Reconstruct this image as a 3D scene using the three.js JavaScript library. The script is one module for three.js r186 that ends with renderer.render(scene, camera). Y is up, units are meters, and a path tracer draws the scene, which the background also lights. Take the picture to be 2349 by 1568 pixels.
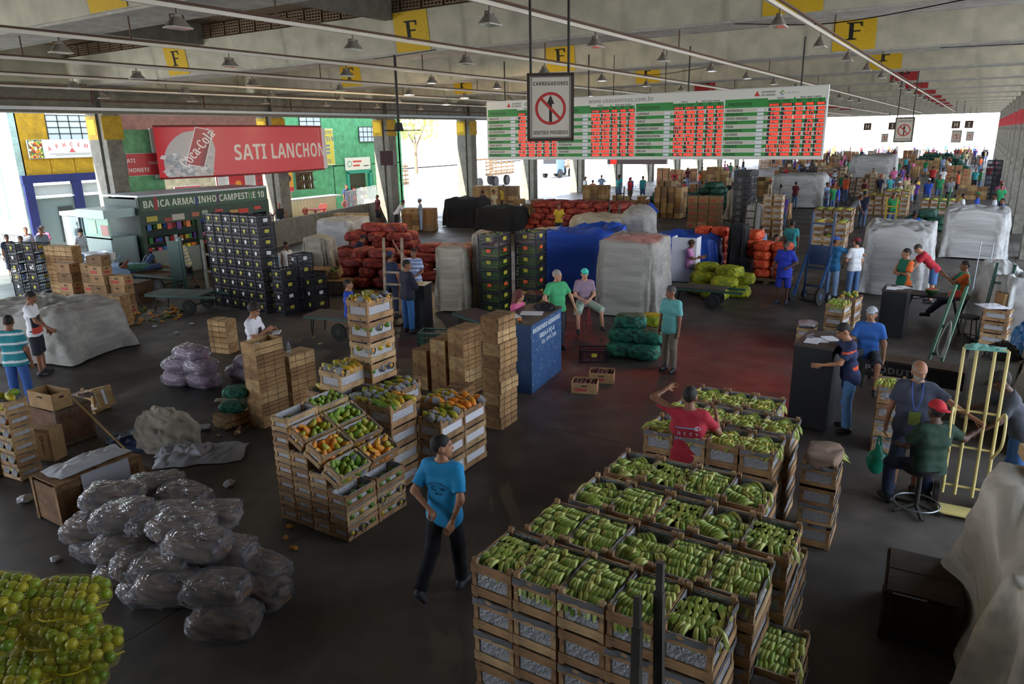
import * as THREE from 'three';
import { mergeGeometries } from 'three/addons/utils/BufferGeometryUtils.js';
import { RectAreaLightUniformsLib } from 'three/addons/lights/RectAreaLightUniformsLib.js';

// ---------- camera, sky, sun, exposure ----------
const V3 = THREE.Vector3, R = Math.PI / 180;
const scene = new THREE.Scene();
const camera = new THREE.PerspectiveCamera(50.83, 2349 / 1568, 0.1, 900);
camera.position.set(0, 4.5, 0);
camera.rotation.order = 'YXZ';
camera.rotation.set(-15.87 * R, 32.4 * R, -1.1 * R);
const renderer = new THREE.WebGLRenderer();
renderer.toneMapping = THREE.LinearToneMapping;
renderer.toneMappingExposure = 1.12;
renderer.shadowMap.enabled = true;
RectAreaLightUniformsLib.init();
{ // hazy bright sky: pale near the horizon, bluer above
  const w = 64, h = 32, d = new Float32Array(w * h * 4);
  for (let j = 0; j < h; j++) for (let i = 0; i < w; i++) {
    const e = Math.max(0, (j + .5) / h * 2 - 1), k = (j * w + i) * 4, t = Math.pow(e, .6);
    d[k] = 1 - .42 * t; d[k + 1] = 1.03 - .25 * t; d[k + 2] = 1.1 - .04 * t; d[k + 3] = 1;
  }
  const sky = new THREE.DataTexture(d, w, h, THREE.RGBAFormat, THREE.FloatType);
  sky.mapping = THREE.EquirectangularReflectionMapping; sky.magFilter = sky.minFilter = THREE.LinearFilter; sky.needsUpdate = true;
  scene.background = sky; scene.backgroundIntensity = 5.6;
}
const sun = new THREE.DirectionalLight(0xfff6ea, 22);
sun.position.set(-25, 80, 45); sun.target.position.set(-10, 0, -30);
sun.castShadow = true; sun.shadow.mapSize.set(2048, 2048);
Object.assign(sun.shadow.camera, { left: -60, right: 60, top: 110, bottom: -110, near: 1, far: 260 });
scene.add(sun, sun.target);

// ---------- helpers ----------
let seed = 7;
const rnd = () => { seed = (seed * 1664525 + 1013904223) >>> 0; return seed / 4294967296; };
const rr = (a, b) => a + (b - a) * rnd(), pick = a => a[Math.floor(rnd() * a.length)];
const lerp = (a, b, t) => a + (b - a) * t, clamp = (v, a, b) => Math.min(b, Math.max(a, v));
function hash3(x, y, z) { let h = (x * 374761393 + y * 668265263 + z * 2147483647) | 0; h = Math.imul(h ^ (h >>> 13), 1274126177); return ((h ^ (h >>> 16)) >>> 0) / 4294967296; }
function vn(x, y, z) { // value noise 0..1
  const xi = Math.floor(x), yi = Math.floor(y), zi = Math.floor(z); let u = x - xi, v = y - yi, w = z - zi;
  u = u * u * (3 - 2 * u); v = v * v * (3 - 2 * v); w = w * w * (3 - 2 * w);
  const L = (a, b, t) => a + (b - a) * t, H = (i, j, k) => hash3(xi + i, yi + j, zi + k);
  return L(L(L(H(0, 0, 0), H(1, 0, 0), u), L(H(0, 1, 0), H(1, 1, 0), u), v), L(L(H(0, 0, 1), H(1, 0, 1), u), L(H(0, 1, 1), H(1, 1, 1), u), v), w);
}
const fbm = (x, y, z) => .5 * vn(x, y, z) + .3 * vn(x * 2.1 + 7, y * 2.1, z * 2.1) + .2 * vn(x * 4.3, y * 4.3 + 3, z * 4.3);

const taken = {};
function numbered(n) { taken[n] = (taken[n] ?? -1) + 1; return taken[n] ? n + '_' + String(taken[n]).padStart(3, '0') : n; }
function tag(o, label, category, group) { o.userData.label = label; if (category) o.userData.category = category; if (group) o.userData.group = group; return o; }
function thing(name, label, category, x = 0, y = 0, z = 0, yaw = 0, group) {
  const o = new THREE.Group(); o.name = numbered(name); o.position.set(x, y, z); o.rotation.y = yaw; scene.add(o); return tag(o, label, category, group);
}
const thingF = (n, l, c, x, z, yaw = 0) => thing(n, l, c, x, 0, z, yaw);
function part(p, name, g, m, x = 0, y = 0, z = 0, ry = 0, rx = 0, rz = 0) {
  const o = new THREE.Mesh(g, m); o.name = name; o.position.set(x, y, z); if (ry || rx || rz) o.rotation.set(rx, ry, rz); p.add(o); return o;
}
function solo(name, label, category, g, m, x = 0, y = 0, z = 0, yaw = 0, group) {
  const o = new THREE.Mesh(g, m); o.name = numbered(name); o.position.set(x, y, z); o.rotation.y = yaw; scene.add(o); return tag(o, label, category, group);
}
function struct(name, label, g, m, x = 0, y = 0, z = 0, yaw = 0) {
  const o = g ? new THREE.Mesh(g, m) : new THREE.Group(); o.name = numbered(name); o.position.set(x, y, z); o.rotation.y = yaw;
  o.userData.kind = 'structure'; o.userData.label = label; scene.add(o); return o;
}
function put(o, x, y, z, yaw = 0, label, group) { // a copy of a thing with its parts
  const c = o.clone(); c.name = numbered(o.name.replace(/_\d{3}$/, '')); c.userData = { ...o.userData }; c.position.set(x, y, z); c.rotation.set(0, yaw, 0); if (label) c.userData.label = label; if (group) c.userData.group = group; scene.add(c); return c;
}
const ORD = ['first', 'second', 'third', 'fourth', 'fifth', 'sixth', 'seventh', 'eighth', 'ninth', 'tenth', 'eleventh', 'twelfth', 'thirteenth', 'fourteenth', 'fifteenth', 'sixteenth', 'seventeenth', 'eighteenth'];

// geometry
function mg(list) {
  const un = list.some(g => !g.index), uv = list.every(g => g.attributes.uv), col = list.every(g => g.attributes.color);
  list = list.map(g => { g = un && g.index ? g.toNonIndexed() : g; for (const k in g.attributes) if (!(k === 'position' || k === 'normal' || (k === 'uv' && uv) || (k === 'color' && col))) { g = g.clone(); g.deleteAttribute(k); } return g; });
  return mergeGeometries(list);
}
const xf = (g, x, y, z, rx = 0, ry = 0, rz = 0) => { const m = new THREE.Matrix4().makeRotationFromEuler(new THREE.Euler(rx, ry, rz)); m.setPosition(x, y, z); return g.clone().applyMatrix4(m); };
const bcache = {};
function bx(w, h, d) { // box with uv in metres, grain along its longest side
  const k = w.toFixed(3) + '_' + h.toFixed(3) + '_' + d.toFixed(3); if (bcache[k]) return bcache[k];
  const g = new THREE.BoxGeometry(w, h, d), p = g.attributes.position, n = g.attributes.normal, uv = g.attributes.uv, L = [w, h, d], o = hash3(w * 1000 | 0, h * 1000 | 0, d * 1000 | 0) * 3;
  for (let i = 0; i < p.count; i++) {
    const c = [p.getX(i), p.getY(i), p.getZ(i)], a = Math.abs(n.getX(i)) > .5 ? 0 : Math.abs(n.getY(i)) > .5 ? 1 : 2, q = [0, 1, 2].filter(v => v !== a); if (L[q[1]] > L[q[0]]) q.reverse();
    uv.setXY(i, c[q[0]] + o, c[q[1]] + o);
  }
  return bcache[k] = g;
}
const B = (w, h, d, x = 0, y = 0, z = 0, rx = 0, ry = 0, rz = 0) => xf(bx(w, h, d), x, y, z, rx, ry, rz);
function bar(a, b, r, n = 6, r2 = r) { // round bar between two points
  const A = new V3(...a), D = new V3(...b).sub(A), l = D.length(), g = new THREE.CylinderGeometry(r2, r, l, n, 1);
  const q = new THREE.Quaternion().setFromUnitVectors(new V3(0, 1, 0), D.clone().normalize()); g.applyQuaternion(q); const c = A.addScaledVector(D, .5); g.translate(c.x, c.y, c.z); return g;
}
function beam(a, b, w, t) { // flat timber between two points
  const A = new V3(...a), D = new V3(...b).sub(A), l = D.length(), g = bx(w, l, t).clone();
  g.applyQuaternion(new THREE.Quaternion().setFromUnitVectors(new V3(0, 1, 0), D.clone().normalize())); const c = A.addScaledVector(D, .5); g.translate(c.x, c.y, c.z); return g;
}
const tube = (pts, r, seg = 24, n = 5, closed = false) => new THREE.TubeGeometry(new THREE.CatmullRomCurve3(pts.map(p => new V3(...p)), closed), seg, r, n, closed);
const lathe = (pts, n = 20) => new THREE.LatheGeometry(pts.map(p => new THREE.Vector2(p[0], p[1])), n);
const cyl = (r1, r2, h, n = 16, x = 0, y = 0, z = 0, rx = 0, rz = 0) => xf(new THREE.CylinderGeometry(r1, r2, h, n), x, y, z, rx, 0, rz);
function warp(g, f) { // moves every vertex, recomputes normals
  const p = g.attributes.position; const v = new V3(); for (let i = 0; i < p.count; i++) { v.fromBufferAttribute(p, i); f(v, i); p.setXYZ(i, v.x, v.y, v.z); } g.computeVertexNormals(); return g;
}
function tint(g, f) { // vertex colours (linear)
  const p = g.attributes.position, c = new Float32Array(p.count * 3), v = new V3(), o = new THREE.Color(); for (let i = 0; i < p.count; i++) { v.fromBufferAttribute(p, i); f(v, o, i); c[i * 3] = o.r; c[i * 3 + 1] = o.g; c[i * 3 + 2] = o.b; } g.setAttribute('color', new THREE.BufferAttribute(c, 3)); return g;
}
function shape2(pts, depth, bevel = 0) { const s = new THREE.Shape(pts.map(p => new THREE.Vector2(p[0], p[1]))); return new THREE.ExtrudeGeometry(s, { depth, bevelEnabled: bevel > 0, bevelSize: bevel, bevelThickness: bevel, bevelSegments: 1, curveSegments: 8 }); }

// materials
function noiseTex(n, f, srgb = true) {
  const d = new Uint8Array(n * n * 4); for (let j = 0; j < n; j++) for (let i = 0; i < n; i++) { const c = f(i / n, j / n), k = (j * n + i) * 4; d[k] = clamp(c[0] * 255, 0, 255); d[k + 1] = clamp((c[1] ?? c[0]) * 255, 0, 255); d[k + 2] = clamp((c[2] ?? c[0]) * 255, 0, 255); d[k + 3] = 255; }
  const t = new THREE.DataTexture(d, n, n); t.wrapS = t.wrapT = THREE.RepeatWrapping; t.magFilter = t.minFilter = THREE.LinearFilter; if (srgb) t.colorSpace = THREE.SRGBColorSpace; t.needsUpdate = true; return t;
}
const vp = (x, y, p, z) => { const m = a => ((a % p) + p) % p, xi = Math.floor(x), yi = Math.floor(y); let u = x - xi, v = y - yi; u = u * u * (3 - 2 * u); v = v * v * (3 - 2 * v); const H = (i, j) => hash3(m(xi + i), m(yi + j), z * 13 + p); return lerp(lerp(H(0, 0), H(1, 0), u), lerp(H(0, 1), H(1, 1), u), v); };
const pn = (u, v, s, z = 0) => { s = Math.max(2, Math.round(s / 2)); return .5 * vp(u * s, v * s, s, z) + .3 * vp(u * s * 2, v * s * 2, s * 2, z + 1) + .2 * vp(u * s * 4, v * s * 4, s * 4, z + 2); }; // tiling noise
const rep = (t, u, v = u) => { const c = t.clone(); c.repeat.set(u, v); c.needsUpdate = true; return c; };
const texWood = rep(noiseTex(256, (u, v) => { const g = .66 + .34 * pn(u, v, 10), l = vp(u * 4, v * 64, 64, 1) * .2, k = vp(u * 6, v * 6, 6, 4) > .93 ? -.2 : 0; return [g - l + k + .12, g - l + k + .1, g - l + k + .08]; }), 1.6, 1.6);
const texGrime = rep(noiseTex(256, (u, v) => { const g = .8 + .26 * (pn(u, v, 16) - .45) + .16 * (pn(u, v, 60, 3) - .5); return [g]; }), .5, .5);
const texCloth = rep(noiseTex(256, (u, v) => { const g = .8 + .3 * (pn(u, v, 12, 2) - .5) + .08 * Math.sin(u * 640) * Math.sin(v * 640); return [g, g * .99, g * .97]; }), .8, .8);
const texCrum = rep(noiseTex(256, (u, v) => { const a = Math.abs(pn(u, v, 14, 3) - .48), b = Math.abs(pn(u, v, 30, 7) - .48), c = Math.abs(pn(u, v, 8, 9) - .48); return [1 - 2.4 * a - 1.4 * b - 1.8 * c]; }, false), 1.4, .9), texCrumF = rep(texCrum, 3, 3);
const mcache = {};
function mat(c, rough = .8, o = {}) {
  const k = c + '|' + rough + '|' + Object.entries(o).map(([a, b]) => a + (b?.uuid ?? b)).join(); if (mcache[k]) return mcache[k];
  const phys = ['clearcoat', 'sheen', 'transmission', 'ior', 'thickness', 'attenuationColor'].some(a => a in o);
  return mcache[k] = new (phys ? THREE.MeshPhysicalMaterial : THREE.MeshStandardMaterial)({ color: c, roughness: rough, ...o });
}
const wood = (c, r = .85) => mat(c, r, { map: texWood });
const M = {
  crateA: wood('#b8946a'), crateB: wood('#c9ab80'), crateC: wood('#a5825e'), crateD: wood('#a98d6a'), boxA: wood('#b08c5e'), boxB: wood('#9a7850'), boxC: wood('#c6a777'), boxD: wood('#8b7358'), darkwood: wood('#5d4630'), redwood: wood('#77503a'),
  paper: mat('#cfd0d6', .8, { side: THREE.DoubleSide }), news: mat('#aeafb4', .85, { bumpMap: texCrumF, bumpScale: .012, side: THREE.DoubleSide }), film: mat('#9ea1a6', .35, { bumpMap: texCrumF, bumpScale: .012, side: THREE.DoubleSide }),
  black: mat('#14151a', .5), blackP: mat('#15171d', .38), navyP: mat('#191c26', .42), yellowLab: mat('#b7ad3a', .6), whiteLab: mat('#d8d8da', .6), orangeLab: mat('#e2582a', .6),
  card: mat('#a9845a', .9, { map: texGrime }), card2: mat('#b89468', .9, { map: texGrime }), card3: mat('#8e6f4d', .9, { map: texGrime }), cardPrint: mat('#a0463f', .9), hole: mat('#2a2018', .95),
  steel: mat('#8d949b', .35, { metalness: .8 }), galv: mat('#9aa0a6', .45, { metalness: .6 }), iron: mat('#33332f', .6, { metalness: .5 }), rust: mat('#5b4334', .75, { metalness: .3 }), rubber: mat('#151515', .8), greenPaint: mat('#24483f', .5), bluePaint: mat('#1d3f66', .55), yellowPaint: mat('#c9b978', .5), white: mat('#d6d8da', .6), whitePlastic: mat('#e2e4e8', .35),
  concrete: mat('#8d8a7e', .9, { map: texGrime }), tarpW: mat('#cdd0d3', .7, { map: texCloth, side: THREE.DoubleSide }), tarpG: mat('#b3b2ae', .75, { map: texCloth, side: THREE.DoubleSide }), tarpB: mat('#c2bcae', .8, { map: texCloth, side: THREE.DoubleSide }), tarpBlue: mat('#2350b8', .45, { side: THREE.DoubleSide }), cable: mat('#1e1a18', .8),
};

// ---------- floor, ground, roof ----------
const texFloor = rep(noiseTex(1024, (u, v) => {
  const a = pn(u, v, 10), b = pn(u, v, 34, 2), c = pn(u, v, 120, 5), s = Math.max(0, pn(u, v, 22, 8) - .52) * 1.6, g = .36 + .22 * (a - .45) + .2 * (b - .45) + .16 * (c - .5) - s * .3;
  return [g * 1.02, g * .985, g * .96];
}), 1 / 19, 1 / 19);
const texFloorR = rep(noiseTex(512, (u, v) => { const g = .52 + .35 * (pn(u, v, 24, 2) - .45) + .25 * (pn(u, v, 60, 8) - .5); return [g]; }, false), 1 / 13, 1 / 13);
const floorMat = mat('#b8b2ab', 1, { map: texFloor, roughnessMap: texFloorR });
{
  const f = struct('floor', 'worn dark concrete hall floor cast in large slabs');
  for (let i = 0; i < 5; i++) for (let j = 0; j < 14; j++) {
    const x0 = -29.6 + i * 7.8, x1 = x0 + 7.79, far = j > 6, z1 = 14 - (far ? 7 * 7.8 + (j - 7) * 22.3 : j * 7.8), z0 = z1 - (far ? 22.29 : 7.79);
    const g = new THREE.BoxGeometry(x1 - x0, .3, z1 - z0); g.translate((x0 + x1) / 2, -.15, (z0 + z1) / 2);
    const p = g.attributes.position, uv = g.attributes.uv; for (let k = 0; k < p.count; k++) uv.setXY(k, p.getX(k), p.getZ(k));
    part(f, 'floor_slab', g, floorMat);
  }
  struct('ground', 'sunlit pale concrete yard outside the hall', B(700, .4, 700), mat('#d3d1cc', .95, { map: texGrime }), -10, -.36, -100);
}
const BZ = i => -.2 - 7.8 * i; // beam lines along the hall
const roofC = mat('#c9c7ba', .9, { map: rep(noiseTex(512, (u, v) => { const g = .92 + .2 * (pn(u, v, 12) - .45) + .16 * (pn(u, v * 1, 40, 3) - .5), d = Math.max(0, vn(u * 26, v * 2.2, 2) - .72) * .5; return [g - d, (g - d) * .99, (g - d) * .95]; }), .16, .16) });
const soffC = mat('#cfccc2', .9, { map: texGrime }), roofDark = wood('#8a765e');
const texF = (ch, bg) => {
  const c = document.createElement('canvas'); c.width = 256; c.height = 256; const k = c.getContext('2d'); k.fillStyle = bg; k.fillRect(0, 0, 256, 256);
  for (let i = 0; i < 500; i++) { k.fillStyle = `rgba(90,60,0,${(hash3(i, 1, 1) * .1).toFixed(3)})`; k.fillRect(hash3(i, 2, 2) * 256, hash3(i, 3, 3) * 256, 2 + hash3(i, 4, 4) * 20, 1 + hash3(i, 5, 5) * 8); }
  k.fillStyle = '#17140f'; k.font = 'bold 172px serif'; k.textAlign = 'center'; k.fillText(ch, 128, 182); const t = new THREE.CanvasTexture(c); t.colorSpace = THREE.SRGBColorSpace; return t;
};
const panelF = mat('#ffffff', .75, { map: texF('F', '#d3ae1d') }), panelG = mat('#ffffff', .75, { map: texF('G', '#a3282c') });
{
  const X0 = -29.2, X1 = 6.6, L = X1 - X0, xc = (X0 + X1) / 2;
  const prof = (pts) => { const g = shape2(pts, L); g.rotateY(Math.PI / 2); g.translate(X0, 0, 0); return g; };
  for (let i = -1; i < 17; i++) { // folded-plate beams; shape x becomes -z after the turn
    const z = BZ(i), b = struct('ceiling', 'folded concrete roof beam spanning across the hall' );
    // shape coords: (s, y) with s = -(z offset)
    const g = prof([[-.6, 6.62], [.6, 6.62], [.72, 7.56], [.6, 7.6], [.5, 6.74], [-.5, 6.74], [-.6, 7.6], [-.72, 7.56]]);
    const m = part(b, 'folded_plate', g, roofC, 0, 0, z);
    const ug = g.attributes.uv, pg = g.attributes.position; for (let k = 0; k < pg.count; k++) ug.setXY(k, pg.getX(k), pg.getY(k) + pg.getZ(k) * .5);
    part(b, 'soffit_band', B(L, .05, 1.12), soffC, xc, 6.6, z);
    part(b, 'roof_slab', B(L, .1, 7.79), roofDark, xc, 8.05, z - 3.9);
    if (i > 2) part(b, 'upstand', B(L, .46, .1), M.concrete, xc, 7.78, z + .66);
    if (i < 4) for (let k = 0; k < 4; k++) part(b, 'cross_rib', B(.25, .6, 6.4), M.concrete, -20.7 + k * 7.6, 7.7, z - 3.9);
  }
  // perforated vent blocks along the first clerestories
  const holes = []; for (let a = 0; a < 6; a++) holes.push(B(.035, .34, .1, -.28 + a * .112, 0, 0)); for (let a = 0; a < 5; a++) holes.push(B(.6, .035, .1, 0, -.15 + a * .075, 0));
  const vb = mg(holes), vm = mat('#7d6a55', .95);
  const v = struct('trim_1', 'row of perforated concrete vent blocks under the roof');
  for (let i = 1; i < 3; i++) for (let k = 0; k < 40; k++) part(v, 'vent_block', vb, vm, -28 + k * .68, 7.77, BZ(i) + .66);
}
struct('wall_back', 'plain wall of the office building behind the gallery', mg([B(31, 8, .4, 3.5, 4, 9), B(31, .3, 11, 3.5, 8.2, 5), B(.4, 8, 13.5, 5.2, 4, 2.3)]), mat('#8d887c', .9, { map: texGrime }));
// painted letter panels on the beams
function letterPanel(x, i, mm, lab) {
  const l = solo('letter_panel', lab, 'sign', new THREE.BoxGeometry(1.08, .93, .012), mm, x, 7.09, BZ(i) + .672, 0, 'letter panels painted on roof beams');
  l.rotation.x = Math.atan2(.12, .94); return l;
}
for (const x of [-22.1, -12.4, -3.3]) for (let i = 1; i < 5; i++) letterPanel(x, i, panelF, `yellow panel lettered F on the ${ORD[i - 1]} roof beam, ${x < -20 ? 'shop side' : x < -10 ? 'middle row' : 'aisle side'}`);
for (const x of [-12.4, -3.3]) for (let i = 5; i < 12; i++) letterPanel(x, i, panelG, `red panel lettered G on roof beam beyond the price board, ${ORD[i - 5]} of the ${x < -10 ? 'middle' : 'aisle'} row`);

// edge beams and columns
function column(x, z, lab, painted, w = 1.05, d = .75) {
  const c = struct('wall_column', lab, null, null, x, 0, z);
  part(c, 'shaft', mg([B(w * .62, 6.6, d, -w * .19, 3.3, 0), B(w * .3, 6.6, d * .8, w * .33, 3.3, 0), B(w * .2, 6.6, d * .5, w * .1, 3.3, 0)]), M.concrete);
  if (painted) {
    part(c, 'painted_band', mg([B(.02, .85, d + .02, w * .485, 5.12, 0), B(w * .64, .85, .02, -w * .19, 5.12, d / 2 + .006)]), painted === 'F' ? mat('#cfa822', .75, { map: texGrime }) : mat('#a4343a', .75));
    part(c, 'painted_letter', B(.5, .55, .01), painted === 'F' ? panelF : panelG, -w * .2, 5.15, d / 2 + .02);
  }
  return c;
}
for (let i = 2; i < 14; i++) column(-28, BZ(i), `concrete column of the shop-side row, ${ORD[i - 2]} from the yellow building`, i < 7 ? 'F' : 'G');
for (let i = 3; i < 16; i++) column(2.35, BZ(i), `concrete column of the aisle row beside white tarps, ${ORD[i - 3]} one`, i < 5 ? 'F' : 'G', 1.3, .8);
struct('trim_2', 'deep concrete edge beam along the shop side', mg([B(.5, .98, 150, -28, 6.12, -61), B(.8, .12, 150, -27.9, 5.68, -61)]), M.concrete);
struct('wall_clerestory', 'concrete panels closing the roof edge on the shop side', B(.2, 1.6, 160, -28.9, 7.3, -66), roofC);
struct('trim_3', 'concrete edge beam along the aisle side', B(.3, .5, 150, 6.4, 6.35, -61), M.concrete);
solo('cable_tray', 'galvanised cable tray along the shop-side edge beam', 'cable tray', mg([B(.16, .1, 120, -27.3, 5.76, -61)]), M.galv);
solo('conduit_pipe', 'dark pipe bracketed to the shop-side edge beam', 'pipe', mg([B(.05, .05, 120, -27.42, 6.05, -61), ...[...Array(24)].map((_, i) => B(.04, .5, .04, -27.44, 6.15, -6 - i * 4.6))]), M.rust);
{ // building mass behind the shops
  const y = struct('wall_left', 'row of shop buildings along the hall side');
  const yel = mat('#c79a10', .8, { map: texGrime }), grn = mat('#62b57a', .75, { map: texGrime }), pale = mat('#bcd9cf', .8, { map: texGrime });
  part(y, 'yellow_facade', mg([B(.3, 3.05, 1.2, 0, 4.88, -15.6), B(.3, 3.05, 1.1, 0, 4.88, -18.6), B(.3, .55, 1.9, 0, 6.1, -17.1), B(.3, 1.35, 1.9, 0, 4.03, -17.1)]), yel, -33.15, 0, 0);
  for (let k = 0; k < 5; k++) part(y, 'facade_panel', B(.04, .64, .95), yel, -32.98, 3.68, -15.55 - k * .98);
  part(y, 'flank_wall', B(12, 6.8, .3), pale, -39, 3.4, -14.9);
  part(y, 'roof_mass', B(10, .3, 24), M.concrete, -38.2, 6.9, -27);
  part(y, 'green_facade', mg([B(.3, 6.6, 4.0, 0, 3.3, -30.2), B(.3, 3.6, 6.2, 0, 4.8, -35.3), B(.3, 3.1, 1.1, 0, 1.5, -32.7), B(.3, 3.1, 2.8, 0, 1.5, -37)]), grn, -33.15, 0, 0);
  part(y, 'green_flank', B(5, 6.6, .3), grn, -35.5, 3.3, -38.4);
  part(y, 'brick_wall', B(.3, 1.6, 9), mat('#6b4436', .9, { map: texGrime }), -33.4, 5.8, -23.7);
  part(y, 'bar_back_wall', B(.3, 5, 9.2), mat('#cfc7a6', .8, { map: texGrime }), -32.6, 2.5, -23.7);
}

// ---------- price board ----------
{
  const W = 10.07, Hh = 1.72, cw = 2048, ch = 350;
  const mk = () => { const c = document.createElement('canvas'); c.width = cw; c.height = ch; return [c, c.getContext('2d')]; };
  const [c1, k] = mk(), [c2, e] = mk();
  k.fillStyle = '#d9d8cf'; k.fillRect(0, 0, cw, ch); e.fillStyle = '#000'; e.fillRect(0, 0, cw, ch);
  const names = [['ABACATE', 'ABACAXI', 'AB ITALIANA', 'AB MENINA', 'AB MOGANGA', 'ALFACE', 'ALHO', 'BAN NANICA', 'BAN PRATA', 'BATATA', 'BATATA DOCE', 'BERINJELA'],
    ['BETERRABA', 'BROCOLIS', 'CEBOLA', 'CENOURA', 'CHUCHU', 'COCO', 'COUVE', 'COUVE FLOR', 'ESPINAFRE', 'GOIABA', 'INHAME', 'JILO'],
    ['LARANJA', 'LIMAO', 'MAÇÃ', 'MAMAO FORMOSA', 'MAMAO HAWAY', 'MANDIOCA', 'MANDIOQUINHA', 'MANGA', 'MARACUJÁ', 'MELANCIA', 'MELAO', 'MILHO VERDE'],
    ['MORANGA', 'MORANGO', 'OVOS GRANJA', 'PEPINO', 'PERA', 'PIMENTAO', 'QUIABO', 'REPOLHO', 'TANGERINA', 'TOMATE', 'UVA', 'VAGEM']];
  const last = ['4490 7000 065 048 200', '4720 7300 800 1517 996', '9170 8700 10500 10359 11000', '3430 3350 095 175 150', '2855 3900 500 577 540', '8600 8860 333 318 250', '4936 6600 291 441 375', '8000 8800 100 094 060', '8060 11750 100 167 125', '27261 24250 175 226 200', '11400 14300 590 461 700', '1510 2260 307 530 280'];
  const SEG = { 0: 'abcdef', 1: 'bc', 2: 'abged', 3: 'abgcd', 4: 'fgbc', 5: 'afgcd', 6: 'afgedc', 7: 'abc', 8: 'abcdefg', 9: 'abcfgd' };
  const digit = (x, y, w, h, d) => { for (const s of SEG[d]) { const t = 3.2, q = { a: [0, 0, w, t], g: [0, h / 2 - t / 2, w, t], d: [0, h - t, w, t], f: [0, 0, t, h / 2], e: [0, h / 2, t, h / 2], b: [w - t, 0, t, h / 2], c: [w - t, h / 2, t, h / 2] }[s]; e.fillStyle = '#ff3a22'; e.fillRect(x + q[0], y + q[1], q[2], q[3]); } };
  const G = '#2f8a3c', cols = [[232, 58], [296, 58], [360, 44], [414, 44], [466, 44]];
  for (let s = 0; s < 4; s++) {
    const x0 = s * 512; k.fillStyle = G; k.fillRect(x0 + 4, 46, 504, 44);
    k.fillStyle = '#d9d8cf'; k.fillRect(x0 + 226, 42, 130, 12); k.fillRect(x0 + 364, 42, 144, 12);
    k.fillStyle = '#222'; k.font = 'bold 10px sans-serif'; k.textAlign = 'center'; k.fillText('OFERTA', x0 + 290, 52); k.fillText('PREÇO MAIS COMUM', x0 + 436, 52);
    k.textAlign = 'left'; k.font = 'bold 24px sans-serif'; k.fillStyle = '#10300f'; k.fillText('PRODUTOS', x0 + 22, 80); k.font = 'bold 13px sans-serif'; k.fillText('ANTERIOR', x0 + 226, 68); k.font = 'bold 15px sans-serif'; k.fillText('HOJE', x0 + 304, 68); k.font = 'bold 17px sans-serif'; ['BH', 'SP', 'RJ'].forEach((t, i) => k.fillText(t, x0 + 370 + i * 53, 69));
    for (const [cx, w] of cols) { k.fillStyle = '#2b1f1f'; k.fillRect(x0 + cx, 73, w, 15); for (let d = 0; d < 5; d++) digit(x0 + cx + 4 + d * (w - 8) / 5, 75, 5.5, 11, (d * 3 + s) % 10); }
    for (let r = 0; r < 12; r++) {
      const y = 93 + r * 20.6, gr = r % 2; k.fillStyle = gr ? G : '#c9c5b8'; k.fillRect(x0 + 4, y, 220, 18.6); if (gr) { k.fillRect(x0 + 224, y, 284, 18.6); }
      k.fillStyle = gr ? '#0c230d' : '#2b2a28'; k.font = 'bold 17px sans-serif'; k.fillText(names[s][r], x0 + 14, y + 15.5); k.fillStyle = '#dfe3ea'; k.fillRect(x0 + 176, y + 3, 34, 13);
      const vals = s === 3 ? last[r].split(' ') : [1000 + hash3(s, r, 1) * 29000, 1000 + hash3(s, r, 2) * 26000, 50 + hash3(s, r, 3) * 800, 40 + hash3(s, r, 4) * 800, 50 + hash3(s, r, 5) * 900].map((v, i) => String(Math.round(v / (i < 2 ? 10 : 5)) * (i < 2 ? 10 : 5)).padStart(3, '0'));
      cols.forEach(([cx, w], i) => { k.fillStyle = '#3a2f30'; k.fillRect(x0 + cx, y + 1.5, w, 16); const t = vals[i]; for (let d = 0; d < t.length; d++) digit(x0 + cx + w - (t.length - d) * 11.2 , y + 3, 9, 13, t[d]); });
    }
  }
  k.fillStyle = '#8f8f8d'; k.font = 'bold 34px sans-serif'; k.textAlign = 'center'; k.fillText('www.ceasaminas.com.br', 930, 34);
  for (const x of [150, 1690]) { k.fillStyle = '#c33a35'; k.beginPath(); k.moveTo(x, 34); k.lineTo(x + 15, 8); k.lineTo(x + 30, 34); k.fill(); k.fillStyle = '#3c3c3c'; k.font = 'bold 15px sans-serif'; k.textAlign = 'left'; k.fillText('GOVERNO', x + 36, 20); k.fillText('DE MINAS', x + 36, 35); ['#2d8a45', '#d8a02a', '#3c7fb0', '#2d8a45'].forEach((q, i) => { k.fillStyle = q; k.fillRect(x + 130 + [8, 16, 8, 0][i], 10 + [0, 8, 16, 8][i], 8, 8); }); k.fillStyle = '#9a9a98'; k.font = '12px sans-serif'; k.fillText('CeasaMinas', x + 162, 27); }
  const t1 = new THREE.CanvasTexture(c1), t2 = new THREE.CanvasTexture(c2); t1.colorSpace = t2.colorSpace = THREE.SRGBColorSpace;
  const b = thing('price_board', 'long electronic price board with red digits hanging from the roof', 'sign', -8.38, 3.85, -20);
  part(b, 'board_face', new THREE.PlaneGeometry(W, Hh), mat('#ffffff', .6, { map: t1, emissive: '#ffffff', emissiveMap: t2, emissiveIntensity: 1.8 }), 0, Hh / 2, .062);
  part(b, 'board_case', B(W + .06, Hh + .06, .12), mat('#cfd0cc', .6), 0, Hh / 2, 0);
  for (const x of [-4.4, -1.5, 1.5, 4.4]) part(b, 'hanger_rod', bar([x, Hh, 0], [x, 2.9, 0], .02), M.iron);
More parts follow.
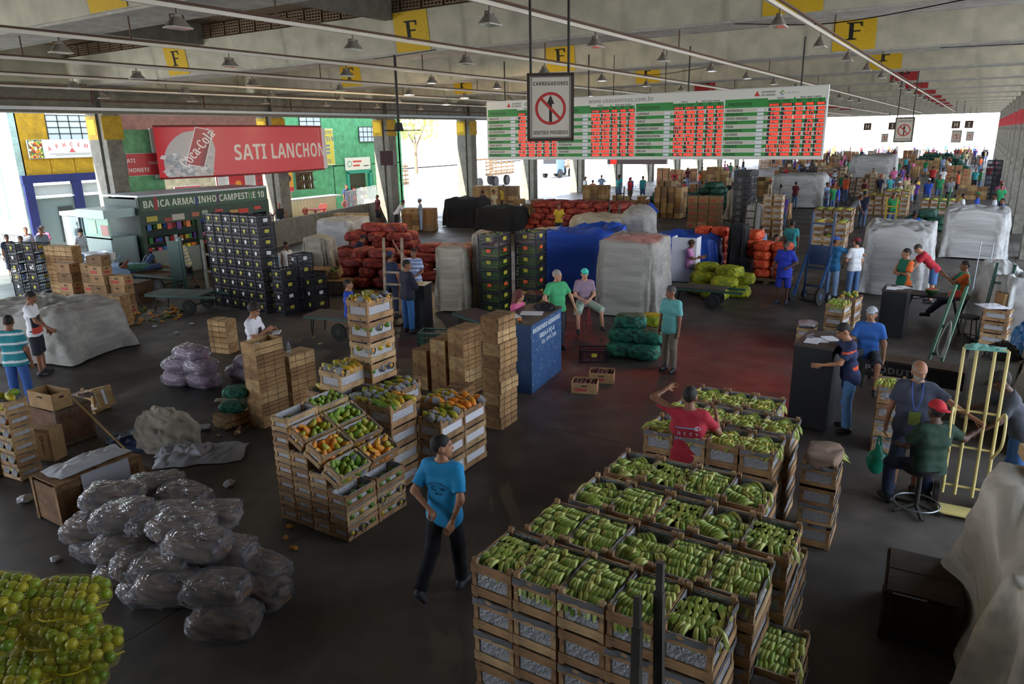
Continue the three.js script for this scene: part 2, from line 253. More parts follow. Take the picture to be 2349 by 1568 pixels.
  for (let i = 0; i < 4; i++) { const l = new THREE.SpotLight(0xff2410, 24, 0, .42, 1, 2); l.name = 'board_glow'; l.position.set(-3.3 + i * 2.5, Hh * .45, .2); l.target.position.set(-3.3 + i * 2.5, -3.85, 5.6); l.castShadow = true; l.shadow.radius = 25; b.add(l, l.target); }
  const tk = thing('led_ticker', 'dark red message strip hanging below the price board', 'sign', -8.56,3.75, -20.6);
  part(tk, 'ticker_case', B(1.86, .17, .14), mat('#3a0d12', .4)); part(tk, 'ticker_segment', B(.2, .165, .01), mat('#c21a1a', .5, { emissive: '#ff2010', emissiveIntensity: .6 }), -.72, 0, .075);
  for (const x of [-.8, .8]) part(tk, 'hanger_rod', bar([x, .08, 0], [x, 3, 0], .012), M.iron);
}

// ---------- lighting tracks, floodlights, fan, hanging signs ----------
{
  const rows = [[-2.58, -11.1], [-5.58, -8.4], [-8.78, -6.1], [-12.4, -6.5], [-16.1, -10.0], [-19.7, -10.5], [-23.4, -10.2]], tm = mat('#c4beb2', .5, { metalness: .3 });
  const proto = new THREE.Group(); proto.name = 'floodlight'; proto.userData = { category: 'lamp' };
  const hg = new THREE.CylinderGeometry(.1, .26, .2, 4, 1); hg.rotateY(Math.PI / 4); hg.scale(1.25, 1, .8);
  part(proto, 'housing', hg, mat('#9b958a', .5, { metalness: .4 }), 0, -.24, 0); part(proto, 'hanger', mg([B(.02, .14, .02, 0, -.04, 0), B(.3, .02, .03, 0, -.1, 0), B(.02, .1, .03, -.15, -.14, 0), B(.02, .1, .03, .15, -.14, 0)]), M.rust); part(proto, 'ballast_box', B(.14, .08, .1), mat('#7d766c', .6), 0, -.12, 0); part(proto, 'rim', mg([B(.48, .025, .02, 0, -.345, .155), B(.48, .025, .02, 0, -.345, -.155), B(.02, .025, .3, .24, -.345, 0), B(.02, .025, .3, -.24, -.345, 0)]), mat('#b3ada2', .5)); part(proto, 'glass', B(.46, .012, .29), mat('#5d6468', .12), 0, -.348, 0);
  proto.scale.setScalar(.62);
  const lit = mat('#fff1d0', .4, { emissive: '#ffe2b0', emissiveIntensity: 3 });
  rows.forEach(([x, z0], i) => {
    const t = thing('lighting_track', `long steel lighting track, ${ORD[i]} from the aisle columns`, 'track', x, 6.16, 0, 0, 'lighting tracks'); part(t, 'channel', B(.045, .05, 96), tm, 0, 0, -42); part(t, 'rusty_pipe', B(.03, .03, 96), M.rust, .07, .04, -42); for (let k = 0; k < 12; k++) part(t, 'hanger_rod', B(.02, .5, .02), M.rust, 0, .25, BZ(k) + .3);
    for (let k = i > 3 ? 0 : -1; k < 12; k++) {
      const z = z0 - 3.12 * k, on = i === 4 && (k === 3 || k === 4) || i === 5 && k === 5, o = put(proto, x, 6.12, z, Math.PI / 2, `square floodlight on the ${ORD[i]} lighting track, ${ORD[k + 1] ?? 'last'} lamp along${on ? ', switched on' : ''}`, 'floodlights under the roof');
      if (on) { o.children[4].material = lit; const l = new THREE.PointLight(0xffe2b0, 18, 0, 2); l.position.set(0, -.42, 0); l.name = 'floodlight_glow'; l.castShadow = true; o.add(l); }
    }
  });
  const f = thing('ceiling_fan', 'dark three-bladed fan on a long drop rod', 'fan', -13.1, 0, -15.25); part(f, 'drop_rod', bar([0, 4.9, 0], [0, 6.6, 0], .035, 8), M.iron); part(f, 'motor', cyl(.09, .13, .22, 14, 0, 4.82, 0), M.iron); for (let i = 0; i < 3; i++) { const a = i * 2.094 + .5; part(f, 'blade', B(.52, .012, .13, .32, 0, 0, .15, 0, 0), mat('#2b2826', .6), 0, 4.73, 0, a); }
  const wires = mat('#26221e', .9); for (let i = 0; i < 9; i++) { const x = -26 + i * 3.1, b = 1 + (i % 3); solo('cable', `thin slack cable strung below roof beam ${b}, span ${i + 1}`, 'cable', tube([[x, 6.52, BZ(b) + .8], [x + 2, 6.35 - (i % 2) * .15, BZ(b) + 2.2], [x + 4.2, 6.2, BZ(b) + 3.6]], .009, 16, 4), wires, 0, 0, 0, 0, 'slack cables under the roof'); }
  solo('cable', 'long slack cable drooping across the right end of the ceiling', 'cable', tube([[-3.4, 6.9, -12.6], [-1.5, 6.55, -13], [.6, 6.6, -13.2], [2.3, 6.95, -13.3]], .014, 24, 5), wires);
  // porter signs
  const st = (() => { const c = document.createElement('canvas'); c.width = 384; c.height = 560; const k = c.getContext('2d'); k.fillStyle = '#c9c3b4'; k.fillRect(0, 0, 384, 560); k.strokeStyle = '#2b2724'; k.lineWidth = 5; k.strokeRect(14, 14, 356, 532); k.fillStyle = '#2b2724'; k.font = 'bold 47px sans-serif'; k.textAlign = 'center'; k.fillText('CARREGADORES', 192, 88, 330); k.fillText('SENTIDO PROIBIDO', 192, 520, 330); k.fillRect(178, 230, 28, 190); k.beginPath(); k.moveTo(192, 170); k.lineTo(228, 250); k.lineTo(156, 250); k.fill(); k.strokeStyle = '#b5322f'; k.lineWidth = 26; k.beginPath(); k.arc(192, 290, 132, 0, 7); k.stroke(); k.beginPath(); k.moveTo(100, 198); k.lineTo(284, 382); k.stroke(); const t = new THREE.CanvasTexture(c); t.colorSpace = THREE.SRGBColorSpace; return t; })();
  const sign = (l, x, y, z, yaw, up) => { const t = thing('no_entry_sign', l, 'sign', x, y, z, yaw); part(t, 'sign_panel', new THREE.BoxGeometry(.57, .84, .02), mat('#ffffff', .6, { map: st })); part(t, 'frame', mg([B(.64, .045, .04, 0, .43, 0), B(.64, .045, .04, 0, -.43, 0), B(.04, .9, .04, -.305, 0, 0), B(.04, .9, .04, .305, 0, 0)]), mat('#3a2f28', .7)); for (const s of [-.27, .25]) part(t, 'hanger_rod', bar([s, .43, 0], [s, up, 0], .02, 6), M.iron); return t; };
  sign('hanging sign forbidding porters to enter, nearest the camera', -5.13, 4.89, -9.2, .57, 3.1); sign('hanging porter sign beyond the price board over the aisle', -2.5, 4.5, -31.8, .08, 2.1); sign('distant hanging porter sign over the aisle, first', -1.6, 3.95, -66, 0, 2.6); sign('distant hanging porter sign over the aisle, second', -1.0, 3.75, -90, 0, 2.8); sign('distant hanging porter sign over the middle rows', -8.8, 3.7, -89.6, 0, 2.8);
  const hi = ch => { const c = document.createElement('canvas'); c.width = c.height = 64; const k = c.getContext('2d'); k.fillStyle = '#4a3626'; k.fillRect(0, 0, 64, 64); k.fillStyle = '#cfc7b4'; k.font = 'bold 54px sans-serif'; k.textAlign = 'center'; k.fillText(ch, 32, 52); const t = new THREE.CanvasTexture(c); t.colorSpace = THREE.SRGBColorSpace; return t; }, hm = mat('#ffffff', .7, { map: hi('H') }), im = mat('#ffffff', .7, { map: hi('I') });
  [[-12.9, -109, hm, 'H', 'middle'], [-10, -109.5, im, 'I', 'middle'], [-2.9, -110, hm, 'H', 'aisle'], [-1.5, -110, im, 'I', 'aisle']].forEach(([x, z, m, c, w]) => { const t = thing('section_sign', `far brown section sign lettered ${c} over the ${w} rows`, 'sign', x, 5.0, z); part(t, 'sign_panel', new THREE.BoxGeometry(.9, .9, .05), m); part(t, 'hanger_rod', B(.03, 1.3, .03), M.iron, 0, 1.05, 0); });
}

// ---------- figures: signed-distance bodies meshed with surface nets ----------
function sdfMesh(f, lo, hi, c) {
  const nx = Math.ceil((hi[0] - lo[0]) / c) + 2, ny = Math.ceil((hi[1] - lo[1]) / c) + 2, nz = Math.ceil((hi[2] - lo[2]) / c) + 2, F = new Float32Array(nx * ny * nz), S = 4, lim = c * S * 1.05;
  for (let K = 0; K < nz; K += S) for (let J = 0; J < ny; J += S) for (let I = 0; I < nx; I += S) {
    const h = (S - 1) / 2, d = f(lo[0] + (I + h) * c, lo[1] + (J + h) * c, lo[2] + (K + h) * c), ie = Math.min(nx, I + S), je = Math.min(ny, J + S), ke = Math.min(nz, K + S), skip = Math.abs(d) > lim;
    for (let k = K; k < ke; k++) for (let j = J; j < je; j++) for (let i = I; i < ie; i++) F[(k * ny + j) * nx + i] = skip ? d : f(lo[0] + i * c, lo[1] + j * c, lo[2] + k * c);
  }
  const P = [], idx = new Int32Array(nx * ny * nz).fill(-1), Q = [], o = [0, 1, nx, nx + 1, nx * ny, nx * ny + 1, nx * ny + nx, nx * ny + nx + 1], E = [[0, 1], [2, 3], [4, 5], [6, 7], [0, 2], [1, 3], [4, 6], [5, 7], [0, 4], [1, 5], [2, 6], [3, 7]];
  for (let k = 0; k < nz - 1; k++) for (let j = 0; j < ny - 1; j++) for (let i = 0; i < nx - 1; i++) {
    const b = (k * ny + j) * nx + i; let m = 0; for (let q = 0; q < 8; q++) if (F[b + o[q]] < 0) m |= 1 << q; if (m === 0 || m === 255) continue;
    let x = 0, y = 0, z = 0, n = 0;
    for (const [a, e] of E) { if (((m >> a) & 1) === ((m >> e) & 1)) continue; const fa = F[b + o[a]], fe = F[b + o[e]], t = fa / (fa - fe); x += lerp(a & 1, e & 1, t); y += lerp((a >> 1) & 1, (e >> 1) & 1, t); z += lerp(a >> 2, e >> 2, t); n++; }
    idx[b] = P.length / 3; P.push(lo[0] + (i + x / n) * c, lo[1] + (j + y / n) * c, lo[2] + (k + z / n) * c);
  }
  const quad = (a, b, d, e, flip) => { if (a < 0 || b < 0 || d < 0 || e < 0) return; flip ? Q.push(a, d, b, a, e, d) : Q.push(a, b, d, a, d, e); };
  for (let k = 1; k < nz - 1; k++) for (let j = 1; j < ny - 1; j++) for (let i = 1; i < nx - 1; i++) {
    const b = (k * ny + j) * nx + i, s = F[b] < 0;
    if (s !== F[b + 1] < 0) quad(idx[b - nx - nx * ny], idx[b - nx * ny], idx[b], idx[b - nx], !s);
    if (s !== F[b + nx] < 0) quad(idx[b - 1 - nx * ny], idx[b - nx * ny], idx[b], idx[b - 1], s);
    if (s !== F[b + nx * ny] < 0) quad(idx[b - 1 - nx], idx[b - nx], idx[b], idx[b - 1], !s);
  }
  const g = new THREE.BufferGeometry(); g.setAttribute('position', new THREE.Float32BufferAttribute(P, 3)); g.setIndex(Q); g.computeVertexNormals(); return g;
}
const v_ = (a, b, s = 1) => [a[0] + b[0] * s, a[1] + b[1] * s, a[2] + b[2] * s], nrm = a => { const l = Math.hypot(...a) || 1; return a.map(q => q / l); }, dot = (a, b) => a[0] * b[0] + a[1] * b[1] + a[2] * b[2], crs = (a, b) => [a[1] * b[2] - a[2] * b[1], a[2] * b[0] - a[0] * b[2], a[0] * b[1] - a[1] * b[0]];
const smin = (a, b, k) => { const h = Math.max(k - Math.abs(a - b), 0) / k; return Math.min(a, b) - h * h * k * .25; };
// tapered capsule a->b, optionally cut flat at the end
function cap(a, b, ra, rb = ra) { const d = [b[0] - a[0], b[1] - a[1], b[2] - a[2]], l = dot(d, d) || 1e-9; return (x, y, z) => { const px = x - a[0], py = y - a[1], pz = z - a[2], t = clamp((px * d[0] + py * d[1] + pz * d[2]) / l, 0, 1); return Math.hypot(px - d[0] * t, py - d[1] * t, pz - d[2] * t) - (ra + (rb - ra) * t); }; }
function sleeve(a, b, ra, rb) { const c = cap(a, b, ra, rb), n = nrm(v_(b, a, -1)); return (x, y, z) => Math.max(c(x, y, z), (x - b[0]) * n[0] + (y - b[1]) * n[1] + (z - b[2]) * n[2]); }
const uni = (list, k) => (x, y, z) => { let d = list[0](x, y, z); for (let i = 1; i < list.length; i++) d = smin(d, list[i](x, y, z), k); return d; };
const ell = (c, r) => (x, y, z) => { const q = Math.hypot((x - c[0]) / r[0], (y - c[1]) / r[1], (z - c[2]) / r[2]); return (q - 1) * Math.min(r[0], r[1], r[2]); };
const plane = (p, n) => (x, y, z) => (x - p[0]) * n[0] + (y - p[1]) * n[1] + (z - p[2]) * n[2];
const SKIN = ['#9a6b4f', '#80543c', '#b58468', '#6b4530', '#4c3123'];
const DN = [0, -1, 0];
// poses are given as directions in the body's own frame: x its left side, y up, z forward
function figure(o) {
  const s = (o.h ?? 1.72) / 1.72, fat = o.fat ?? 1, c = o.cell ?? .02, U = nrm(o.lean ?? [0, 1, 0]), tw = o.twist ?? 0;
  let X = nrm([Math.cos(tw), 0, -Math.sin(tw)]); X = nrm(v_(X, U, -dot(X, U))); const Z = crs(X, U);
  const legs = [o.legL ?? [[.06, -1, 0], DN], o.legR ?? [[-.06, -1, 0], DN]], arms = [o.armL ?? [[.18, -1, 0], [.05, -1, .2]], o.armR ?? [[-.18, -1, 0], [-.05, -1, .2]]];
  const root = [0, 0, 0], J = {}; let low = 0;
  legs.forEach((L, i) => { const sg = i ? -1 : 1, hip = [sg * .088 * s, -.02 * s, 0], kn = v_(hip, nrm(L[0]), .42 * s), an = v_(kn, nrm(L[1]), .41 * s); J['hip' + i] = hip; J['kn' + i] = kn; J['an' + i] = an; low = Math.min(low, an[1]); });
  const hy = o.hipY ?? (-low + .085 * s), up = p => [p[0], p[1] + hy, p[2]]; for (const k in J) J[k] = up(J[k]); const rt = up(root);
  const at = (x, y, z) => [rt[0] + (X[0] * x + U[0] * y + Z[0] * z) * s, rt[1] + (X[1] * x + U[1] * y + Z[1] * z) * s, rt[2] + (X[2] * x + U[2] * y + Z[2] * z) * s];
  arms.forEach((A, i) => { const sg = i ? -1 : 1, up2 = A[0][1] > .1 ? .03 : 0, sh = at(sg * .168, .445 + up2, 0), el = v_(sh, nrm(A[0]), .285 * s), wr = v_(el, nrm(A[1]), .25 * s); J['sh' + i] = sh; J['el' + i] = el; J['wr' + i] = wr; });
  // head frame
  const [hyaw, hpit, htilt] = o.head ?? [0, 0, 0]; const hm = new THREE.Matrix4().makeBasis(new V3(...X), new V3(...nrm(v_(U, [0, 1, 0], .6))), new V3(...Z)); { const e = new THREE.Matrix4().makeRotationFromEuler(new THREE.Euler(hpit || 0, hyaw || 0, htilt || 0, 'YXZ')), b = nrm(v_(U, [0, 1, 0], .6)), z2 = nrm(crs(X, b)); hm.makeBasis(new V3(...X), new V3(...b), new V3(...z2)); hm.multiply(e); }
  const nk = at(0, .50, 0), hc = v_(v_(nk, nrm(v_(U, [0, 1, 0], .6)), .155 * s), Z, (hpit > 0 ? .03 + hpit * .05 : .015) * s); hm.setPosition(...hc); const inv = hm.clone().invert().elements;
  const inH = f => (x, y, z) => f((inv[0] * x + inv[4] * y + inv[8] * z + inv[12]) / s, (inv[1] * x + inv[5] * y + inv[9] * z + inv[13]) / s, (inv[2] * x + inv[6] * y + inv[10] * z + inv[14]) / s) * s;
  const q = r => r * s;
  const torso = (e, w = 1) => [cap(at(-.095, .425, -.005), at(.095, .425, -.005), q(.072 + e)), cap(at(0, .5, -.01), at(.14, .445, -.005), q(.045 + e), q(.05 + e)), cap(at(0, .5, -.01), at(-.14, .445, -.005), q(.045 + e), q(.05 + e)), cap(at(-.075 * fat, .3, .005), at(.075 * fat, .3, .005), q(.098 * fat + e)), cap(at(-.06 * fat, .14, .005 + (fat - 1) * .12), at(.06 * fat, .14, .005 + (fat - 1) * .12), q(.095 * fat + e)), cap(at(-.07, 0, 0), at(.07, 0, 0), q(.1 * (fat * .5 + .5) + e))];
  const limbs = []; for (const i of [0, 1]) limbs.push(cap(J['sh' + i], J['el' + i], q(.048 * (fat * .4 + .6)), q(.037)), cap(J['el' + i], J['wr' + i], q(.038), q(.026)), cap(J['hip' + i], J['kn' + i], q(.078), q(.05)), cap(J['kn' + i], J['an' + i], q(.05), q(.034)));
  const body = uni([...torso(0), cap(nk, v_(nk, nrm(v_(hc, nk, -1)), .12 * s), q(.054), q(.05)), ...limbs], q(.035));
  const all = Object.values(J), lo = [0, 1, 2].map(k => Math.min(...all.map(p => p[k]), hc[k], rt[k]) - .2 * s), hi = [0, 1, 2].map(k => Math.max(...all.map(p => p[k]), hc[k], rt[k]) + .22 * s);
  const skin = new THREE.Color(o.skin ?? SKIN[0]), hairC = new THREE.Color(o.hair ?? '#15110f'), geos = [];
  const paint = (g, f) => tint(g, f ?? ((v, k) => k.copy(skin)));
  geos.push(paint(sdfMesh(body, lo, hi, Math.max(c, .02) * 1.25)));
  { // head with face
    const fd = o.faceDetail ?? 0, hf = uni([ell([0, .028, -.012], [.077, .094, .097]), ell([0, -.035, .016], [.06, .085, .074]), ell([0, -.09, .05], [.034, .028, .032]), cap([0, .008, .086], [0, -.028, .106], .009, .015), cap([-.034, .026, .078], [.034, .026, .078], .013), cap([-.017, -.058, .084], [.017, -.058, .084], .008), ell([.079, -.012, -.012], [.012, .032, .02]), ell([-.079, -.012, -.012], [.012, .032, .02])], .02);
    const hf2 = (x, y, z) => { const e = Math.min(Math.hypot(x - .032, y - .004, z - .1), Math.hypot(x + .032, y - .004, z - .1)) - .014; return -smin(-hf(x, y, z), e, .012); };
    const g = sdfMesh(hf2, [-.1, -.13, -.12], [.1, .135, .13], c > .045 ? .024 : Math.max(.0098, Math.min(c * .62, .018)));
    paint(g, (v, k) => {
      k.copy(skin); const ax = Math.abs(v.x), ex = Math.hypot(ax - .032, v.y - .004);
      if (v.z > .05) { if (ex < .011) k.set(ex < .006 ? '#140d0a' : '#b9aca2'); else if (ax > .014 && ax < .052 && Math.abs(v.y - .03) < .007) k.copy(hairC); else if (ax < .024 && Math.abs(v.y + .058) < .009) k.lerp(new THREE.Color('#7a2f2a'), .5); }
      if (o.beard && v.z > -.01 && v.y < -.03 && !(ax < .02 && Math.abs(v.y + .058) < .007)) k.set(o.beard);
    });
    g.scale(s, s, s); g.applyMatrix4(hm); geos.push(g);
  }
  for (const i of [0, 1]) { // hands with five fingers
    const w = J['wr' + i], f = nrm(v_(w, J['el' + i], -1)), hd = (i ? o.handR : o.handL) ?? {}; let pnm = hd.palm ?? [i ? 1 : -1, 0, 0]; pnm = nrm(v_(pnm, f, -dot(pnm, f))); const sd = nrm(crs(i ? f : pnm, i ? pnm : f)), curl = hd.curl ?? .45, dir = nrm(hd.dir ? v_(f, hd.dir, .8) : f), pn2 = nrm(v_(pnm, dir, -dot(pnm, dir))), sd2 = nrm(crs(dir, pn2)), sg = dot(sd2, sd) < 0 ? -1 : 1;
    const L = (a, b, e) => [0, 1, 2].map(k => w[k] + (dir[k] * a + sd2[k] * sg * b + pn2[k] * e) * s), list = [cap(w, L(.03, 0, 0), q(.026), q(.024)), cap(L(.03, -.018, 0), L(.085, -.024, .002), q(.015), q(.013)), cap(L(.03, .0, 0), L(.09, 0, .002), q(.016), q(.013)), cap(L(.03, .018, 0), L(.086, .022, .002), q(.015), q(.013))];
    [[-.029, .068, .9], [-.01, .078, 1], [.009, .074, .95], [.027, .06, .8]].forEach(([b, l, k2], n) => { const k = L(.088 - Math.abs(n - 1.3) * .004, b, .002), cu = curl * (1 + n * .12), m = L(.088 + l * .5 * Math.cos(cu), b * 1.12, l * .5 * Math.sin(cu)), t = L(.088 + l * (.5 * Math.cos(cu) + .5 * Math.cos(cu * 2)), b * 1.15, l * (.5 * Math.sin(cu) + .5 * Math.sin(cu * 2))); list.push(cap(k, m, q(.0095), q(.0088)), cap(m, t, q(.0088), q(.0072))); });
    list.push(cap(L(.025, -.026, .006), L(.055, -.05, .018), q(.013), q(.011)), cap(L(.055, -.05, .018), L(.082, -.05, .03), q(.011), q(.009)));
    const g = sdfMesh(uni(list, q(.008)), [0, 1, 2].map(k => w[k] - .2 * s), [0, 1, 2].map(k => w[k] + .2 * s), c > .045 ? .022 : c > .03 ? .016 : c > .018 ? .0115 : .0088); paint(g); geos.push(g); J['hand' + i] = L(.09, 0, .02); J['tip' + i] = L(.13, 0, .03);
  }
  const out = { J, at, parts: [], inH };
  out.parts.push(['body', mg(geos), o.noVC ? null : mat('#ffffff', .6, { vertexColors: true })]);
  const fold = (d, x, y, z, a) => d + a * (vn(x * 9, y * 14, z * 9) - .5) + a * .6 * (vn(x * 22 + 5, y * 30, z * 22) - .5);
  // trousers / shorts / skirt
  if (o.bottom) {
    const kind = o.bottom[0], L = [cap(at(-.075, -.01, 0), at(.075, -.01, 0), q(.106 * (fat * .5 + .5)))];
    for (const i of [0, 1]) {
      const h = J['hip' + i], k = J['kn' + i], a = J['an' + i];
      if (kind === 'long') { L.push(cap(h, k, q(.096), q(.072)), sleeve(k, v_(k, nrm(v_(a, k, -1)), .395 * s), q(.072), q(.066))); }
      else L.push(sleeve(h, [0, 1, 2].map(n => lerp(h[n], k[n], kind === 'knee' ? 1.12 : .95)), q(.1), q(.09)));
    }
    if (kind === 'skirt') L.push(sleeve(at(0, 0, 0), at(0, -.6, 0), q(.15), q(.24)));
    const u = uni(L, q(.03)), w = plane(at(0, .07, 0), U), f = (x, y, z) => Math.max(fold(u(x, y, z), x, y, z, .014), w(x, y, z)); const g = sdfMesh(f, lo, hi, c);
    out.parts.push([kind === 'long' ? 'trousers' : kind === 'skirt' ? 'skirt' : 'shorts', g, mat(o.bottom[1], .9)]);
  }
  if (o.top) {
    const kind = o.top[0], t = kind === 'long' ? 1 : kind === 'tank' ? 0 : o.sleeve ?? .72, L = [...torso(.017), cap(at(-.078, -.08, 0), at(.078, -.08, 0), q(.1 * fat + .018))];
    for (const i of [0, 1]) { const h = J['sh' + i], e = J['el' + i], w = J['wr' + i]; if (t >= 1) L.push(cap(h, e, q(.06), q(.052)), sleeve(e, v_(e, nrm(v_(w, e, -1)), .225 * s), q(.055), q(.042))); else if (t) L.push(sleeve(h, [0, 1, 2].map(n => lerp(h[n], e[n], t)), q(.06), q(.064))); }
    if (o.coat) L.push(sleeve(at(0, .05, 0), at(0, -o.coat, 0), q(.15), q(.2)));
    const u = uni(L, q(.04)), w1 = plane(at(0, -(o.hem ?? (o.coat ?? .11)), 0), U.map(n => -n)), w2 = plane(at(0, .52, 0), U), nkC = cap(nk, hc, q(.058)); const f = (x, y, z) => Math.max(fold(u(x, y, z), x, y, z, .013), w1(x, y, z), w2(x, y, z), .004 - nkC(x, y, z) - .004);
    const g = sdfMesh(f, lo, hi, c); let m = mat(o.top[1] ?? '#888', .85); out.shirt = f;
    if (o.shirtPaint) { const iv = p => { const d = v_(p, rt, -1); return [dot(d, X) / s, dot(d, U) / s, dot(d, Z) / s]; }; tint(g, (v, k) => { k.set(o.top[1]); o.shirtPaint(iv([v.x, v.y, v.z]), k, J, v); }); m = mat('#ffffff', .85, { vertexColors: true }); }
    out.parts.push([o.coat ? 'coat' : 'shirt', g, m]);
    if (o.collar) { const cg = new THREE.TorusGeometry(q(.068), q(.014), 6, 16); cg.rotateX(Math.PI / 2 - .25); cg.translate(...at(0, .505, .006)); out.parts.push(['collar', cg, mat(o.collar, .85)]); }
  }
  if (o.shoes !== null) for (const i of [0, 1]) {
    const a = J['an' + i], fp = (i ? o.footR : o.footL) ?? [i ? -.15 : .15, 0], yw = fp[0], pt = fp[1], d = [Math.sin(yw) * Math.cos(pt), -Math.sin(pt), Math.cos(yw) * Math.cos(pt)], sh = [0, 1, 2].map(k => a[k] + d[k] * .13 * s + (k === 1 ? -.045 * s : 0)), heel = [0, 1, 2].map(k => a[k] - d[k] * .045 * s + (k === 1 ? -.045 * s : 0)), u = uni([cap(heel, sh, q(.038), q(.036)), cap(a, heel, q(.04))], q(.03)), fl = plane([0, Math.min(heel[1], sh[1]) - .042 * s, 0], [0, -1, 0]);
    const f = pt ? u : (x, y, z) => Math.max(u(x, y, z), fl(x, y, z)); out.parts.push(['shoe', sdfMesh(f, [0, 1, 2].map(k => Math.min(a[k], sh[k], heel[k]) - .07), [0, 1, 2].map(k => Math.max(a[k], sh[k], heel[k]) + .07), c > .045 ? .03 : Math.min(c, .016)), mat(o.shoes ?? '#1c1c20', .6)]);
  }
  const hg = (f, m, n) => { const g = sdfMesh(f, [-.17, -.42, -.24], [.17, .17, .25], c > .045 ? .028 : Math.max(.0125, Math.min(c * .75, .022))); g.scale(s, s, s); g.applyMatrix4(hm); out.parts.push([n, g, m]); };
  if (o.hairStyle !== 'bald') {
    const e = ell([0, .03, -.014], [.0815, .098, .102]), thick = o.hairThick ?? 0, e2 = ell([0, .034, -.016], [.085 + thick, .1 + thick, .106 + thick]), hp = plane([0, .055, .075], nrm([0, -.8, .62])), lw = plane([0, -.05, 0], nrm([0, -1, .5])); let f = (x, y, z) => Math.max(thick ? e2(x, y, z) + .01 * (vn(x * 40, y * 40, z * 40) - .5) : e(x, y, z), hp(x, y, z), lw(x, y, z));
    if (o.hairStyle === 'long') { const b = uni([e2, cap([0, 0, -.07], [0, -.26, -.075], .08, .05), cap([.06, 0, -.02], [.055, -.24, -.01], .045, .03), cap([-.06, 0, -.02], [-.055, -.24, -.01], .045, .03)], .03), fc = ell([0, -.02, .075], [.062, .09, .06]); f = (x, y, z) => Math.max(b(x, y, z), -fc(x, y, z)); }
    if (o.hairStyle === 'fringe') { const fc = ell([0, -.045, .08], [.07, .085, .07]); f = (x, y, z) => Math.max(e(x, y, z), -fc(x, y, z), lw(x, y, z), -plane([0, .05, .02], nrm([0, .9, .5]))(x, y, z) * -1); }
    hg(f, mat(o.hair ?? '#15110f', .75), 'hair');
  }
  if (o.cap) {
    const bk = o.capBack ? -1 : 1, e = ell([0, .04, -.01], [.092, .1, .112]), lw = plane([0, .045, 0], nrm([0, -1, 0])), br = ell([0, .05, .12 * bk], [.075, .012, .085]);
    hg((x, y, z) => Math.min(Math.max(e(x, y, z), lw(x, y, z)), o.brim === 0 ? 1 : br(x, y - (Math.abs(x) * Math.abs(x)) * -1.5, z)), mat(o.cap, .8), 'cap');
  }
  return out;
}
function person(label, x, z, yaw, o, y = 0, group) {
  const t = thing('person', label, 'person', x, y, z, yaw, group), F = figure(o); let sh = t; for (const [n, g, m] of F.parts) { const q = part(n === 'collar' ? sh : t, n, g, m); if (n === 'shirt' || n === 'coat') sh = q; } PEOPLE.set(t, F); return t;
}
const PEOPLE = new Map();
function print(t, tex, w, h, y0, side = -1) { // flat print lying on the cloth of the chest or back
  const F = PEOPLE.get(t), g = new THREE.PlaneGeometry(w, h, 10, 8), p = g.attributes.position, o = F.at(0, 0, 0), ux = v_(F.at(1, 0, 0), o, -1), uy = v_(F.at(0, 1, 0), o, -1), uz = v_(F.at(0, 0, 1), o, -1);
  for (let i = 0; i < p.count; i++) { const a = p.getX(i) * side, b = p.getY(i) + y0; let c0 = side * .4; let q; for (let n = 0; n < 30; n++) { q = [0, 1, 2].map(k => o[k] + ux[k] * a + uy[k] * b + uz[k] * c0); const d = F.shirt(...q); if (d < .004) break; c0 -= side * d * .8; } p.setXYZ(i, ...q); }
  g.computeVertexNormals(); part(t.children.find(c => c.name === 'shirt') ?? t, 'print', g, mat('#ffffff', .8, { map: tex, transparent: true, alphaTest: .3, side: THREE.DoubleSide }));
}

// ---------- crates, boxes, fruit, sacks ----------
function makeCrate(lx, lz, h, m, liner, o = {}) { // slatted fruit crate: posts, two slats a side, floor, lining
  const t = new THREE.Group(); t.name = o.name ?? 'slatted_crate'; t.userData = { category: 'crate' };
  const ph = h + (o.peg ?? .03), sl = o.slat ?? .068; for (const sx of [-1, 1]) for (const sz of [-1, 1]) part(t, 'post', bx(.04, ph, .035), m, sx * (lx / 2 - .024), ph / 2, sz * (lz / 2 - .022));
  for (const y of [sl / 2 + .012, h - sl / 2 - .004]) { for (const s of [-1, 1]) { part(t, 'slat', bx(.009, sl, lz), m, s * (lx / 2), y, 0); part(t, 'slat', bx(lx, sl, .009), m, 0, y, s * (lz / 2)); } }
  part(t, 'base_board', bx(lx - .02, .012, lz - .02), m, 0, .01, 0);
  if (liner) { const a = lx - .03, b = lz - .03, hh = h * (o.full ?? .93), th = .004; const g = mg([B(a, hh, th, 0, hh / 2, b / 2), B(a, hh, th, 0, hh / 2, -b / 2), B(th, hh, b, a / 2, hh / 2, 0), B(th, hh, b, -a / 2, hh / 2, 0)]); part(t, 'paper_lining', warp(g.clone(), v => { v.x += .006 * (vn(v.x * 30, v.y * 40, v.z * 30) - .5); v.z += .006 * (vn(v.x * 30 + 9, v.y * 40, v.z * 30) - .5); }), liner, 0, .012, 0); }
  if (o.fold && o.fold !== 3) { const g = new THREE.PlaneGeometry(lx * .98, .05, 12, 4); warp(g, v => { v.z += .012 * Math.sin(v.x * 30) * (.5 - v.y / .1) + .014 * (vn(v.x * 25, v.y * 30, o.fold) - .5); v.y += .02 * (vn(v.x * 14, 3, o.fold) - .5); }); part(t, 'plastic_flap', g, M.film, 0, h - .02, lz / 2 + .012); const g2 = new THREE.PlaneGeometry(lz * .96, .06, 14, 4); warp(g2, v => { v.z += .012 * (vn(v.x * 25, v.y * 30, o.fold + 5) - .5); v.y += .025 * (vn(v.x * 12, 7, o.fold) - .5); }); part(t, 'plastic_flap', g2, M.film, lx / 2 + .012, h - .02, 0, Math.PI / 2); }
  return t;
}
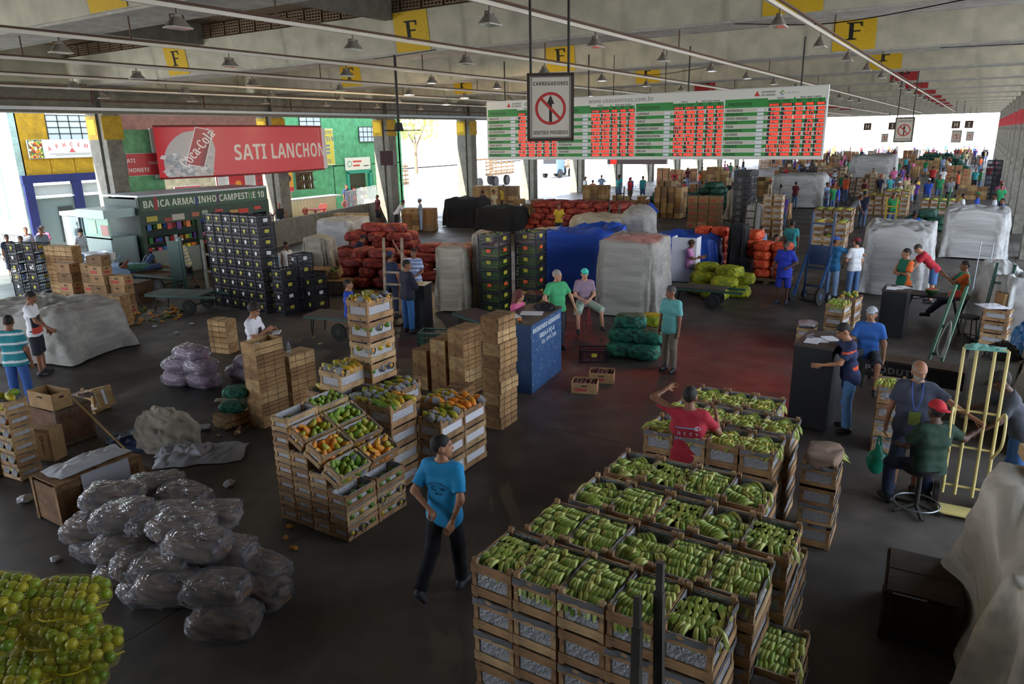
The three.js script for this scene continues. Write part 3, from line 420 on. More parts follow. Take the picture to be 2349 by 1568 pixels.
function makeBox(lx, lz, h, m, m2 = m, o = {}) { // nailed wooden produce box with wired lid
  const t = new THREE.Group(); t.name = 'wooden_box'; t.userData = { category: 'box' }; const n = o.planks ?? 2, ph = h / n;
  for (const s of [-1, 1]) { part(t, 'end_panel', bx(.02, h, lz - .02), m2, s * (lx / 2 - .012), h / 2, 0); for (let i = 0; i < n; i++) part(t, 'side_plank', bx(lx, ph - .012, .012), m, 0, ph * (i + .5), s * (lz / 2 - .004)); }
  part(t, 'bottom_board', bx(lx - .02, .012, lz - .02), m, 0, .006, 0);
  if (!o.open) { const tn = o.lid ?? 3; for (let i = 0; i < tn; i++) part(t, 'lid_slat', bx(lx, .01, lz / tn - .012), m, 0, h + .004, lz * ((i + .5) / tn - .5)); }
  if (o.wire !== 0) for (const x of [-.25, .12]) part(t, 'wire_band', mg([B(.005, h + .02, .004, 0, h / 2, lz / 2 + .004), B(.005, h + .02, .004, 0, h / 2, -lz / 2 - .004), B(.005, .004, lz + .01, 0, h + .012, 0)]), M.iron, x * lx, 0, 0);
  return t;
}
const flatten = (t, name, cat) => { t.updateMatrixWorld(true); return t; };
function plastic(lx, lz, h, m, lab) { // ribbed plastic produce crate
  const t = new THREE.Group(); t.name = 'plastic_crate'; t.userData = { category: 'crate' }; const g = [B(lx, .012, lz, 0, .01, 0)], e = .018;
  for (const y of [.02, h * .36, h * .68, h - .02]) { const k = y > h - .03 ? .032 : .016; for (const s of [-1, 1]) g.push(B(lx, k, e * .7, 0, y, s * (lz / 2 - e / 2)), B(e * .7, k, lz, s * (lx / 2 - e / 2), y, 0)); }
  const nx = Math.round(lx / .055), nz = Math.round(lz / .06); for (let i = 0; i <= nx; i++) for (const s of [-1, 1]) g.push(B(i % nx ? .01 : .035, h, .01, -lx / 2 + .006 + (lx - .012) * i / nx, h / 2, s * (lz / 2 - .008)));
  for (let i = 0; i <= nz; i++) for (const s of [-1, 1]) g.push(B(.01, h, i % nz ? .01 : .035, s * (lx / 2 - .008), h / 2, -lz / 2 + .006 + (lz - .012) * i / nz));
  part(t, 'crate_body', mg(g), m); if (lab) { part(t, 'crate_label', bx(lx * .2, h * .3, .003), lab, 0, h * .62, lz / 2 + .003); part(t, 'crate_label', bx(.003, h * .3, lz * .26), lab, lx / 2 + .003, h * .62, 0); } return t;
}
function carton(lx, lz, h, m, o = {}) { // cardboard box
  const t = new THREE.Group(); t.name = 'cardboard_box'; t.userData = { category: 'box' }; const w = .006;
  part(t, 'box_wall', mg([B(lx, h, w, 0, h / 2, lz / 2), B(lx, h, w, 0, h / 2, -lz / 2), B(w, h, lz, lx / 2, h / 2, 0), B(w, h, lz, -lx / 2, h / 2, 0), B(lx, w, lz, 0, .004, 0)]), m);
  if (!o.open) { part(t, 'flap', bx(lx, w, lz / 2 - .003), m, 0, h, lz / 4); part(t, 'flap', bx(lx, w, lz / 2 - .003), m, 0, h, -lz / 4); }
  if (o.hole) { part(t, 'hand_hole', bx(lx * .22, h * .12, .002), M.hole, 0, h * .72, lz / 2 + .004); part(t, 'hand_hole', bx(.002, h * .12, lz * .24), M.hole, lx / 2 + .004, h * .72, 0); }
  if (o.print) { part(t, 'printed_mark', bx(lx * .5, h * .3, .002), o.print, -lx * .12, h * .36, lz / 2 + .004); part(t, 'printed_mark', bx(.002, h * .3, lz * .5), o.print, lx / 2 + .004, h * .36, 0); } return t;
}
// bananas
const bananaG = (() => {
  const n = 8, m = 6, P = [], I = [], Rr = .115, A = 1.5; for (let i = 0; i <= n; i++) { const t = i / n, a = -A * .35 + A * t, cy = Rr * (Math.cos(a) - Math.cos(A * .35)), cz = Rr * (Math.sin(a) + Math.sin(A * .35)), r = t < .12 ? .0075 + t * .03 : .0195 * Math.pow(Math.sin(Math.PI * clamp((t - .02) * .93 + .06, 0, 1)), .42) * (t > .99 ? .35 : 1);
    for (let j = 0; j < m; j++) { const b = j / m * 6.2832 + .3, rr2 = r * (1 + .06 * Math.cos(b * 5)); P.push(rr2 * Math.cos(b), cy + rr2 * Math.sin(b) * Math.cos(a), cz - rr2 * Math.sin(b) * Math.sin(a) * -1 * -1); } }
  for (let i = 0; i < n; i++) for (let j = 0; j < m; j++) { const a = i * m + j, b = i * m + (j + 1) % m; I.push(a, b, a + m, b, b + m, a + m); } for (let j = 1; j < m - 1; j++) I.push(n * m, n * m + j, n * m + j + 1);
  const g = new THREE.BufferGeometry(); g.setAttribute('position', new THREE.Float32BufferAttribute(P, 3)); g.setIndex(I); g.computeVertexNormals(); return tint(g, (v, c) => { const t = v.z / .2; if (t > .985) c.setRGB(.2, .18, .08); else if (t < .06) c.setRGB(.5, .55, .25); else c.setRGB(1, 1, 1); });
})();
const banM = ['#86993a', '#94a446', '#788f33', '#a6ae56', '#9a9844', '#6a8531'].map(c => mat(c, .42, { vertexColors: true }));
const banY = ['#a9a444', '#979f42', '#b0a344', '#86963c'].map(c => mat(c, .45, { vertexColors: true })), crownM = mat('#5b6b2e', .7);
function bananaHand(n, ms, spread = .11) {
  const t = new THREE.Group(); t.name = 'banana_hand'; t.userData = { category: 'bananas' };
  for (let i = 0; i < n; i++) { const k = i - (n - 1) / 2; part(t, 'banana', bananaG, ms[(i * 7 + n) % ms.length], k * .024, rr(-.006, .006), -Math.abs(k) * .004, k * spread + rr(-.04, .04), rr(-.08, .1)); }
  part(t, 'crown', bx(.026 * n * .85, .022, .022), crownM, 0, 0, .002); return t;
}
const hands = [4, 5, 6, 5].map((n, i) => bananaHand(n, [banM, [...banM.slice(0, 2), ...banM.slice(3)], banM.slice(0, 3), banM.slice(2)][i], [.05, .06, .05, .16][i])), handsY = [5, 6].map(n => bananaHand(n, [...banY, banM[3]], .1));
let handCount = 0;
function fillBananas(x, y, z, yaw, kind, label, hs = hands) { // hands laid in an open crate (local +z faces the front)
  const c = Math.cos(yaw), s = Math.sin(yaw), P = (lx, lz) => [x + lx * c + lz * s, z - lx * s + lz * c]; const add = (lx, ly, lz, ry, rx, i, w) => { const [wx, wz] = P(lx, lz), o = put(hs[i % hs.length], wx, y + ly, wz, 0, w + ' hand of ' + label.replace(/^hand of /, ''), 'banana hands in the open crates'); o.scale.setScalar(1.18); o.rotation.set(rx, yaw + ry, 0, 'YXZ'); handCount++; };
  let q = Math.floor(rnd() * 4);
  const Y = .24;
  const sd = k => k > 0 ? 'right' : 'left', FB = ['rearmost', 'second back', 'middle', 'fourth back', 'front'];
  if (kind === 0) for (let r = 0; r < 5; r++) for (let k = 0; k < 2; k++) add((k - .5) * .16 + rr(-.01, .01), Y + .04 * Math.cos((r - 2) * .6) + rr(-.005, .01), -.235 + r * .095, rr(-.22, .22), .1 + r * .09, q++, FB[r] + ' ' + sd(k));
  else if (kind === 1) { for (let r = 0; r < 4; r++) for (let k = 0; k < 2; k++) add((k - .5) * .155 + rr(-.01, .01), Y - .06 + r * .005, -.225 + r * .08, rr(-.2, .2), -.8 + r * .06, q++, FB[r] + ' ' + sd(k)); for (const k of [-1, 1]) add(k * .075, Y + .02, .08 + rr(0, .02), k * .5, .2, 3, 'front fan ' + sd(k)); }
  else { for (let r = 0; r < 4; r++) add(rr(-.03, .03) + (r % 2 ? .07 : -.07), Y + r * .006, -.2 + r * .11, (r % 2 ? -1 : 1) * rr(.5, 1.1), .08, q++, FB[r] + ' slanting'); for (const k of [-1, 1]) for (const w of [-.09, .05]) add(k * .09, Y + .02, w, k * .3 + rr(-.3, .3), .15, q++, (w < 0 ? 'rear ' : 'front ') + sd(k)); }
}
// papayas
const papG = [[.1, .052], [.085, .055], [.11, .048]].map(([l, r]) => lathe([[.001, -l], [r * .55, -l * .9], [r * .92, -l * .5], [r, -l * .1], [r * .85, l * .4], [r * .5, l * .8], [.008, l]], 9));
const papM = []; const papV = []; { const cols = [['#c98a1e', '#8f9a2c'], ['#d9781c', '#d09a28'], ['#4d7a24', '#7c9a2e'], ['#b9a42a', '#6d8a26'], ['#e07a22', '#c98424']]; for (const [a, b] of cols) for (const g of papG.slice(0, 2)) { const A = new THREE.Color(a), Bc = new THREE.Color(b); papV.push(tint(g.clone(), (v, c) => c.copy(A).lerp(Bc, clamp(.5 + v.y * 6 + .5 * (vn(v.x * 40, v.y * 40, v.z * 40) - .5), 0, 1)))); } }
const papMat = mat('#ffffff', .5, { vertexColors: true }), wrapG = warp(new THREE.CylinderGeometry(.066, .05, .11, 10, 3, true), v => { v.x *= 1 + .25 * (vn(v.x * 60, v.y * 50, v.z * 60) - .5); v.z *= 1 + .25 * (vn(v.z * 60, v.y * 50, v.x * 60) - .5); v.y += .02 * (vn(v.x * 50, 2, v.z * 50) - .5); });
const pap = papV.map(g => { const t = new THREE.Group(); t.name = 'papaya'; t.userData = { category: 'papaya' }; part(t, 'fruit', g, papMat); return t; }), papW = papV.map(g => { const t = new THREE.Group(); t.name = 'papaya'; t.userData = { category: 'papaya' }; part(t, 'fruit', g, papMat); part(t, 'paper_wrap', wrapG, M.news, 0, -.045, 0); return t; });
let papCount = 0;
function layPapayas(pts, label, idx, wrapP, group) { for (const [x, y, z, rx, ry, rz] of pts) { const k = pick(idx), o = put(rnd() < wrapP ? papW[k] : pap[k], x, y, z, 0, label, group); o.rotation.set(rx, ry, rz, 'YXZ'); papCount++; } }
// sacks, bags, tarps
function cells(x, y, z) { const xi = Math.floor(x), yi = Math.floor(y), zi = Math.floor(z); let d = 9, id = 0; for (let i = -1; i < 2; i++) for (let j = -1; j < 2; j++) for (let k = -1; k < 2; k++) { const a = xi + i, b = yi + j, c = zi + k, px = a + .2 + .6 * hash3(a, b, c), py = b + .2 + .6 * hash3(b, c, a + 9), pz = c + .2 + .6 * hash3(c, a, b + 5), q = Math.hypot(px - x, py - y, pz - z); if (q < d) { d = q; id = hash3(a + 3, b + 1, c + 7); } } return [d, id]; }
const sackG = (n, sx, sy, sz, r, amp, sd, cols) => { // filled net sack: pillow with the bumps of what it holds
  const g = new THREE.SphereGeometry(1, n, Math.round(n * .6)), ids = [], C = cols.map(c => new THREE.Color(c)); let v0 = [];
  warp(g, (v, i) => { const p = a => Math.sign(a) * Math.pow(Math.abs(a), .6); let x = p(v.x) * sx, y = p(v.y) * .92 * sy, z = p(v.z) * sz; const pinch = 1 - .35 * Math.pow(Math.abs(v.x), 8); y *= pinch; z *= pinch; const big = 1 + .14 * (vn(x * 5 + sd, y * 5, z * 5) - .5); const [d, id] = cells(x / r + sd, y / r, z / r), k = big * (1 + amp * (Math.sqrt(Math.max(0, 1 - d * d)) - .7)); ids[i] = id; v.set(x * big, y * k - (Math.abs(v.x) > .75 ? sy * .12 : 0), z * k); });
  return tint(g, (v, c, i) => c.copy(C[Math.floor(ids[i] * C.length * .999)])); };
const sackSet = (cols, sx, sy, sz, r, amp, n = 34) => [0, 1, 2, 3].map(i => sackG(n, sx, sy, sz, r, amp, i * 7.3, cols));
const vcm = mat('#ffffff', .7, { vertexColors: true }), vcg = mat('#ffffff', .5, { vertexColors: true });
const onionSack = sackSet(['#4c1512', '#7a241b', '#8f2d20', '#6a1c17', '#a8493a'], .42, .17, .27, .075, .3), orangeSack = sackSet(['#b8351a', '#d8502a', '#e0693c', '#c43f1d'], .36, .15, .25, .075, .45, 50), greenSack = sackSet(['#0f4a3c', '#1a6a52', '#24705a', '#0c3a30'], .36, .15, .25, .07, .45, 50), limeSack = sackSet(['#6d7a12', '#97a01c', '#b3ae2a', '#7f8d18'], .36, .16, .26, .07, .5, 50), dkGreen = sackSet(['#0c2d24', '#14463a', '#1b5a44', '#0a241d'], .4, .16, .26, .09, .3, 20);
function sack(set, name, label, x, y, z, yaw, group, sc = 1, m = vcm, rz = 0) { const o = solo(name, label, 'sack', set[Math.floor(rnd() * 4)], m, x, y, z, yaw, group); o.scale.setScalar(sc); o.rotation.z = rz; return o; }
function drape(w, d, h, o = {}) { // cloth thrown over a load, folds hanging at the sides
  const nu = o.nu ?? 104, nv = o.nv ?? 38, P = [], I = [], UV = [], ex = o.ex ?? .35, sd = o.seed ?? 1, fa = o.fold ?? .05, nf = o.nf ?? 9, sag = o.sag ?? .06, top = o.topV ?? .4, flare = o.flare ?? .05;
  for (let j = 0; j <= nv; j++) for (let i = 0; i <= nu; i++) { const a = i / nu * Math.PI * 2, v = j / nv, cx = Math.sign(Math.cos(a)) * Math.pow(Math.abs(Math.cos(a)), ex) * w / 2, cz = Math.sign(Math.sin(a)) * Math.pow(Math.abs(Math.sin(a)), ex) * d / 2; let x, y, z; const ca = Math.cos(a) , sa = Math.sin(a), nx = i === nu ? 0 : i;
    if (v < top) { const k = v / top; x = cx * k; z = cz * k; y = h + sag * (fbm(x * 2.2 + sd, sd, z * 2.2) - .5) * 2 - .05 * h * Math.pow(k, 6) + .12 * (Math.abs(vn(x * 4 + sd, 3, z * 4) - .5) - .2) * (o.rumple ?? 1) + (o.dome ?? 0) * (1 - k * k); }
    else { const k = (v - top) / (1 - top), f = fa * (.25 + k) * (Math.sin(a * nf + sd + 2 * vn(ca * 2 + 4, k * 2, sa * 2 + sd)) + .7 * (vn(ca * 5 + 6, k * 3, sa * 5 + sd) - .5) * 2), q = 1 + flare * k; x = cx * q + ca * f; z = cz * q + sa * f; const hb = h + sag * (fbm(cx * 2.2 + sd, sd, cz * 2.2) - .5) * 2 - .05 * h; y = lerp(hb, (o.hem ?? .01) + .05 * vn(ca * 3 + 3, sd, sa * 3), Math.pow(k, .92)); const r2 = (.02 * (vn(x * 7, y * 7, z * 7 + sd) - .5) + .11 * (Math.abs(vn(x * 3 + sd, y * 1.6, z * 3) - .5) - .2) + .05 * (Math.abs(vn(x * 8, y * 6 + sd, z * 8) - .5) - .2)) * (o.rumple ?? 1); x += ca * r2; z += sa * r2; }
    if (o.slope) y *= 1 + o.slope * (x / w); P.push(x, Math.max(y, .004), z); UV.push(i / nu * (w + d) * 2, v * h * 2.4); }
  for (let j = 0; j < nv; j++) for (let i = 0; i < nu; i++) { const a = j * (nu + 1) + i, b = a + nu + 1; I.push(a, a + 1, b, a + 1, b + 1, b); }
  const g = new THREE.BufferGeometry(); g.setAttribute('position', new THREE.Float32BufferAttribute(P, 3)); g.setAttribute('uv', new THREE.Float32BufferAttribute(UV, 2)); g.setIndex(I); g.computeVertexNormals(); return g;
}
function cloth(label, x, z, yaw, w, d, h, m, o = {}) { return solo(o.name ?? 'tarp', label, o.cat ?? 'tarp', drape(w, d, h, o), m, x, o.y ?? 0, z, yaw, o.group); }
function handTruck(label, x, z, yaw, m, o = {}) { // upright two-wheeled porter's truck, rails leaning back
  const t = thing('hand_truck', label, 'hand truck', x, 0, z, yaw), H = o.h ?? 1.5, w = o.w ?? .42, ln = o.lean ?? .12, P = (s, y) => [s * w / 2, y, -y * ln];
  for (const s of [-1, 1]) { part(t, 'rail', beam(P(s, .08), P(s, H), .06, .035), m); part(part(t, 'wheel', cyl(.13, .13, .05, 16, 0, 0, 0, 0, Math.PI / 2), M.rubber, s * (w / 2 + .05), .13, -.14), 'hub', cyl(.05, .05, .06, 12, 0, 0, 0, 0, Math.PI / 2), M.galv); part(t, 'axle_bracket', beam([s * w / 2, .3, -.05], [s * w / 2, .13, -.14], .03, .03), M.iron); if (o.tip) part(t, 'handle', beam(P(s, H - .02), [s * w / 2, H + .3, -(H + .3) * ln], .05, .045), o.tip); }
  for (const y of o.bars ?? [.3, .65, 1.0, 1.3]) part(t, 'crossbar', B(w, .05, .02), m, 0, y, -y * ln + .01); part(t, 'toe_plate', B(w + .06, .012, .24), M.iron, 0, .03, .1); part(t, 'axle', bar([-w / 2 - .04, .13, -.14], [w / 2 + .04, .13, -.14], .012), M.iron); return t;
}
function stackOf(list, x, z, yaw, n, h, labelf, group, jit = .01, y0 = 0) { for (let i = 0; i < n; i++) put(pick(list), x + rr(-jit, jit), y0 + i * h, z + rr(-jit, jit), yaw + rr(-jit, jit) * 2, labelf(i), group); }
const W4 = [M.crateA, M.crateB, M.crateC, M.crateD];
const banCrates = W4.slice(0, 3).map((m, i) => makeCrate(.36, .55, .285, m, M.film, { fold: i + 1, slat: .075, name: 'banana_crate' })), papCrates = W4.slice(0, 3).map(m => makeCrate(.275, .5, .19, m, M.news, { peg: .005, slat: .06, name: 'papaya_crate' })), bigCrates = W4.slice(0, 3).map(m => makeCrate(.38, .52, .29, m, M.news, { slat: .08, name: 'papaya_crate' }));
const boxesS = [[M.boxA, M.boxB], [M.boxB, M.boxA], [M.boxC, M.boxA], [M.boxA, M.boxC]].map(([a, b]) => makeBox(.5, .33, .2, a, b)), boxes = [[M.boxA, M.boxB], [M.boxB, M.boxA], [M.boxC, M.boxA], [M.boxA, M.boxC]].map(([a, b], i) => makeBox(.55, .34, .27, a, b, { planks: 2 + i % 2 }));
const pcBlack = [M.yellowLab, M.whiteLab, M.yellowLab].map(l => plastic(.36, .55, .31, M.navyP, l)), cartons = [carton(.5, .32, .26, M.card, { hole: 1 }), carton(.5, .32, .26, M.card2, { hole: 1, print: M.cardPrint }), carton(.5, .32, .26, M.card3, { hole: 1 })];

// ---------- banana stacks ----------
{
  const H = .29, rows = [[-2.83, -3.82, 5], [-2.73, -4.42, 5], [-2.65, -5.05, 5], [-2.62, -5.7, 4]], kinds = [[1, 0, 0, 0, 1], [0, 0, 2, 0, 0], [2, 0, 1, 2, 1], [2, 1, 0, 2]];
  rows.forEach(([x0, z0, n], r) => { for (let c = 0; c < n; c++) for (let k = 4; k >= 0; k--) {
    const x = x0 + .37 * c + .18, z = z0 - .28, top = k === 4; if (!top && r > 0 && c < n - 1) continue; if (!top && r === 0 && k < 1) continue;
    const lab = `green banana crate, front block, ${ORD[r]} row, ${ORD[c]} from left, ${top ? 'top layer' : ORD[4 - k] + ' layer down'}`;
    const o = put(banCrates[(c + k * 2 + r) % 3], x + (top ? 0 : rr(-.008, .008)), k * H, z, rr(-.012, .012), lab, 'front block of banana crates');
    if (top) fillBananas(x, k * H, z, 0, kinds[r][c], `green bananas, front block, ${ORD[r]} row, ${ORD[c]} crate from left`);
    else if (r === 0) { const b = put(hands[c % 4], x - .05, k * H + .2, z + .1, 0, `green bananas between the slats of front block, ${ORD[c]} column, ${ORD[4 - k]} layer down`, 'bananas in the lower crates'); b.rotation.set(.1, -.5 + c * .2, 0); }
  } });
  // lower stack on its aisle side
  for (const [x, z, n, nm] of [[-.78, -4.78, 3, 'near'], [-1.02, -5.96, 3, 'far']]) for (let k = 0; k < n; k++) { const top = k === n - 1; put(banCrates[k % 3], x, k * H, z, rr(-.01, .01), `banana crate on the lower ${nm} stack beside the front block, ${top ? 'top' : ORD[n - 1 - k] + ' below the top'}`, 'lower banana stacks'); if (top) fillBananas(x, k * H, z, 0, 0, `hand of dark green bananas in the lower ${nm} stack crate`); }
  solo('plastic_sheet', 'grey plastic sheet hanging over lower banana crate', 'sheet', warp(new THREE.PlaneGeometry(.34, .4, 10, 10), v => { v.z += .02 * (vn(v.x * 9, v.y * 9, 2) - .5); }), M.film, -.8, .62, -4.475);
  // second block behind the man in red
  const rb = [[-2.94, -7.49, 4], [-2.9, -8.14, 4], [-2.84, -8.77, 3]];
  rb.forEach(([x0, z0, n], r) => { for (let c = 0; c < n; c++) for (let k = 3; k >= 0; k--) {
    const x = x0 + .375 * c + .19, z = z0 - .28, top = k === 3; if (!top && r > 0 && c < n - 1) continue;
    put(banCrates[(c + k + r) % 3], x, k * H, z, rr(-.012, .012), `banana crate facing man in red, ${ORD[r]} row, ${ORD[c]} from left, ${top ? 'top layer' : ORD[3 - k] + ' layer down'}`, 'second block of banana crates');
    if (top) fillBananas(x, k * H, z, 0, 2, `ripening bananas, second block, ${ORD[r]} row, ${ORD[c]} crate from left`, handsY);
  } });
  for (let k = 0; k < 4; k++) put(banCrates[k % 3], -1.03, k * .235, -8.1, .02, `banana crate in the short paper-topped stack beside the second block, ${k === 3 ? 'top' : ORD[3 - k] + ' below the top'}`, 'short paper-topped banana stack');
  solo('paper_cover', 'brown paper tented over the short banana stack', 'paper', drape(.36, .5, .13, { fold: .01, sag: .01, seed: 4, nu: 40, nv: 14, dome: .02 }), mat('#7d6757', .9, { side: THREE.DoubleSide }), -1.03, .95, -8.1);
  for (let k = 0; k < 2; k++) { const b = put(handsY[k], -.95 + k * .03, 1.0, -8.2 + k * .1, 1.2 + k, `bananas poking out beside the brown paper cover, ${k ? 'upper' : 'lower'} hand`, 'bananas under the paper'); }
  // hand truck standing against the front block
  const t = thing('hand_truck', 'dark wooden hand truck standing in front of the banana block', 'hand truck'), dw = wood('#3d3a34', .6);
  part(t, 'rail', mg([beam([-1.1, .05, -3.3], [-1.24, 1.95, -3.5], .055, .05), beam([-1.235, 1.9, -3.495], [-1.25, 2.12, -3.53], .04, .04)]), dw); part(t, 'rail', mg([beam([-1.2, .05, -3.1], [-1.32, 1.75, -3.38], .055, .05), beam([-1.315, 1.7, -3.37], [-1.34, 1.93, -3.42], .04, .04)]), dw); for (const y of [.4, .9, 1.35]) part(t, 'crossbar', beam([-1.1 - y * .072, y, -3.3 - y * .105], [-1.2 - y * .07, y, -3.1 - y * .165], .05, .025), dw); part(t, 'toe_plate', B(.3, .02, .35), M.iron, -1.02, .03, -3.1); for (const [x, z] of [[-1.2, -3.38], [-1.3, -3.02]]) part(t, 'wheel', cyl(.13, .13, .05, 16, 0, 0, 0, Math.PI / 2), M.rubber, x, .13, z);
}
// ---------- papaya display ----------
{
  const H = .195, put1 = (x, z, n, nm) => { for (let k = 0; k < n; k++) put(papCrates[(k + n) % 3], x, k * H, z, rr(-.01, .01), `slim papaya crate in ${nm} of the stepped display, ${ORD[k]} from the floor`, 'stepped papaya display crates'); };
  const cx = [-6.62, -6.33, -6.04, -5.75], nn = [6, 5, 4, 3];
  cx.forEach((x, i) => { for (const [z, nm] of [[-5.48, 'near'], [-6.0, 'far']]) put1(x, z, nn[i], `${nm} ${ORD[i]} column`); });
  // tilted crates on each step, open side to the aisle
  const cols = [[[0, 3, 6], [4, 5]], [[0, 2, 6, 3], [4, 5, 6]], [[0, 1, 8], [0, 6, 3]], [[4, 5, 6], [1, 8, 9]]];
  const step = (x, y, z, tilt, lab, idx, wrapP) => {
    const c = put(pick(papCrates), x, y, z, 0, `tilted papaya crate on the ${lab}`, 'tilted papaya crates'); c.rotation.set(0, rr(-.02, .02), -tilt, 'YXZ'); const ct = Math.cos(tilt), st = Math.sin(tilt), pts = [];
    for (let a = 0; a < 4; a++) for (let b = 0; b < 3; b++) { const lx = -.085 + b * .085 + rr(-.008, .008), ly = .1 + rr(0, .02), lz = -.18 + a * .12 + rr(-.01, .01); pts.push([x + lx * ct + ly * st, y - lx * st + ly * ct, z + lz, rr(-.25, .25), rr(-3, 3), -tilt + rr(-.3, .3)]); }
    layPapayas(pts, `papaya in the tilted crate on the ${lab}`, idx, wrapP, 'papayas in the tilted crates');
  };
  const steps = ['top step', 'second step', 'third step', 'lowest step'];
  [[-6.4, 1.05], [-6.13, .9], [-5.86, .71]].forEach(([x, y], i) => { step(x, y, -5.48, .5, `${steps[i + 1]}, near side`, [[0, 6, 8], [0, 2, 8], [4, 6, 4]][i], i === 2 ? .25 : .08); step(x, y, -6.0, .5, `${steps[i + 1]}, far side`, [[4, 5, 6], [0, 6, 5], [1, 2, 8]][i], .08); });
  step(-6.66, 1.175, -6.0, .2, 'top step, far side', [4, 5, 6], .1); put(papCrates[1], -6.62, 1.175, -5.48, .03, 'half-empty papaya crate on the top step, near side', 'tilted papaya crates'); layPapayas([[-6.6, 1.26, -5.4, 1.2, .2, .3], [-6.68, 1.26, -5.45, 1.2, .9, .3], [-6.58, 1.26, -5.62, .4, .9, 1.3]], 'papaya in the half-empty crate on the top step', [0, 6], .5, 'papayas in the half-empty crate');
  { const pts = []; for (let k = 0; k < 3; k++) for (let z = -6.15; z < -5.3; z += .17) pts.push([-5.68, k * H + .115, z + rr(-.02, .02), rr(-.3, .3), rr(-.3, .3), 1.4]); layPapayas(pts, 'papaya showing through the slats at the aisle end of the display', [4, 5, 6, 7], .35, 'papayas behind the slats'); }
  // second papaya block with the tower
  const H2 = .3, big = (x, z, n, nm, from = 0) => { for (let k = from; k < n; k++) put(bigCrates[(k + nm.length) % 3], x, k * H2, z, rr(-.012, .012), `papaya crate in the ${nm}, ${ORD[k]} level`, 'crates of the second papaya block'); };
  const fill = (x, y, z, nm, idx, wp = .5) => { const pts = []; for (let a = 0; a < 4; a++) for (let b = 0; b < 3; b++) pts.push([x - .11 + b * .11 + rr(-.02, .02), y + .27 + rr(0, .03), z - .19 + a * .125 + rr(-.02, .02), rr(-.3, .3), rr(-.5, .5), 1.2 + rr(-.4, .4)]); layPapayas(pts, `papaya half wrapped in newspaper in the ${nm}`, idx, wp, 'papayas in the second block'); };
  const fr = [-7.29, -6.91, -6.53, -6.14]; fr.forEach((x, i) => { big(x, -6.69, 4, `${ORD[i]} front stack behind the stepped display`, i === 3 ? 0 : 1); if (i > 1) fill(x, .9, -6.69, `${ORD[i]} front stack`, i === 3 ? [4, 6, 2, 0] : [0, 6, 4], i === 3 ? .15 : .5); });
  layPapayas([[-7.35, 1.2, -6.6, .3, 0, 1.3], [-7.25, 1.2, -6.8, .3, 1, 1.3], [-7.3, 1.2, -6.7, .3, 2, 1.3]], 'wrapped papaya in the first front stack', [0, 2], .8, 'papayas in the second block');
  [-6.86, -6.5].forEach((x, i) => { big(x, -7.23, 4, `${i ? 'second' : 'first'} rear stack behind the stepped display`, 2); if (i) fill(x, .9, -7.23, 'rear stack beside the tower', [4, 6, 0], .6); });
  big(-6.96, -7.26, 8, 'tall papaya tower', 4); fill(-6.96, 2.1, -7.26, 'tall tower, top crate', [0, 0, 2], .5);
  for (let k = 4; k < 7; k++) layPapayas([[-6.85, k * H2 + .2, -7.05, .2, 0, 1.4], [-6.83, k * H2 + .2, -7.2, .2, .3, 1.4], [-6.83, k * H2 + .2, -7.38, .2, 0, 1.4], [-7.0, k * H2 + .2, -7.05, 1.4, .3, 0]], `papaya between the slats of the tall tower, ${ORD[k - 4]} level`, [0, 4, 6], .6, 'papayas in the tower');
  put(bigCrates[1], -7.1, 1.2, -6.78, .02, 'papaya crate set alone beside the tall tower', 'crates of the second papaya block'); fill(-7.1, 1.2, -6.78, 'crate alone beside the tower', [0, 1, 0], .5);
  big(-5.73, -7.19, 3, 'near aisle stack of the second papaya block'); fill(-5.73, .62, -7.19, 'near aisle stack', [6, 0, 0], .6); big(-5.73, -7.72, 3, 'far aisle stack of the second papaya block'); fill(-5.73, .62, -7.72, 'far aisle stack', [2, 8, 9], .3);
  big(-6.12, -7.72, 3, 'inner aisle stack of the second papaya block', 1); fill(-6.12, .62, -7.72, 'inner aisle stack', [0, 2, 0], .25);
  for (const z of [-7.19, -7.72]) for (const y of [.15, .45, .75]) solo('paper_sheet', `white paper lining the aisle face of the papaya crate, ${z < -7.5 ? 'far' : 'near'} stack, ${y < .3 ? 'bottom' : y < .6 ? 'middle' : 'top'}`, 'paper', B(.004, .18, .44), M.paper, -5.548, y, z, rr(-.01, .01));
}
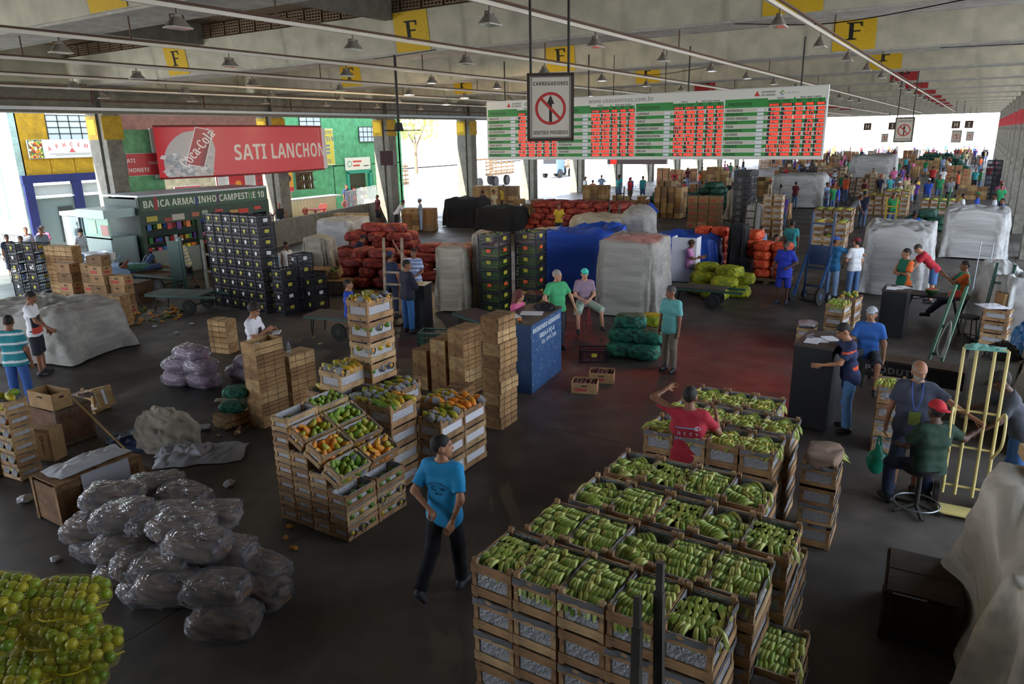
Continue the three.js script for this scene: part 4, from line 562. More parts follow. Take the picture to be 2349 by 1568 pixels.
// ---------- wooden box towers ----------
{
  const hN = i => `${ORD[i]} from the floor`;
  for (let k = 0; k < 9; k++) put(boxesS[(k * 3 + 1) % 4], -6.04 + rr(-.015, .015), k * .205, -9.15 + rr(-.01, .01), Math.PI / 2 + rr(-.03, .03), `wooden box in the tallest tower beside the blue desk, ${hN(k)}`, 'tallest wooden box tower');
  for (let k = 0; k < 6; k++) put(boxes[k % 4], -9.46 + rr(-.015, .015), k * .205, -7.32, Math.PI / 2 + rr(-.04, .04), `wooden box in the tower by the man writing, ${hN(k)}`, 'wooden box tower by the man writing').scale.y = .74;
  { const o = put(makeBox(.55, .34, .2, M.boxC, M.boxA, { open: 1, wire: 0 }), -9.46, 1.23, -7.32, Math.PI / 2 - .04, 'empty open wooden box on the tower by the man writing', 'wooden box tower by the man writing'); }
  for (let k = 0; k < 5; k++) put(boxes[(k + 2) % 4], -9.45, k * .21, -7.96, Math.PI / 2 + rr(-.02, .02), `wooden box in the shorter tower behind the writing man's tower, ${hN(k)}`, 'shorter wooden box tower').scale.y = .77;
  put(boxesS[3], -9.95, 0, -6.95, 1.5, 'single wooden box on the floor under the green net bags');
  for (const [x, n] of [[-8.27, 3], [-7.84, 4], [-7.42, 5]]) for (let k = 0; k < n; k++) put(boxes[(k + n) % 4], x, k * .25, -10.1, Math.PI / 2 + rr(-.02, .02), `wooden box beside the green plastic crate, column of ${n}, ${hN(k)}`, 'stepped row of wooden boxes').scale.y = .92;
  for (let k = 0; k < 2; k++) put(boxesS[2 - k], -7.05, k * .21, -9.35, Math.PI / 2 + .1, `low wired wooden box between the papaya crates and the tower, ${k ? 'upper' : 'lower'}`, 'low wired boxes');
  { const [x, z] = [-9.07,-11.3]; put(plastic(.6, .42, .34, mat('#12463f', .45), M.yellowLab), x, 0, z, .4, 'empty dark green plastic crate behind the stepped boxes'); put(plastic(.6, .42, .34, mat('#12463f', .45)), x, .34, z, .38, 'upper dark green plastic crate behind the stepped boxes'); }
}

// ---------- left foreground ----------
const clearBag = mat('#e2e4ec', .13, { bumpMap: texCrum, bumpScale: .03, transmission: .88, thickness: 0, ior: 1.4, side: THREE.DoubleSide }), bagG = [0, 1, 2, 3].map(i => warp(new THREE.SphereGeometry(1, 44, 26), v => { const p = a => Math.sign(a) * Math.pow(Math.abs(a), .62), x = p(v.x), y = p(v.y), z = p(v.z), k = 1 + .16 * (vn(x * 2.2 + i * 5, y * 2.2, z * 2.2) - .5) + .1 * (vn(x * 7 + i, y * 7, z * 7) - .5) + .16 * (Math.abs(vn(x * 5 + i * 3, y * 9, z * 5) - .5) - .2) + .07 * (Math.abs(vn(x * 12, y * 14 + i, z * 12) - .5) - .2); v.set(x * .34 * k, y * .15 * k * (1 - .5 * Math.pow(Math.abs(v.x), 6)), z * .22 * k); if (v.x > .3) { v.y += .05; v.z *= .7; } }));
const lumpG = [0, 1].map(i => { const g = new THREE.SphereGeometry(1, 20, 12), C = ['#5a4432', '#7d6248', '#6a523c', '#4a3a2e', '#94785a'].map(c => new THREE.Color(c)), id = []; warp(g, (v, n) => { const p = a => Math.sign(a) * Math.pow(Math.abs(a), .65), x = p(v.x) * .31, y = p(v.y) * .135, z = p(v.z) * .2, [d, q] = cells(x * 16 + i * 4, y * 16, z * 16), k = 1 + .16 * (.6 - d); id[n] = q; v.set(x * k, y * k, z * k); }); return tint(g, (v, c, n) => c.copy(C[Math.floor(id[n] * 4.99)])); });
const redLump = [0, 1].map(i => { const g = lumpG[i].clone(); return tint(g, (v, c) => { const k = vn(v.x * 30, v.y * 30, v.z * 30 + i); c.setRGB(.19 + .1 * k, .095 + .05 * k, .145 + .07 * k); }); });
function plasticBag(label, x, y, z, yaw, sc, lump, group, rz = 0) { const t = thing('plastic_bag', label, 'bag', x, y, z, yaw, group); t.rotation.z = rz; t.scale.setScalar(sc); part(t, 'contents', pick(lump), vcm); part(t, 'clear_film', pick(bagG), clearBag); return t; }
{
  const P = [[-7.9, .62, -3.85], [-7.96, .5, -4.37], [-7.42, .48, -4.4], [-7.38, .62, -3.66], [-7.02, .6, -3.85], [-6.72, .5, -4.27], [-6.6, .62, -3.86], [-6.2, .6, -3.75], [-7.9, .38, -3.58], [-7.8, .14, -3.6], [-7.2, .38, -3.55], [-6.72, .35, -3.5], [-6.45, .4, -3.5], [-6.2, .32, -3.4], [-6.15, .38, -4.0], [-7.12, .14, -3.52], [-6.55, .14, -3.44], [-5.82, .2, -4.15], [-5.72, .34, -3.58], [-5.6, .13, -3.95], [-5.5, .13, -3.48], [-7.3, .2, -4.0], [-6.7, .2, -4.1]];
  const L = ['topmost at the chest end', 'top, nearest the broom', 'top, behind the middle', 'top, second along', 'top, third along', 'upper, on the far side', 'top, in the middle', 'top, at the crumpled aisle end', 'second layer at the chest end', 'on the floor at the chest end', 'second layer, front side', 'second layer, front middle', 'second layer, under the top middle one', 'low front side, shiny', 'second layer, far side', 'on the floor, front side', 'on the floor, front middle', 'brown and flat at the far end', 'brown, lying over the end', 'brown and flat on the floor', 'brown, nearest the walking man', 'inside the pile at the chest side', 'inside the pile at the middle'];
  P.forEach((p, i) => plasticBag(`clear plastic bag of brown roots in the pile, ${L[i]}`, p[0], p[1], p[2], [.5, .8, .3, .45, .6, .9, .5, .2, .3, .2][i % 10] + rr(-.25, .25), 1.02, lumpG, 'clear bags of brown roots', rr(-.15, .15)));
}
// wooden chest with plastic sheets, old crate, cartons
function chest(label, x, z, yaw, w, d, h, m, m2) { const t = thing('wooden_chest', label, 'chest', x, 0, z, yaw); part(t, 'panel', B(w - .05, h - .06, .02), m, 0, h / 2, d / 2 - .02); part(t, 'panel', B(w - .05, h - .06, .02), m, 0, h / 2, -d / 2 + .02); for (const s of [-1, 1]) { part(t, 'panel', B(.02, h - .06, d - .05), m, s * (w / 2 - .02), h / 2, 0); for (const q of [-1, 1]) { part(t, 'corner_post', B(.06, h, .06), m2, s * (w / 2 - .03), h / 2, q * (d / 2 - .03)); } part(t, 'rail', B(.03, .07, d), m2, s * w / 2, h - .04, 0); part(t, 'rail', B(.03, .07, d), m2, s * w / 2, .04, 0); } part(t, 'lid_board', B(w * .96, .02, d * .47), m2, 0, h, d * .24); part(t, 'lid_board', B(w * .96, .02, d * .47), m2, 0, h + .003, -d * .245); return t; }
chest('long wooden chest with crumpled plastic on its lid beside the bag pile', -9.14, -4.2, 0, .62, 1.08, .57, wood('#7a5a38'), wood('#8d6c47'));
chest('old stained wooden chest carrying the open cardboard box', -11.85, -5.2, .06, .8, .56, .6, wood('#6b4a33'), wood('#6a5743'));
const crum = (w, d, h, sd) => warp(new THREE.PlaneGeometry(w, d, 34, 20).rotateX(-Math.PI / 2), v => { const e = Math.min(1, (w / 2 - Math.abs(v.x)) * 8, (d / 2 - Math.abs(v.z)) * 8); v.y = .004 + h * (fbm(v.x * 7 + sd, 1, v.z * 9) * .7 + .5 * Math.abs(vn(v.x * 16 + sd, 2, v.z * 18) - .5)) * clamp(e, .1, 1); v.x += .05 * (vn(v.x * 6, sd, v.z * 6) - .5); v.z += .06 * (vn(v.x * 6 + 4, sd, v.z * 6) - .5); });
const plas = mat('#b4b7bd', .28, { side: THREE.DoubleSide }), sheetM = mat('#9b9da3', .4, { side: THREE.DoubleSide });
solo('plastic_sheet', 'crumpled clear plastic sheets heaped on the long wooden chest', 'sheet', crum(.45, .95, .16, 3), plas, -9.2, .585, -4.25, .05);
solo('plastic_sheet', 'smooth plastic sheet hanging over the front of the long chest', 'sheet', warp(new THREE.PlaneGeometry(.6, .3, 10, 6), v => { v.z += .02 * (vn(v.x * 8, v.y * 8, 1) - .5); }), sheetM, -8.8, .47, -4.25, Math.PI / 2);
{ const b = put(carton(.58, .3, .26, M.card2, { open: 1, hole: 1 }), -11.72, .62, -5.05, .12, 'open cardboard tray box standing on the old stained chest'); const l = put(carton(.3, .24, .5, M.card2), -11.2, 0, -4.7, .35, 'upright cardboard carton marked with a round logo beside the old chest');
  const c = document.createElement('canvas'); c.width = 128; c.height = 256; const k = c.getContext('2d'); k.fillStyle = '#b89468'; k.fillRect(0, 0, 128, 256); k.fillStyle = '#2a211a'; k.strokeStyle = '#2a211a'; k.lineWidth = 7; k.beginPath(); k.arc(64, 60, 22, 0, 6.28); k.stroke(); k.lineWidth = 5; k.beginPath(); k.arc(64, 60, 9, 0, 5); k.stroke(); k.save(); k.translate(76, 215); k.rotate(-Math.PI / 2); k.font = 'bold 38px sans-serif'; k.fillText('CAMPI', 0, 0); k.restore(); const t = new THREE.CanvasTexture(c); t.colorSpace = THREE.SRGBColorSpace; part(l, 'printed_logo', new THREE.PlaneGeometry(.2, .4), mat('#ffffff', .9, { map: t }), 0, .25, .124); }
{ const t = put(makeCrate(.56, .34, .3, M.boxC, M.paper, { slat: .11, name: 'slatted_crate' }), -12.35, .17, -6.2, .25, 'pale slatted crate standing on its side beyond the old chest'); t.rotation.set(1.57, .3, 0); t.position.y = .3; }
put(makeCrate(.56, .34, .3, M.boxC, M.paper, { slat: .11 }), -12.75, 0, -6.1, .3, 'pale slatted crate under the cardboard tray beyond the old chest');
// papaya crates at the frame's edge
for (const [x, z, n, nm] of [[-10.95, -4.18, 6, 'inner'], [-11.4, -4.02, 6, 'outer']]) { for (let k = 0; k < n; k++) { put(papCratesE()[k % 3], x, k * .195, z, Math.PI / 2 + rr(-.03, .03) + .1, `papaya crate in the ${nm} stack at the picture's lower left edge, ${ORD[k]} level`, 'papaya stacks by the old chest'); layPapayas([[x + .1, k * .195 + .13, z + .12, .2, 0, 1.3], [x - .1, k * .195 + .13, z + .13, .2, 0, 1.3]], `wrapped papaya in the ${nm} stack by the old chest, ${ORD[k]} level`, [4, 6, 2], .9, 'papayas by the old chest'); } layPapayas([[x + .1, 1.2, z, .2, 0, 1.3], [x - .08, 1.2, z + .05, .4, 1, 1.2], [x, 1.22, z - .1, .2, 2, 1.3]], `green papaya on top of the ${nm} stack by the old chest`, [4, 6], .2, 'papayas by the old chest'); }
function papCratesE() { return papCratesE.c ??= [M.crateB, M.crateA, M.boxC].map(m => makeCrate(.3, .42, .19, m, M.news, { peg: .01, slat: .06, name: 'papaya_crate' })); }
// broom
{ const b = thing('broom', 'wooden-handled broom leaning across the long chest', 'broom', 0, 0, 0); part(b, 'handle', bar([-11.0, .95, -5.0], [-9.25, .12, -5.02], .014, 8), wood('#a98a55')); part(b, 'brush', bar([-9.32, .15, -5.02], [-9.02, .02, -5.03], .035, 10, .09), mat('#5c4b35', .95)); }
// crumpled tarps on the floor
const heap = (w, d, h, sd) => { const g = new THREE.SphereGeometry(1, 80, 40, 0, 6.2832, 0, 1.6); return warp(g, v => { const a = fbm(v.x * 2.3 + sd, v.y * 2, v.z * 2.3), r = Math.abs(vn(v.x * 5 + sd, v.y * 5, v.z * 5) - .5) * 2, k = .78 + .42 * a - .1 * (1 - r); v.set(v.x * w / 2 * k, Math.max(0, v.y) * h * k, v.z * d / 2 * k); }); };
solo('crumpled_tarp', 'crumpled brownish canvas heaped on the floor near the long chest', 'tarp', heap(1.15, .85, .62, 2), M.tarpB, -10.15, 0, -5.9, .4);
solo('crumpled_tarp', 'dark blue plastic sheet under the crumpled canvas heap', 'tarp', heap(1.2, .8, .2, 6), mat('#12305a', .5, { side: THREE.DoubleSide }), -10.55, 0, -5.75, .6);
solo('plastic_sheet', 'flattened stack of grey plastic sheets on the floor', 'sheet', crum(1.25, .65, .2, 8), mat('#8f9299', .4, { side: THREE.DoubleSide }), -9.25, .0, -5.85, .75);
solo('plastic_sheet', 'grey plastic bundle lying on the flattened sheets', 'sheet', crum(.75, .45, .26, 12), sheetM, -9.5, .06, -5.75, .6);
// lime sacks in the corner, yellow nets
{
  const lg = tint(new THREE.SphereGeometry(.048, 12, 9), (v, c) => c.setRGB(1, 1, 1)), lm = ['#8aa02a', '#9fa92c', '#bcb032', '#74922a', '#aea82c'].map(c => mat(c, .4)), net = (() => { const c = document.createElement('canvas'); c.width = c.height = 64; const k = c.getContext('2d'); k.clearRect(0, 0, 64, 64); k.strokeStyle = '#b5a826'; k.lineWidth = 1.8; for (let i = -64; i < 128; i += 32) { k.beginPath(); k.moveTo(i, 0); k.lineTo(i + 64, 64); k.stroke(); k.beginPath(); k.moveTo(i + 64, 0); k.lineTo(i, 64); k.stroke(); } const t = new THREE.CanvasTexture(c); t.colorSpace = THREE.SRGBColorSpace; t.wrapS = t.wrapT = THREE.RepeatWrapping; t.repeat.set(30, 14); return t; })(), nm = mat('#ffffff', .6, { map: net, transparent: true, alphaTest: .4, side: THREE.DoubleSide });
  const S = [[-6.42, .93, -2.06, 'topmost of the corner pile'], [-5.98, .86, -2.38, 'top right of the corner pile'], [-6.02, .62, -2.3, 'upper front of the corner pile'], [-5.86, .42, -2.34, 'middle front of the corner pile'], [-6.4, .66, -1.95, 'upper left of the corner pile'], [-6.1, .4, -1.9, 'middle left of the corner pile'], [-5.92, .16, -2.2, 'bottom of the corner pile'], [-6.45, .4, -2.3, 'inner side of the corner pile']];
  S.forEach(([x, y, z, w], s) => {
    const g = new THREE.SphereGeometry(1, 30, 18); warp(g, v => { const p = a => Math.sign(a) * Math.pow(Math.abs(a), .6); v.set(p(v.x) * .325 * (1 + .05 * Math.sin(v.z * 9)), p(v.y) * .136 - .06 * Math.pow(Math.abs(v.x), 6), p(v.z) * .245); }); const yaw = .5 + rr(-.25, .25);
    const b = solo('net_sack', `yellow net sack of limes, ${w}`, 'sack', g, nm, x, y, z, yaw, 'yellow lime sacks in the corner');
    const c = Math.cos(yaw), sn = Math.sin(yaw); let n = 0; for (let i = 0; i < 7; i++) for (let j = 0; j < 4; j++) for (const ly of [.07, -.035]) { const lx = -.26 + i * .087 + (j % 2) * .04 + rr(-.01, .01), lz = -.15 + j * .1 + rr(-.01, .01); if (ly < 0 && (j < 3 || i === 6)) continue; n++; solo('lime', `yellow-green lime inside the net sack ${w.replace('of the corner pile', 'of the corner')}`, 'lime', lg, pick(lm), x + lx * c + lz * sn, y + ly - .05 * Math.pow(Math.abs(lx) / .3, 4), z - lx * sn + lz * c, 0, 'limes in the corner net sacks'); }
    solo('sack_seam', `yellow drawn seam closing the lime sack ${w}`, 'cord', tube([[x - .3 * c, y - .03, z + .3 * sn], [x + .26 * sn, y - .02, z + .26 * c], [x + .36 * c, y - .05, z - .36 * sn]], .008, 20, 5), mat('#d1bd2a', .6), 0, 0, 0, 0, 'seams of the corner sacks');
  });
}
// dark red bags, crates and the man writing
{
  const P = [[-12.55, .15, -7.75], [-12.05, .15, -7.9], [-12.6, .4, -7.85], [-12.15, .4, -7.95], [-12.4, .62, -7.95], [-11.75, .14, -8.6], [-11.6, .34, -8.7]]; const L = ['bottom, nearest the aisle', 'bottom, beside the boxes', 'middle, wide', 'middle, bulging', 'topmost', 'low one behind the writing man', 'upper one behind the writing man'];
  P.forEach((p, i) => plasticBag(`clear bag of dark red onions, ${L[i]}`, ...p, .4 + rr(-.3, .3), 1.05, redLump, 'bags of dark red onions', rr(-.1, .1)));
  for (let k = 0; k < 3; k++) put([boxesS[2], boxesS[3], boxesS[2]][k], -13.75, k * .25, -9.65, .2 + rr(-.03, .03), `pale wooden box in the short stack behind the dark red bags, ${ORD[k]} level`, 'short stack of pale boxes').scale.y = 1.2;
  put(boxesS[0], -11.9, 0, -9.1, .5, 'wooden box lying behind the dark red onion bags');
  for (const [i, p] of [[-9.86, .33, -6.92], [-9.8, .58, -6.98]].entries()) sack(greenSack, 'net_sack', `green net bag hanging by the writing man's tower, ${i ? 'upper' : 'lower'}`, ...p, .6, 'green net bags by the tower', .6);
  person('man in white t-shirt writing in a small notepad', -10.68,-8.13, 2.02, { h: 1.74, cell: .016, top: ['tee', '#d8dae0'], bottom: ['long', '#1b2536'], hair: '#2a1c14', hairThick: .016, skin: SKIN[0], head: [0, .45, 0], armL: [[.2, -.95, .25], [-.3, .35, .8]], armR: [[-.22, -.9, .35], [.35, .5, .75]], hem: .2, shirtPaint: (p, k) => { if (p[2] > .05 && Math.abs(p[0]) < .07 && p[1] > .05 && p[1] < .34) k.set('#3a2a2c'); } });
  const [wx, wz] = [-10.68,-8.13], wy = 2.02, s = Math.sin(wy), c = Math.cos(wy); solo('notepad', 'small notepad held by the man in white', 'notepad', B(.11, .012, .16), M.white, wx + s * .42 , 1.2, wz + c * .42, wy).rotation.x = .4;
  { const b = thing('water_bottle', 'clear water bottle with blue cap on the shorter box tower', 'bottle', -9.42, 1.07, -7.82); part(b, 'bottle_body', lathe([[.001, 0], [.033, .005], [.033, .13], [.014, .18], [.014, .2]], 14), mat('#dfe8ee', .1, { transmission: .9, thickness: 0 })); part(b, 'bottle_cap', cyl(.016, .016, .02, 10, 0, .21, 0), mat('#1d4fa0', .5)); }
}
// two men and the big tarp at the left edge
cloth('large grey tarp draped over goods behind the man in white and black', -17.35, -7.75, .3, 2.9, 2.1, 1.12, M.tarpG, { seed: 3, nf: 6, fold: .09, sag: .16, flare: .1, ex: .5 });
person('man in white t-shirt with dark red print and black shorts', -15.67,-6.73, 2.4, { h: 1.74, cell: .018, top: ['tee', '#d5d7dc'], bottom: ['knee', '#1d212b'], skin: SKIN[1], head: [-.2, .35, 0], armL: [[.25, -.95, .1], [.05, -.9, .45]], armR: [[-.3, -.8, .5], [-.1, -.55, .8]], shirtPaint: (p, k) => { if (p[2] > .02 && p[1] < .3 && p[1] > .07) k.set('#232733'); else if (p[2] > .02 && p[1] <= .07 && p[1] > -.05) k.set('#c4473a'); } });
person('man in teal shirt with white stripes and blue jeans', -13.81,-5.53, -2.46, { h: 1.72, cell: .018, top: ['tee', '#1f7f8c'], bottom: ['long', '#355a9a'], skin: SKIN[1], head: [.3, .25, 0], fat: 1.12, armL: [[.2, -.95, .25], [-.1, -.7, .7]], shirtPaint: (p, k) => { const q = ((p[1] + 1) % .16) / .16; if (q < .26) k.set('#cfd8da'); } });

// ---------- middle of the hall ----------
for (let c = 0; c < 6; c++) for (let k = 0; k < 9; k++) put(pcBlack[(c + k) % 3], -17.83 + c * .37 + rr(-.01, .01), k * .29, -12.8 + rr(-.01, .01), rr(-.015, .015), `black plastic crate in the tall wall of crates, ${ORD[c]} column, ${ORD[k]} level`, 'tall wall of black plastic crates');
for (const [x, z, n, nm] of [[-15.4, -13.5, 5, 'middle'], [-15.0, -13.6, 3, 'low'], [-15.4, -12.9, 4, 'front']]) for (let k = 0; k < n; k++) put(pcBlack[k % 3], x, k * .31, z, .05, `black plastic crate in the ${nm} short stack beside the tall wall, ${ORD[k]} level`, 'short black crate stacks');
for (let c = 0; c < 2; c++) for (let k = 0; k < 6; k++) put(pcBlack[(c + k) % 3], -23.9 + c * .55, k * .29, -10.3 - c * .2, .3 + rr(-.02, .02), `black plastic crate in the cord-tied stack at the left edge, ${ORD[c]} column, ${ORD[k]} level`, 'cord-tied black crates');
// cartons and wooden crates on the left
for (const [x, z, n, nm] of [[-21.3, -10.3, 5, 'first'], [-20.6, -10.6, 5, 'second'], [-20.0, -10.5, 6, 'third'], [-19.5, -10.75, 4, 'fourth']]) for (let k = 0; k < n; k++) put(cartons[(k + n) % 3], x, k * .27, z, .25 + rr(-.08, .08), `printed cardboard box in the ${nm} carton stack on the left, ${ORD[k]} level`, 'carton stacks on the left');
for (const [x, z, n, nm] of [[-22.8, -10.8, 6, 'tall'], [-22.3, -10.9, 6, 'inner']]) for (let k = 0; k < n; k++) put(boxes[(k + 1) % 4], x, k * .28, z, .3 + rr(-.06, .06), `pale wooden crate in the ${nm} stack behind the cartons, ${ORD[k]} level`, 'pale wooden crates behind the cartons');
for (let k = 0; k < 4; k++) put(boxesS[2], -18.3, k * .2, -9.9, .3, `pale wooden box on the short stack by the cart, ${ORD[k]} level`, 'short pale stack by the cart');
chest('dark wooden crate beside the resting man', -20.81,-11.79, .3, .9, .6, .6, M.darkwood, M.darkwood);
{ // flat porter's carts
  const cart = (label, x, z, yaw, L, W, m) => { const t = thing('porter_cart', label, 'cart', x, 0, z, yaw); for (let i = 0; i < 5; i++) part(t, 'deck_board', B(L, .03, W / 5 - .01), m, 0, .52, -W / 2 + (i + .5) * W / 5); for (const s of [-1, 1]) { part(t, 'frame_rail', B(L + .5, .06, .05), M.greenPaint, .2, .47, s * W / 2.4); part(part(t, 'wheel', cyl(.2, .2, .06, 18, 0, 0, 0, Math.PI / 2), M.rubber, L * .3, .2, s * (W / 2 + .02)), 'hub', cyl(.08, .08, .07, 14, 0, 0, 0, Math.PI / 2), M.iron); part(t, 'support_leg', tube([[-L * .38, .47, s * W * .4], [-L * .4, .02, s * W * .36], [-L * .34, .47, s * W * .34]], .018, 14, 5), M.iron); } part(t, 'axle', bar([L * .3, .2, -W / 2], [L * .3, .2, W / 2], .02), M.iron); return t; };
  cart('green flat porter cart parked before the tall crate wall', -18.33,-11.7, .35, 1.7, .75, wood('#4b5a52')); cart('flat cart carrying the resting man', -21.96,-13.22, .15, 1.9, .7, M.darkwood); cart('flat cart under the man sitting in blue', -12.56,-11.86, .2, 1.2, .7, wood('#5a5048')); cart('low cart beside the wrapped cartons', -9.24,-13.34, -.35, 1.6, .7, wood('#38434a')); cart('flat cart below the white podium', -5.96,-18.87, .1, 1.5, .6, wood('#4a4540'));
  const [x, z] = [-19.06,-12.7]; for (const [dx, nm, m] of [[-1.1, 'dark green', M.greenPaint], [.55, 'pale grey', wood('#8f968f')]]) { const t = thing('hand_truck', `upright ${nm} hand truck beside the tall crate wall`, 'hand truck', x + dx, 0, z - .2, .35); for (const s of [-1, 1]) part(t, 'rail', B(.09, 1.75, .06), m, s * .2, .95, 0); for (const y of [.4, .9, 1.4]) part(t, 'crossbar', B(.4, .06, .03), m, 0, y, 0); part(t, 'toe_plate', B(.5, .02, .25), M.iron, 0, .08, .12); for (const s of [-1, 1]) part(t, 'wheel', cyl(.13, .13, .05, 14, 0, 0, 0, 0, Math.PI / 2), M.rubber, s * .27, .13, -.08); if (dx < 0) part(t, 'sign_board', B(.34, 1.2, .02), M.greenPaint, 0, 1.1, .03); }
}
// red onion pile
{
  let n = 0; const pile = (cx, cz, w, d, lv, nm, yaw = .25) => { const c = Math.cos(yaw), s = Math.sin(yaw); for (let k = 0; k < lv; k++) { const nx = Math.max(1, Math.round((w - k * .28) / .8)), nz = Math.max(1, Math.round((d - k * .25) / .52)); for (let i = 0; i < nx; i++) for (let j = 0; j < nz; j++) { if (k < lv - 1 && i > 0 && i < nx - 1 && j > 0 && j < nz - 1) continue; if (k < lv - 2 && j === 0 && nz > 2) continue; const lx = (i - (nx - 1) / 2) * .8 + (k % 2) * .15 + rr(-.06, .06), lz = (j - (nz - 1) / 2) * .5 + rr(-.05, .05); sack(onionSack, 'onion_sack', `red onion sack, ${nm}, ${ORD[k]} layer, ${ORD[i]} along${nz > 1 ? j === nz - 1 ? ', facing row' : ', back row' : ''}`, cx + lx * c + lz * s, .17 + k * .275, cz - lx * s + lz * c, yaw + rr(-.3, .3) + (rnd() < .3 ? 1.4 : 0), `onion sacks of the ${nm}`, 1.05, vcm, rr(-.1, .1)); n++; } } };
  pile(-16.3, -17.1, 2.3, 1.3, 4, 'front onion heap'); pile(-17.4, -19.0, 3.4, 1.9, 6, 'high rear onion heap'); pile(-14.9, -18.9, 2.2, 1.4, 4, 'low onion heap by the cartons'); pile(-16.2, -32.2, 5.6, 2.4, 5, 'far onion heap below the price board', .1);
  cloth('pale cloth thrown over the back of the onion heap', -19.6, -19.4, .3, 1.5, 1.8, 1.78, M.tarpW, { seed: 9, sag: .1, fold: .08 });
  cloth('bunched pale cloth hanging over a stack beside the freezer', -17.81,-16.45, .3, .85, .7, 1.55, M.tarpB, { seed: 5, nf: 15, fold: .09, flare: .2 });
  person('man in dark cap bending among the onion sacks', -17.44,-17.65, 2.7, { h: 1.68, cell: .024, top: ['tee', '#15203c'], bottom: ['long', '#1d2230'], cap: '#1a2436', lean: [0, .85, .5], head: [0, .4, 0] }, -.15);
}
function freezer(label, x, z, yaw, w = 1.25, d = .75, h = 1.0, m = M.white) { const t = thing('chest_freezer', label, 'freezer', x, 0, z, yaw); part(t, 'body', B(w, h - .1, d), m, 0, (h - .1) / 2 + .02, 0); part(t, 'lid', B(w + .02, .09, d + .02), m, 0, h - .05, 0); part(t, 'handle', B(.12, .03, .03), M.steel, 0, h - .12, d / 2 + .02); part(t, 'foot_strip', B(w, .04, d - .05), M.black, 0, .02, 0); return t; }
freezer('pale blue-grey chest freezer beside the short black crate stacks', -18.3,-15.63, 1.2, 1.1, .8, 1.05, mat('#9fb0b4', .45));
person('man in white vest standing behind the pale freezer', -17.07,-14.46, 1.57, { h: 1.66, cell: .026, top: ['tank', '#cfcac0'], bottom: ['long', '#333844'], skin: SKIN[3] });
chest('wooden box with dark front panel by the onion heap', -16.8,-15.4, .35, .85, .6, .72, wood('#4a4038'), M.boxB); chest('low wooden box by the onion heap holding the pepper crate', -16.11,-15.46, .35, .8, .6, .42, wood('#4c4036'), M.boxB);
{ const [x, z] = [-16.39,-15.61]; const c = put(makeBox(.55, .36, .24, M.boxA, M.boxA, { open: 1, wire: 0 }), x, .48, z, .5, 'tilted open wooden box of green peppers on the low box'); c.rotation.set(.3, .4, 0); const pg = lathe([[.001, -.05], [.022, -.04], [.028, 0], [.02, .04], [.001, .05]], 7), pm = mat('#3f8a24', .4); for (let i = 0; i < 26; i++) { const o = solo('green_pepper', 'small green pepper in the tilted open box', 'pepper', pg, pm, x + rr(-.2, .2), .66 + rr(-.01, .03), z + rr(-.1, .1) + .05, 0, 'green peppers in the tilted box'); o.rotation.set(rr(0, 3), rr(0, 3), rr(0, 3)); } }
// men around the upright truck
handTruck('tall wooden-railed hand truck held by the striped-shirt man', -12.02,-13.38, .25, wood('#a89a84'), { h: 2.15, w: .5, lean: .09 });
person('man in navy cap and t-shirt behind the hand truck rails', -12.51,-13.91, -3.1, { h: 1.74, cell: .024, top: ['tee', '#16233f'], bottom: ['long', '#232c40'], cap: '#1c2c50', skin: SKIN[1] });
person('man in blue and white striped shirt holding the truck rail', -12.33,-14.65, 0.36, { h: 1.74, cell: .022, top: ['tee', '#7f94c4'], bottom: ['long', '#2b3850'], skin: SKIN[1], armR: [[-.5, .55, .3], [-.35, .8, .2]], armL: [[.2, -.95, .1], [-.5, -.3, .8]], shirtPaint: (p, k) => { if (((p[1] + 1) % .1) < .035) k.set('#dfe3ee'); } });
person('man in dark navy sweater and jeans with folded arms', -11.11,-12.89, 2.89, { h: 1.78, cell: .018, top: ['long', '#161a2c'], bottom: ['long', '#2c5a8e'], skin: SKIN[1], fat: 1.12, head: [-.6, .1, 0], armL: [[.25, -.9, .3], [-.85, .1, .4]], armR: [[-.25, -.9, .3], [.85, .05, .45]], hem: .14 });
{ const t = thingF('tall_stand', 'tall black stand behind the man in navy sweater', 'stand', -11.29,-13.48, .3); part(t, 'body', B(.55, 1.05, .5), M.black, 0, .525, 0); part(t, 'top_board', B(.6, .04, .55), M.black, 0, 1.07, 0); }
person('man in royal blue shirt sitting on a cart', -12.05,-11.89, 2.11, { h: 1.72, cell: .02, top: ['tee', '#1c3fa4'], collar: '#c9b52a', bottom: ['long', '#1b2236'], skin: SKIN[0], hipY: .62, legL: [[.15, -.25, 1], [0, -1, .1]], legR: [[-.15, -.25, 1], [0, -1, .15]], armL: [[.2, -.95, .2], [-.1, -.5, .8]], armR: [[-.2, -.95, .2], [.1, -.5, .8]] });
// wrapped pallet, cartons, lime crates
cloth('upright load wrapped in grizzled white cloth beside the cartons', -11.6, -15.45, .35, .85, .8, 1.77, M.tarpB, { seed: 7, nf: 7, fold: .05, flare: .06, ex: .3 });
for (const [x, z, n] of [[-11.4, -16.5, 6], [-10.95, -16.75, 6], [-12.0, -16.9, 6], [-11.6, -17.2, 5]]) for (let k = 0; k < n; k++) put(cartons[(k + n + (x < -11.5 ? 1 : 0)) % 3], x, k * .27, z, Math.PI / 2 + .1 + rr(-.05, .05), `cardboard box stacked behind the wrapped load, column at ${Math.round((x + 12.1) * 10)}, ${ORD[k]} level`.replace(/column at \d+/, m => ({ 'column at 7': 'third column', 'column at 11': 'fourth column', 'column at 12': 'fourth column', 'column at 1': 'first column', 'column at 5': 'second column' }[m] ?? 'outer column')), 'cardboard boxes behind the wrapped load');
cloth('off-white cloth hanging beside the lime crates', -10.95, -15.9, .2, .5, .5, 2.1, M.tarpB, { seed: 14, nf: 9, fold: .07 });
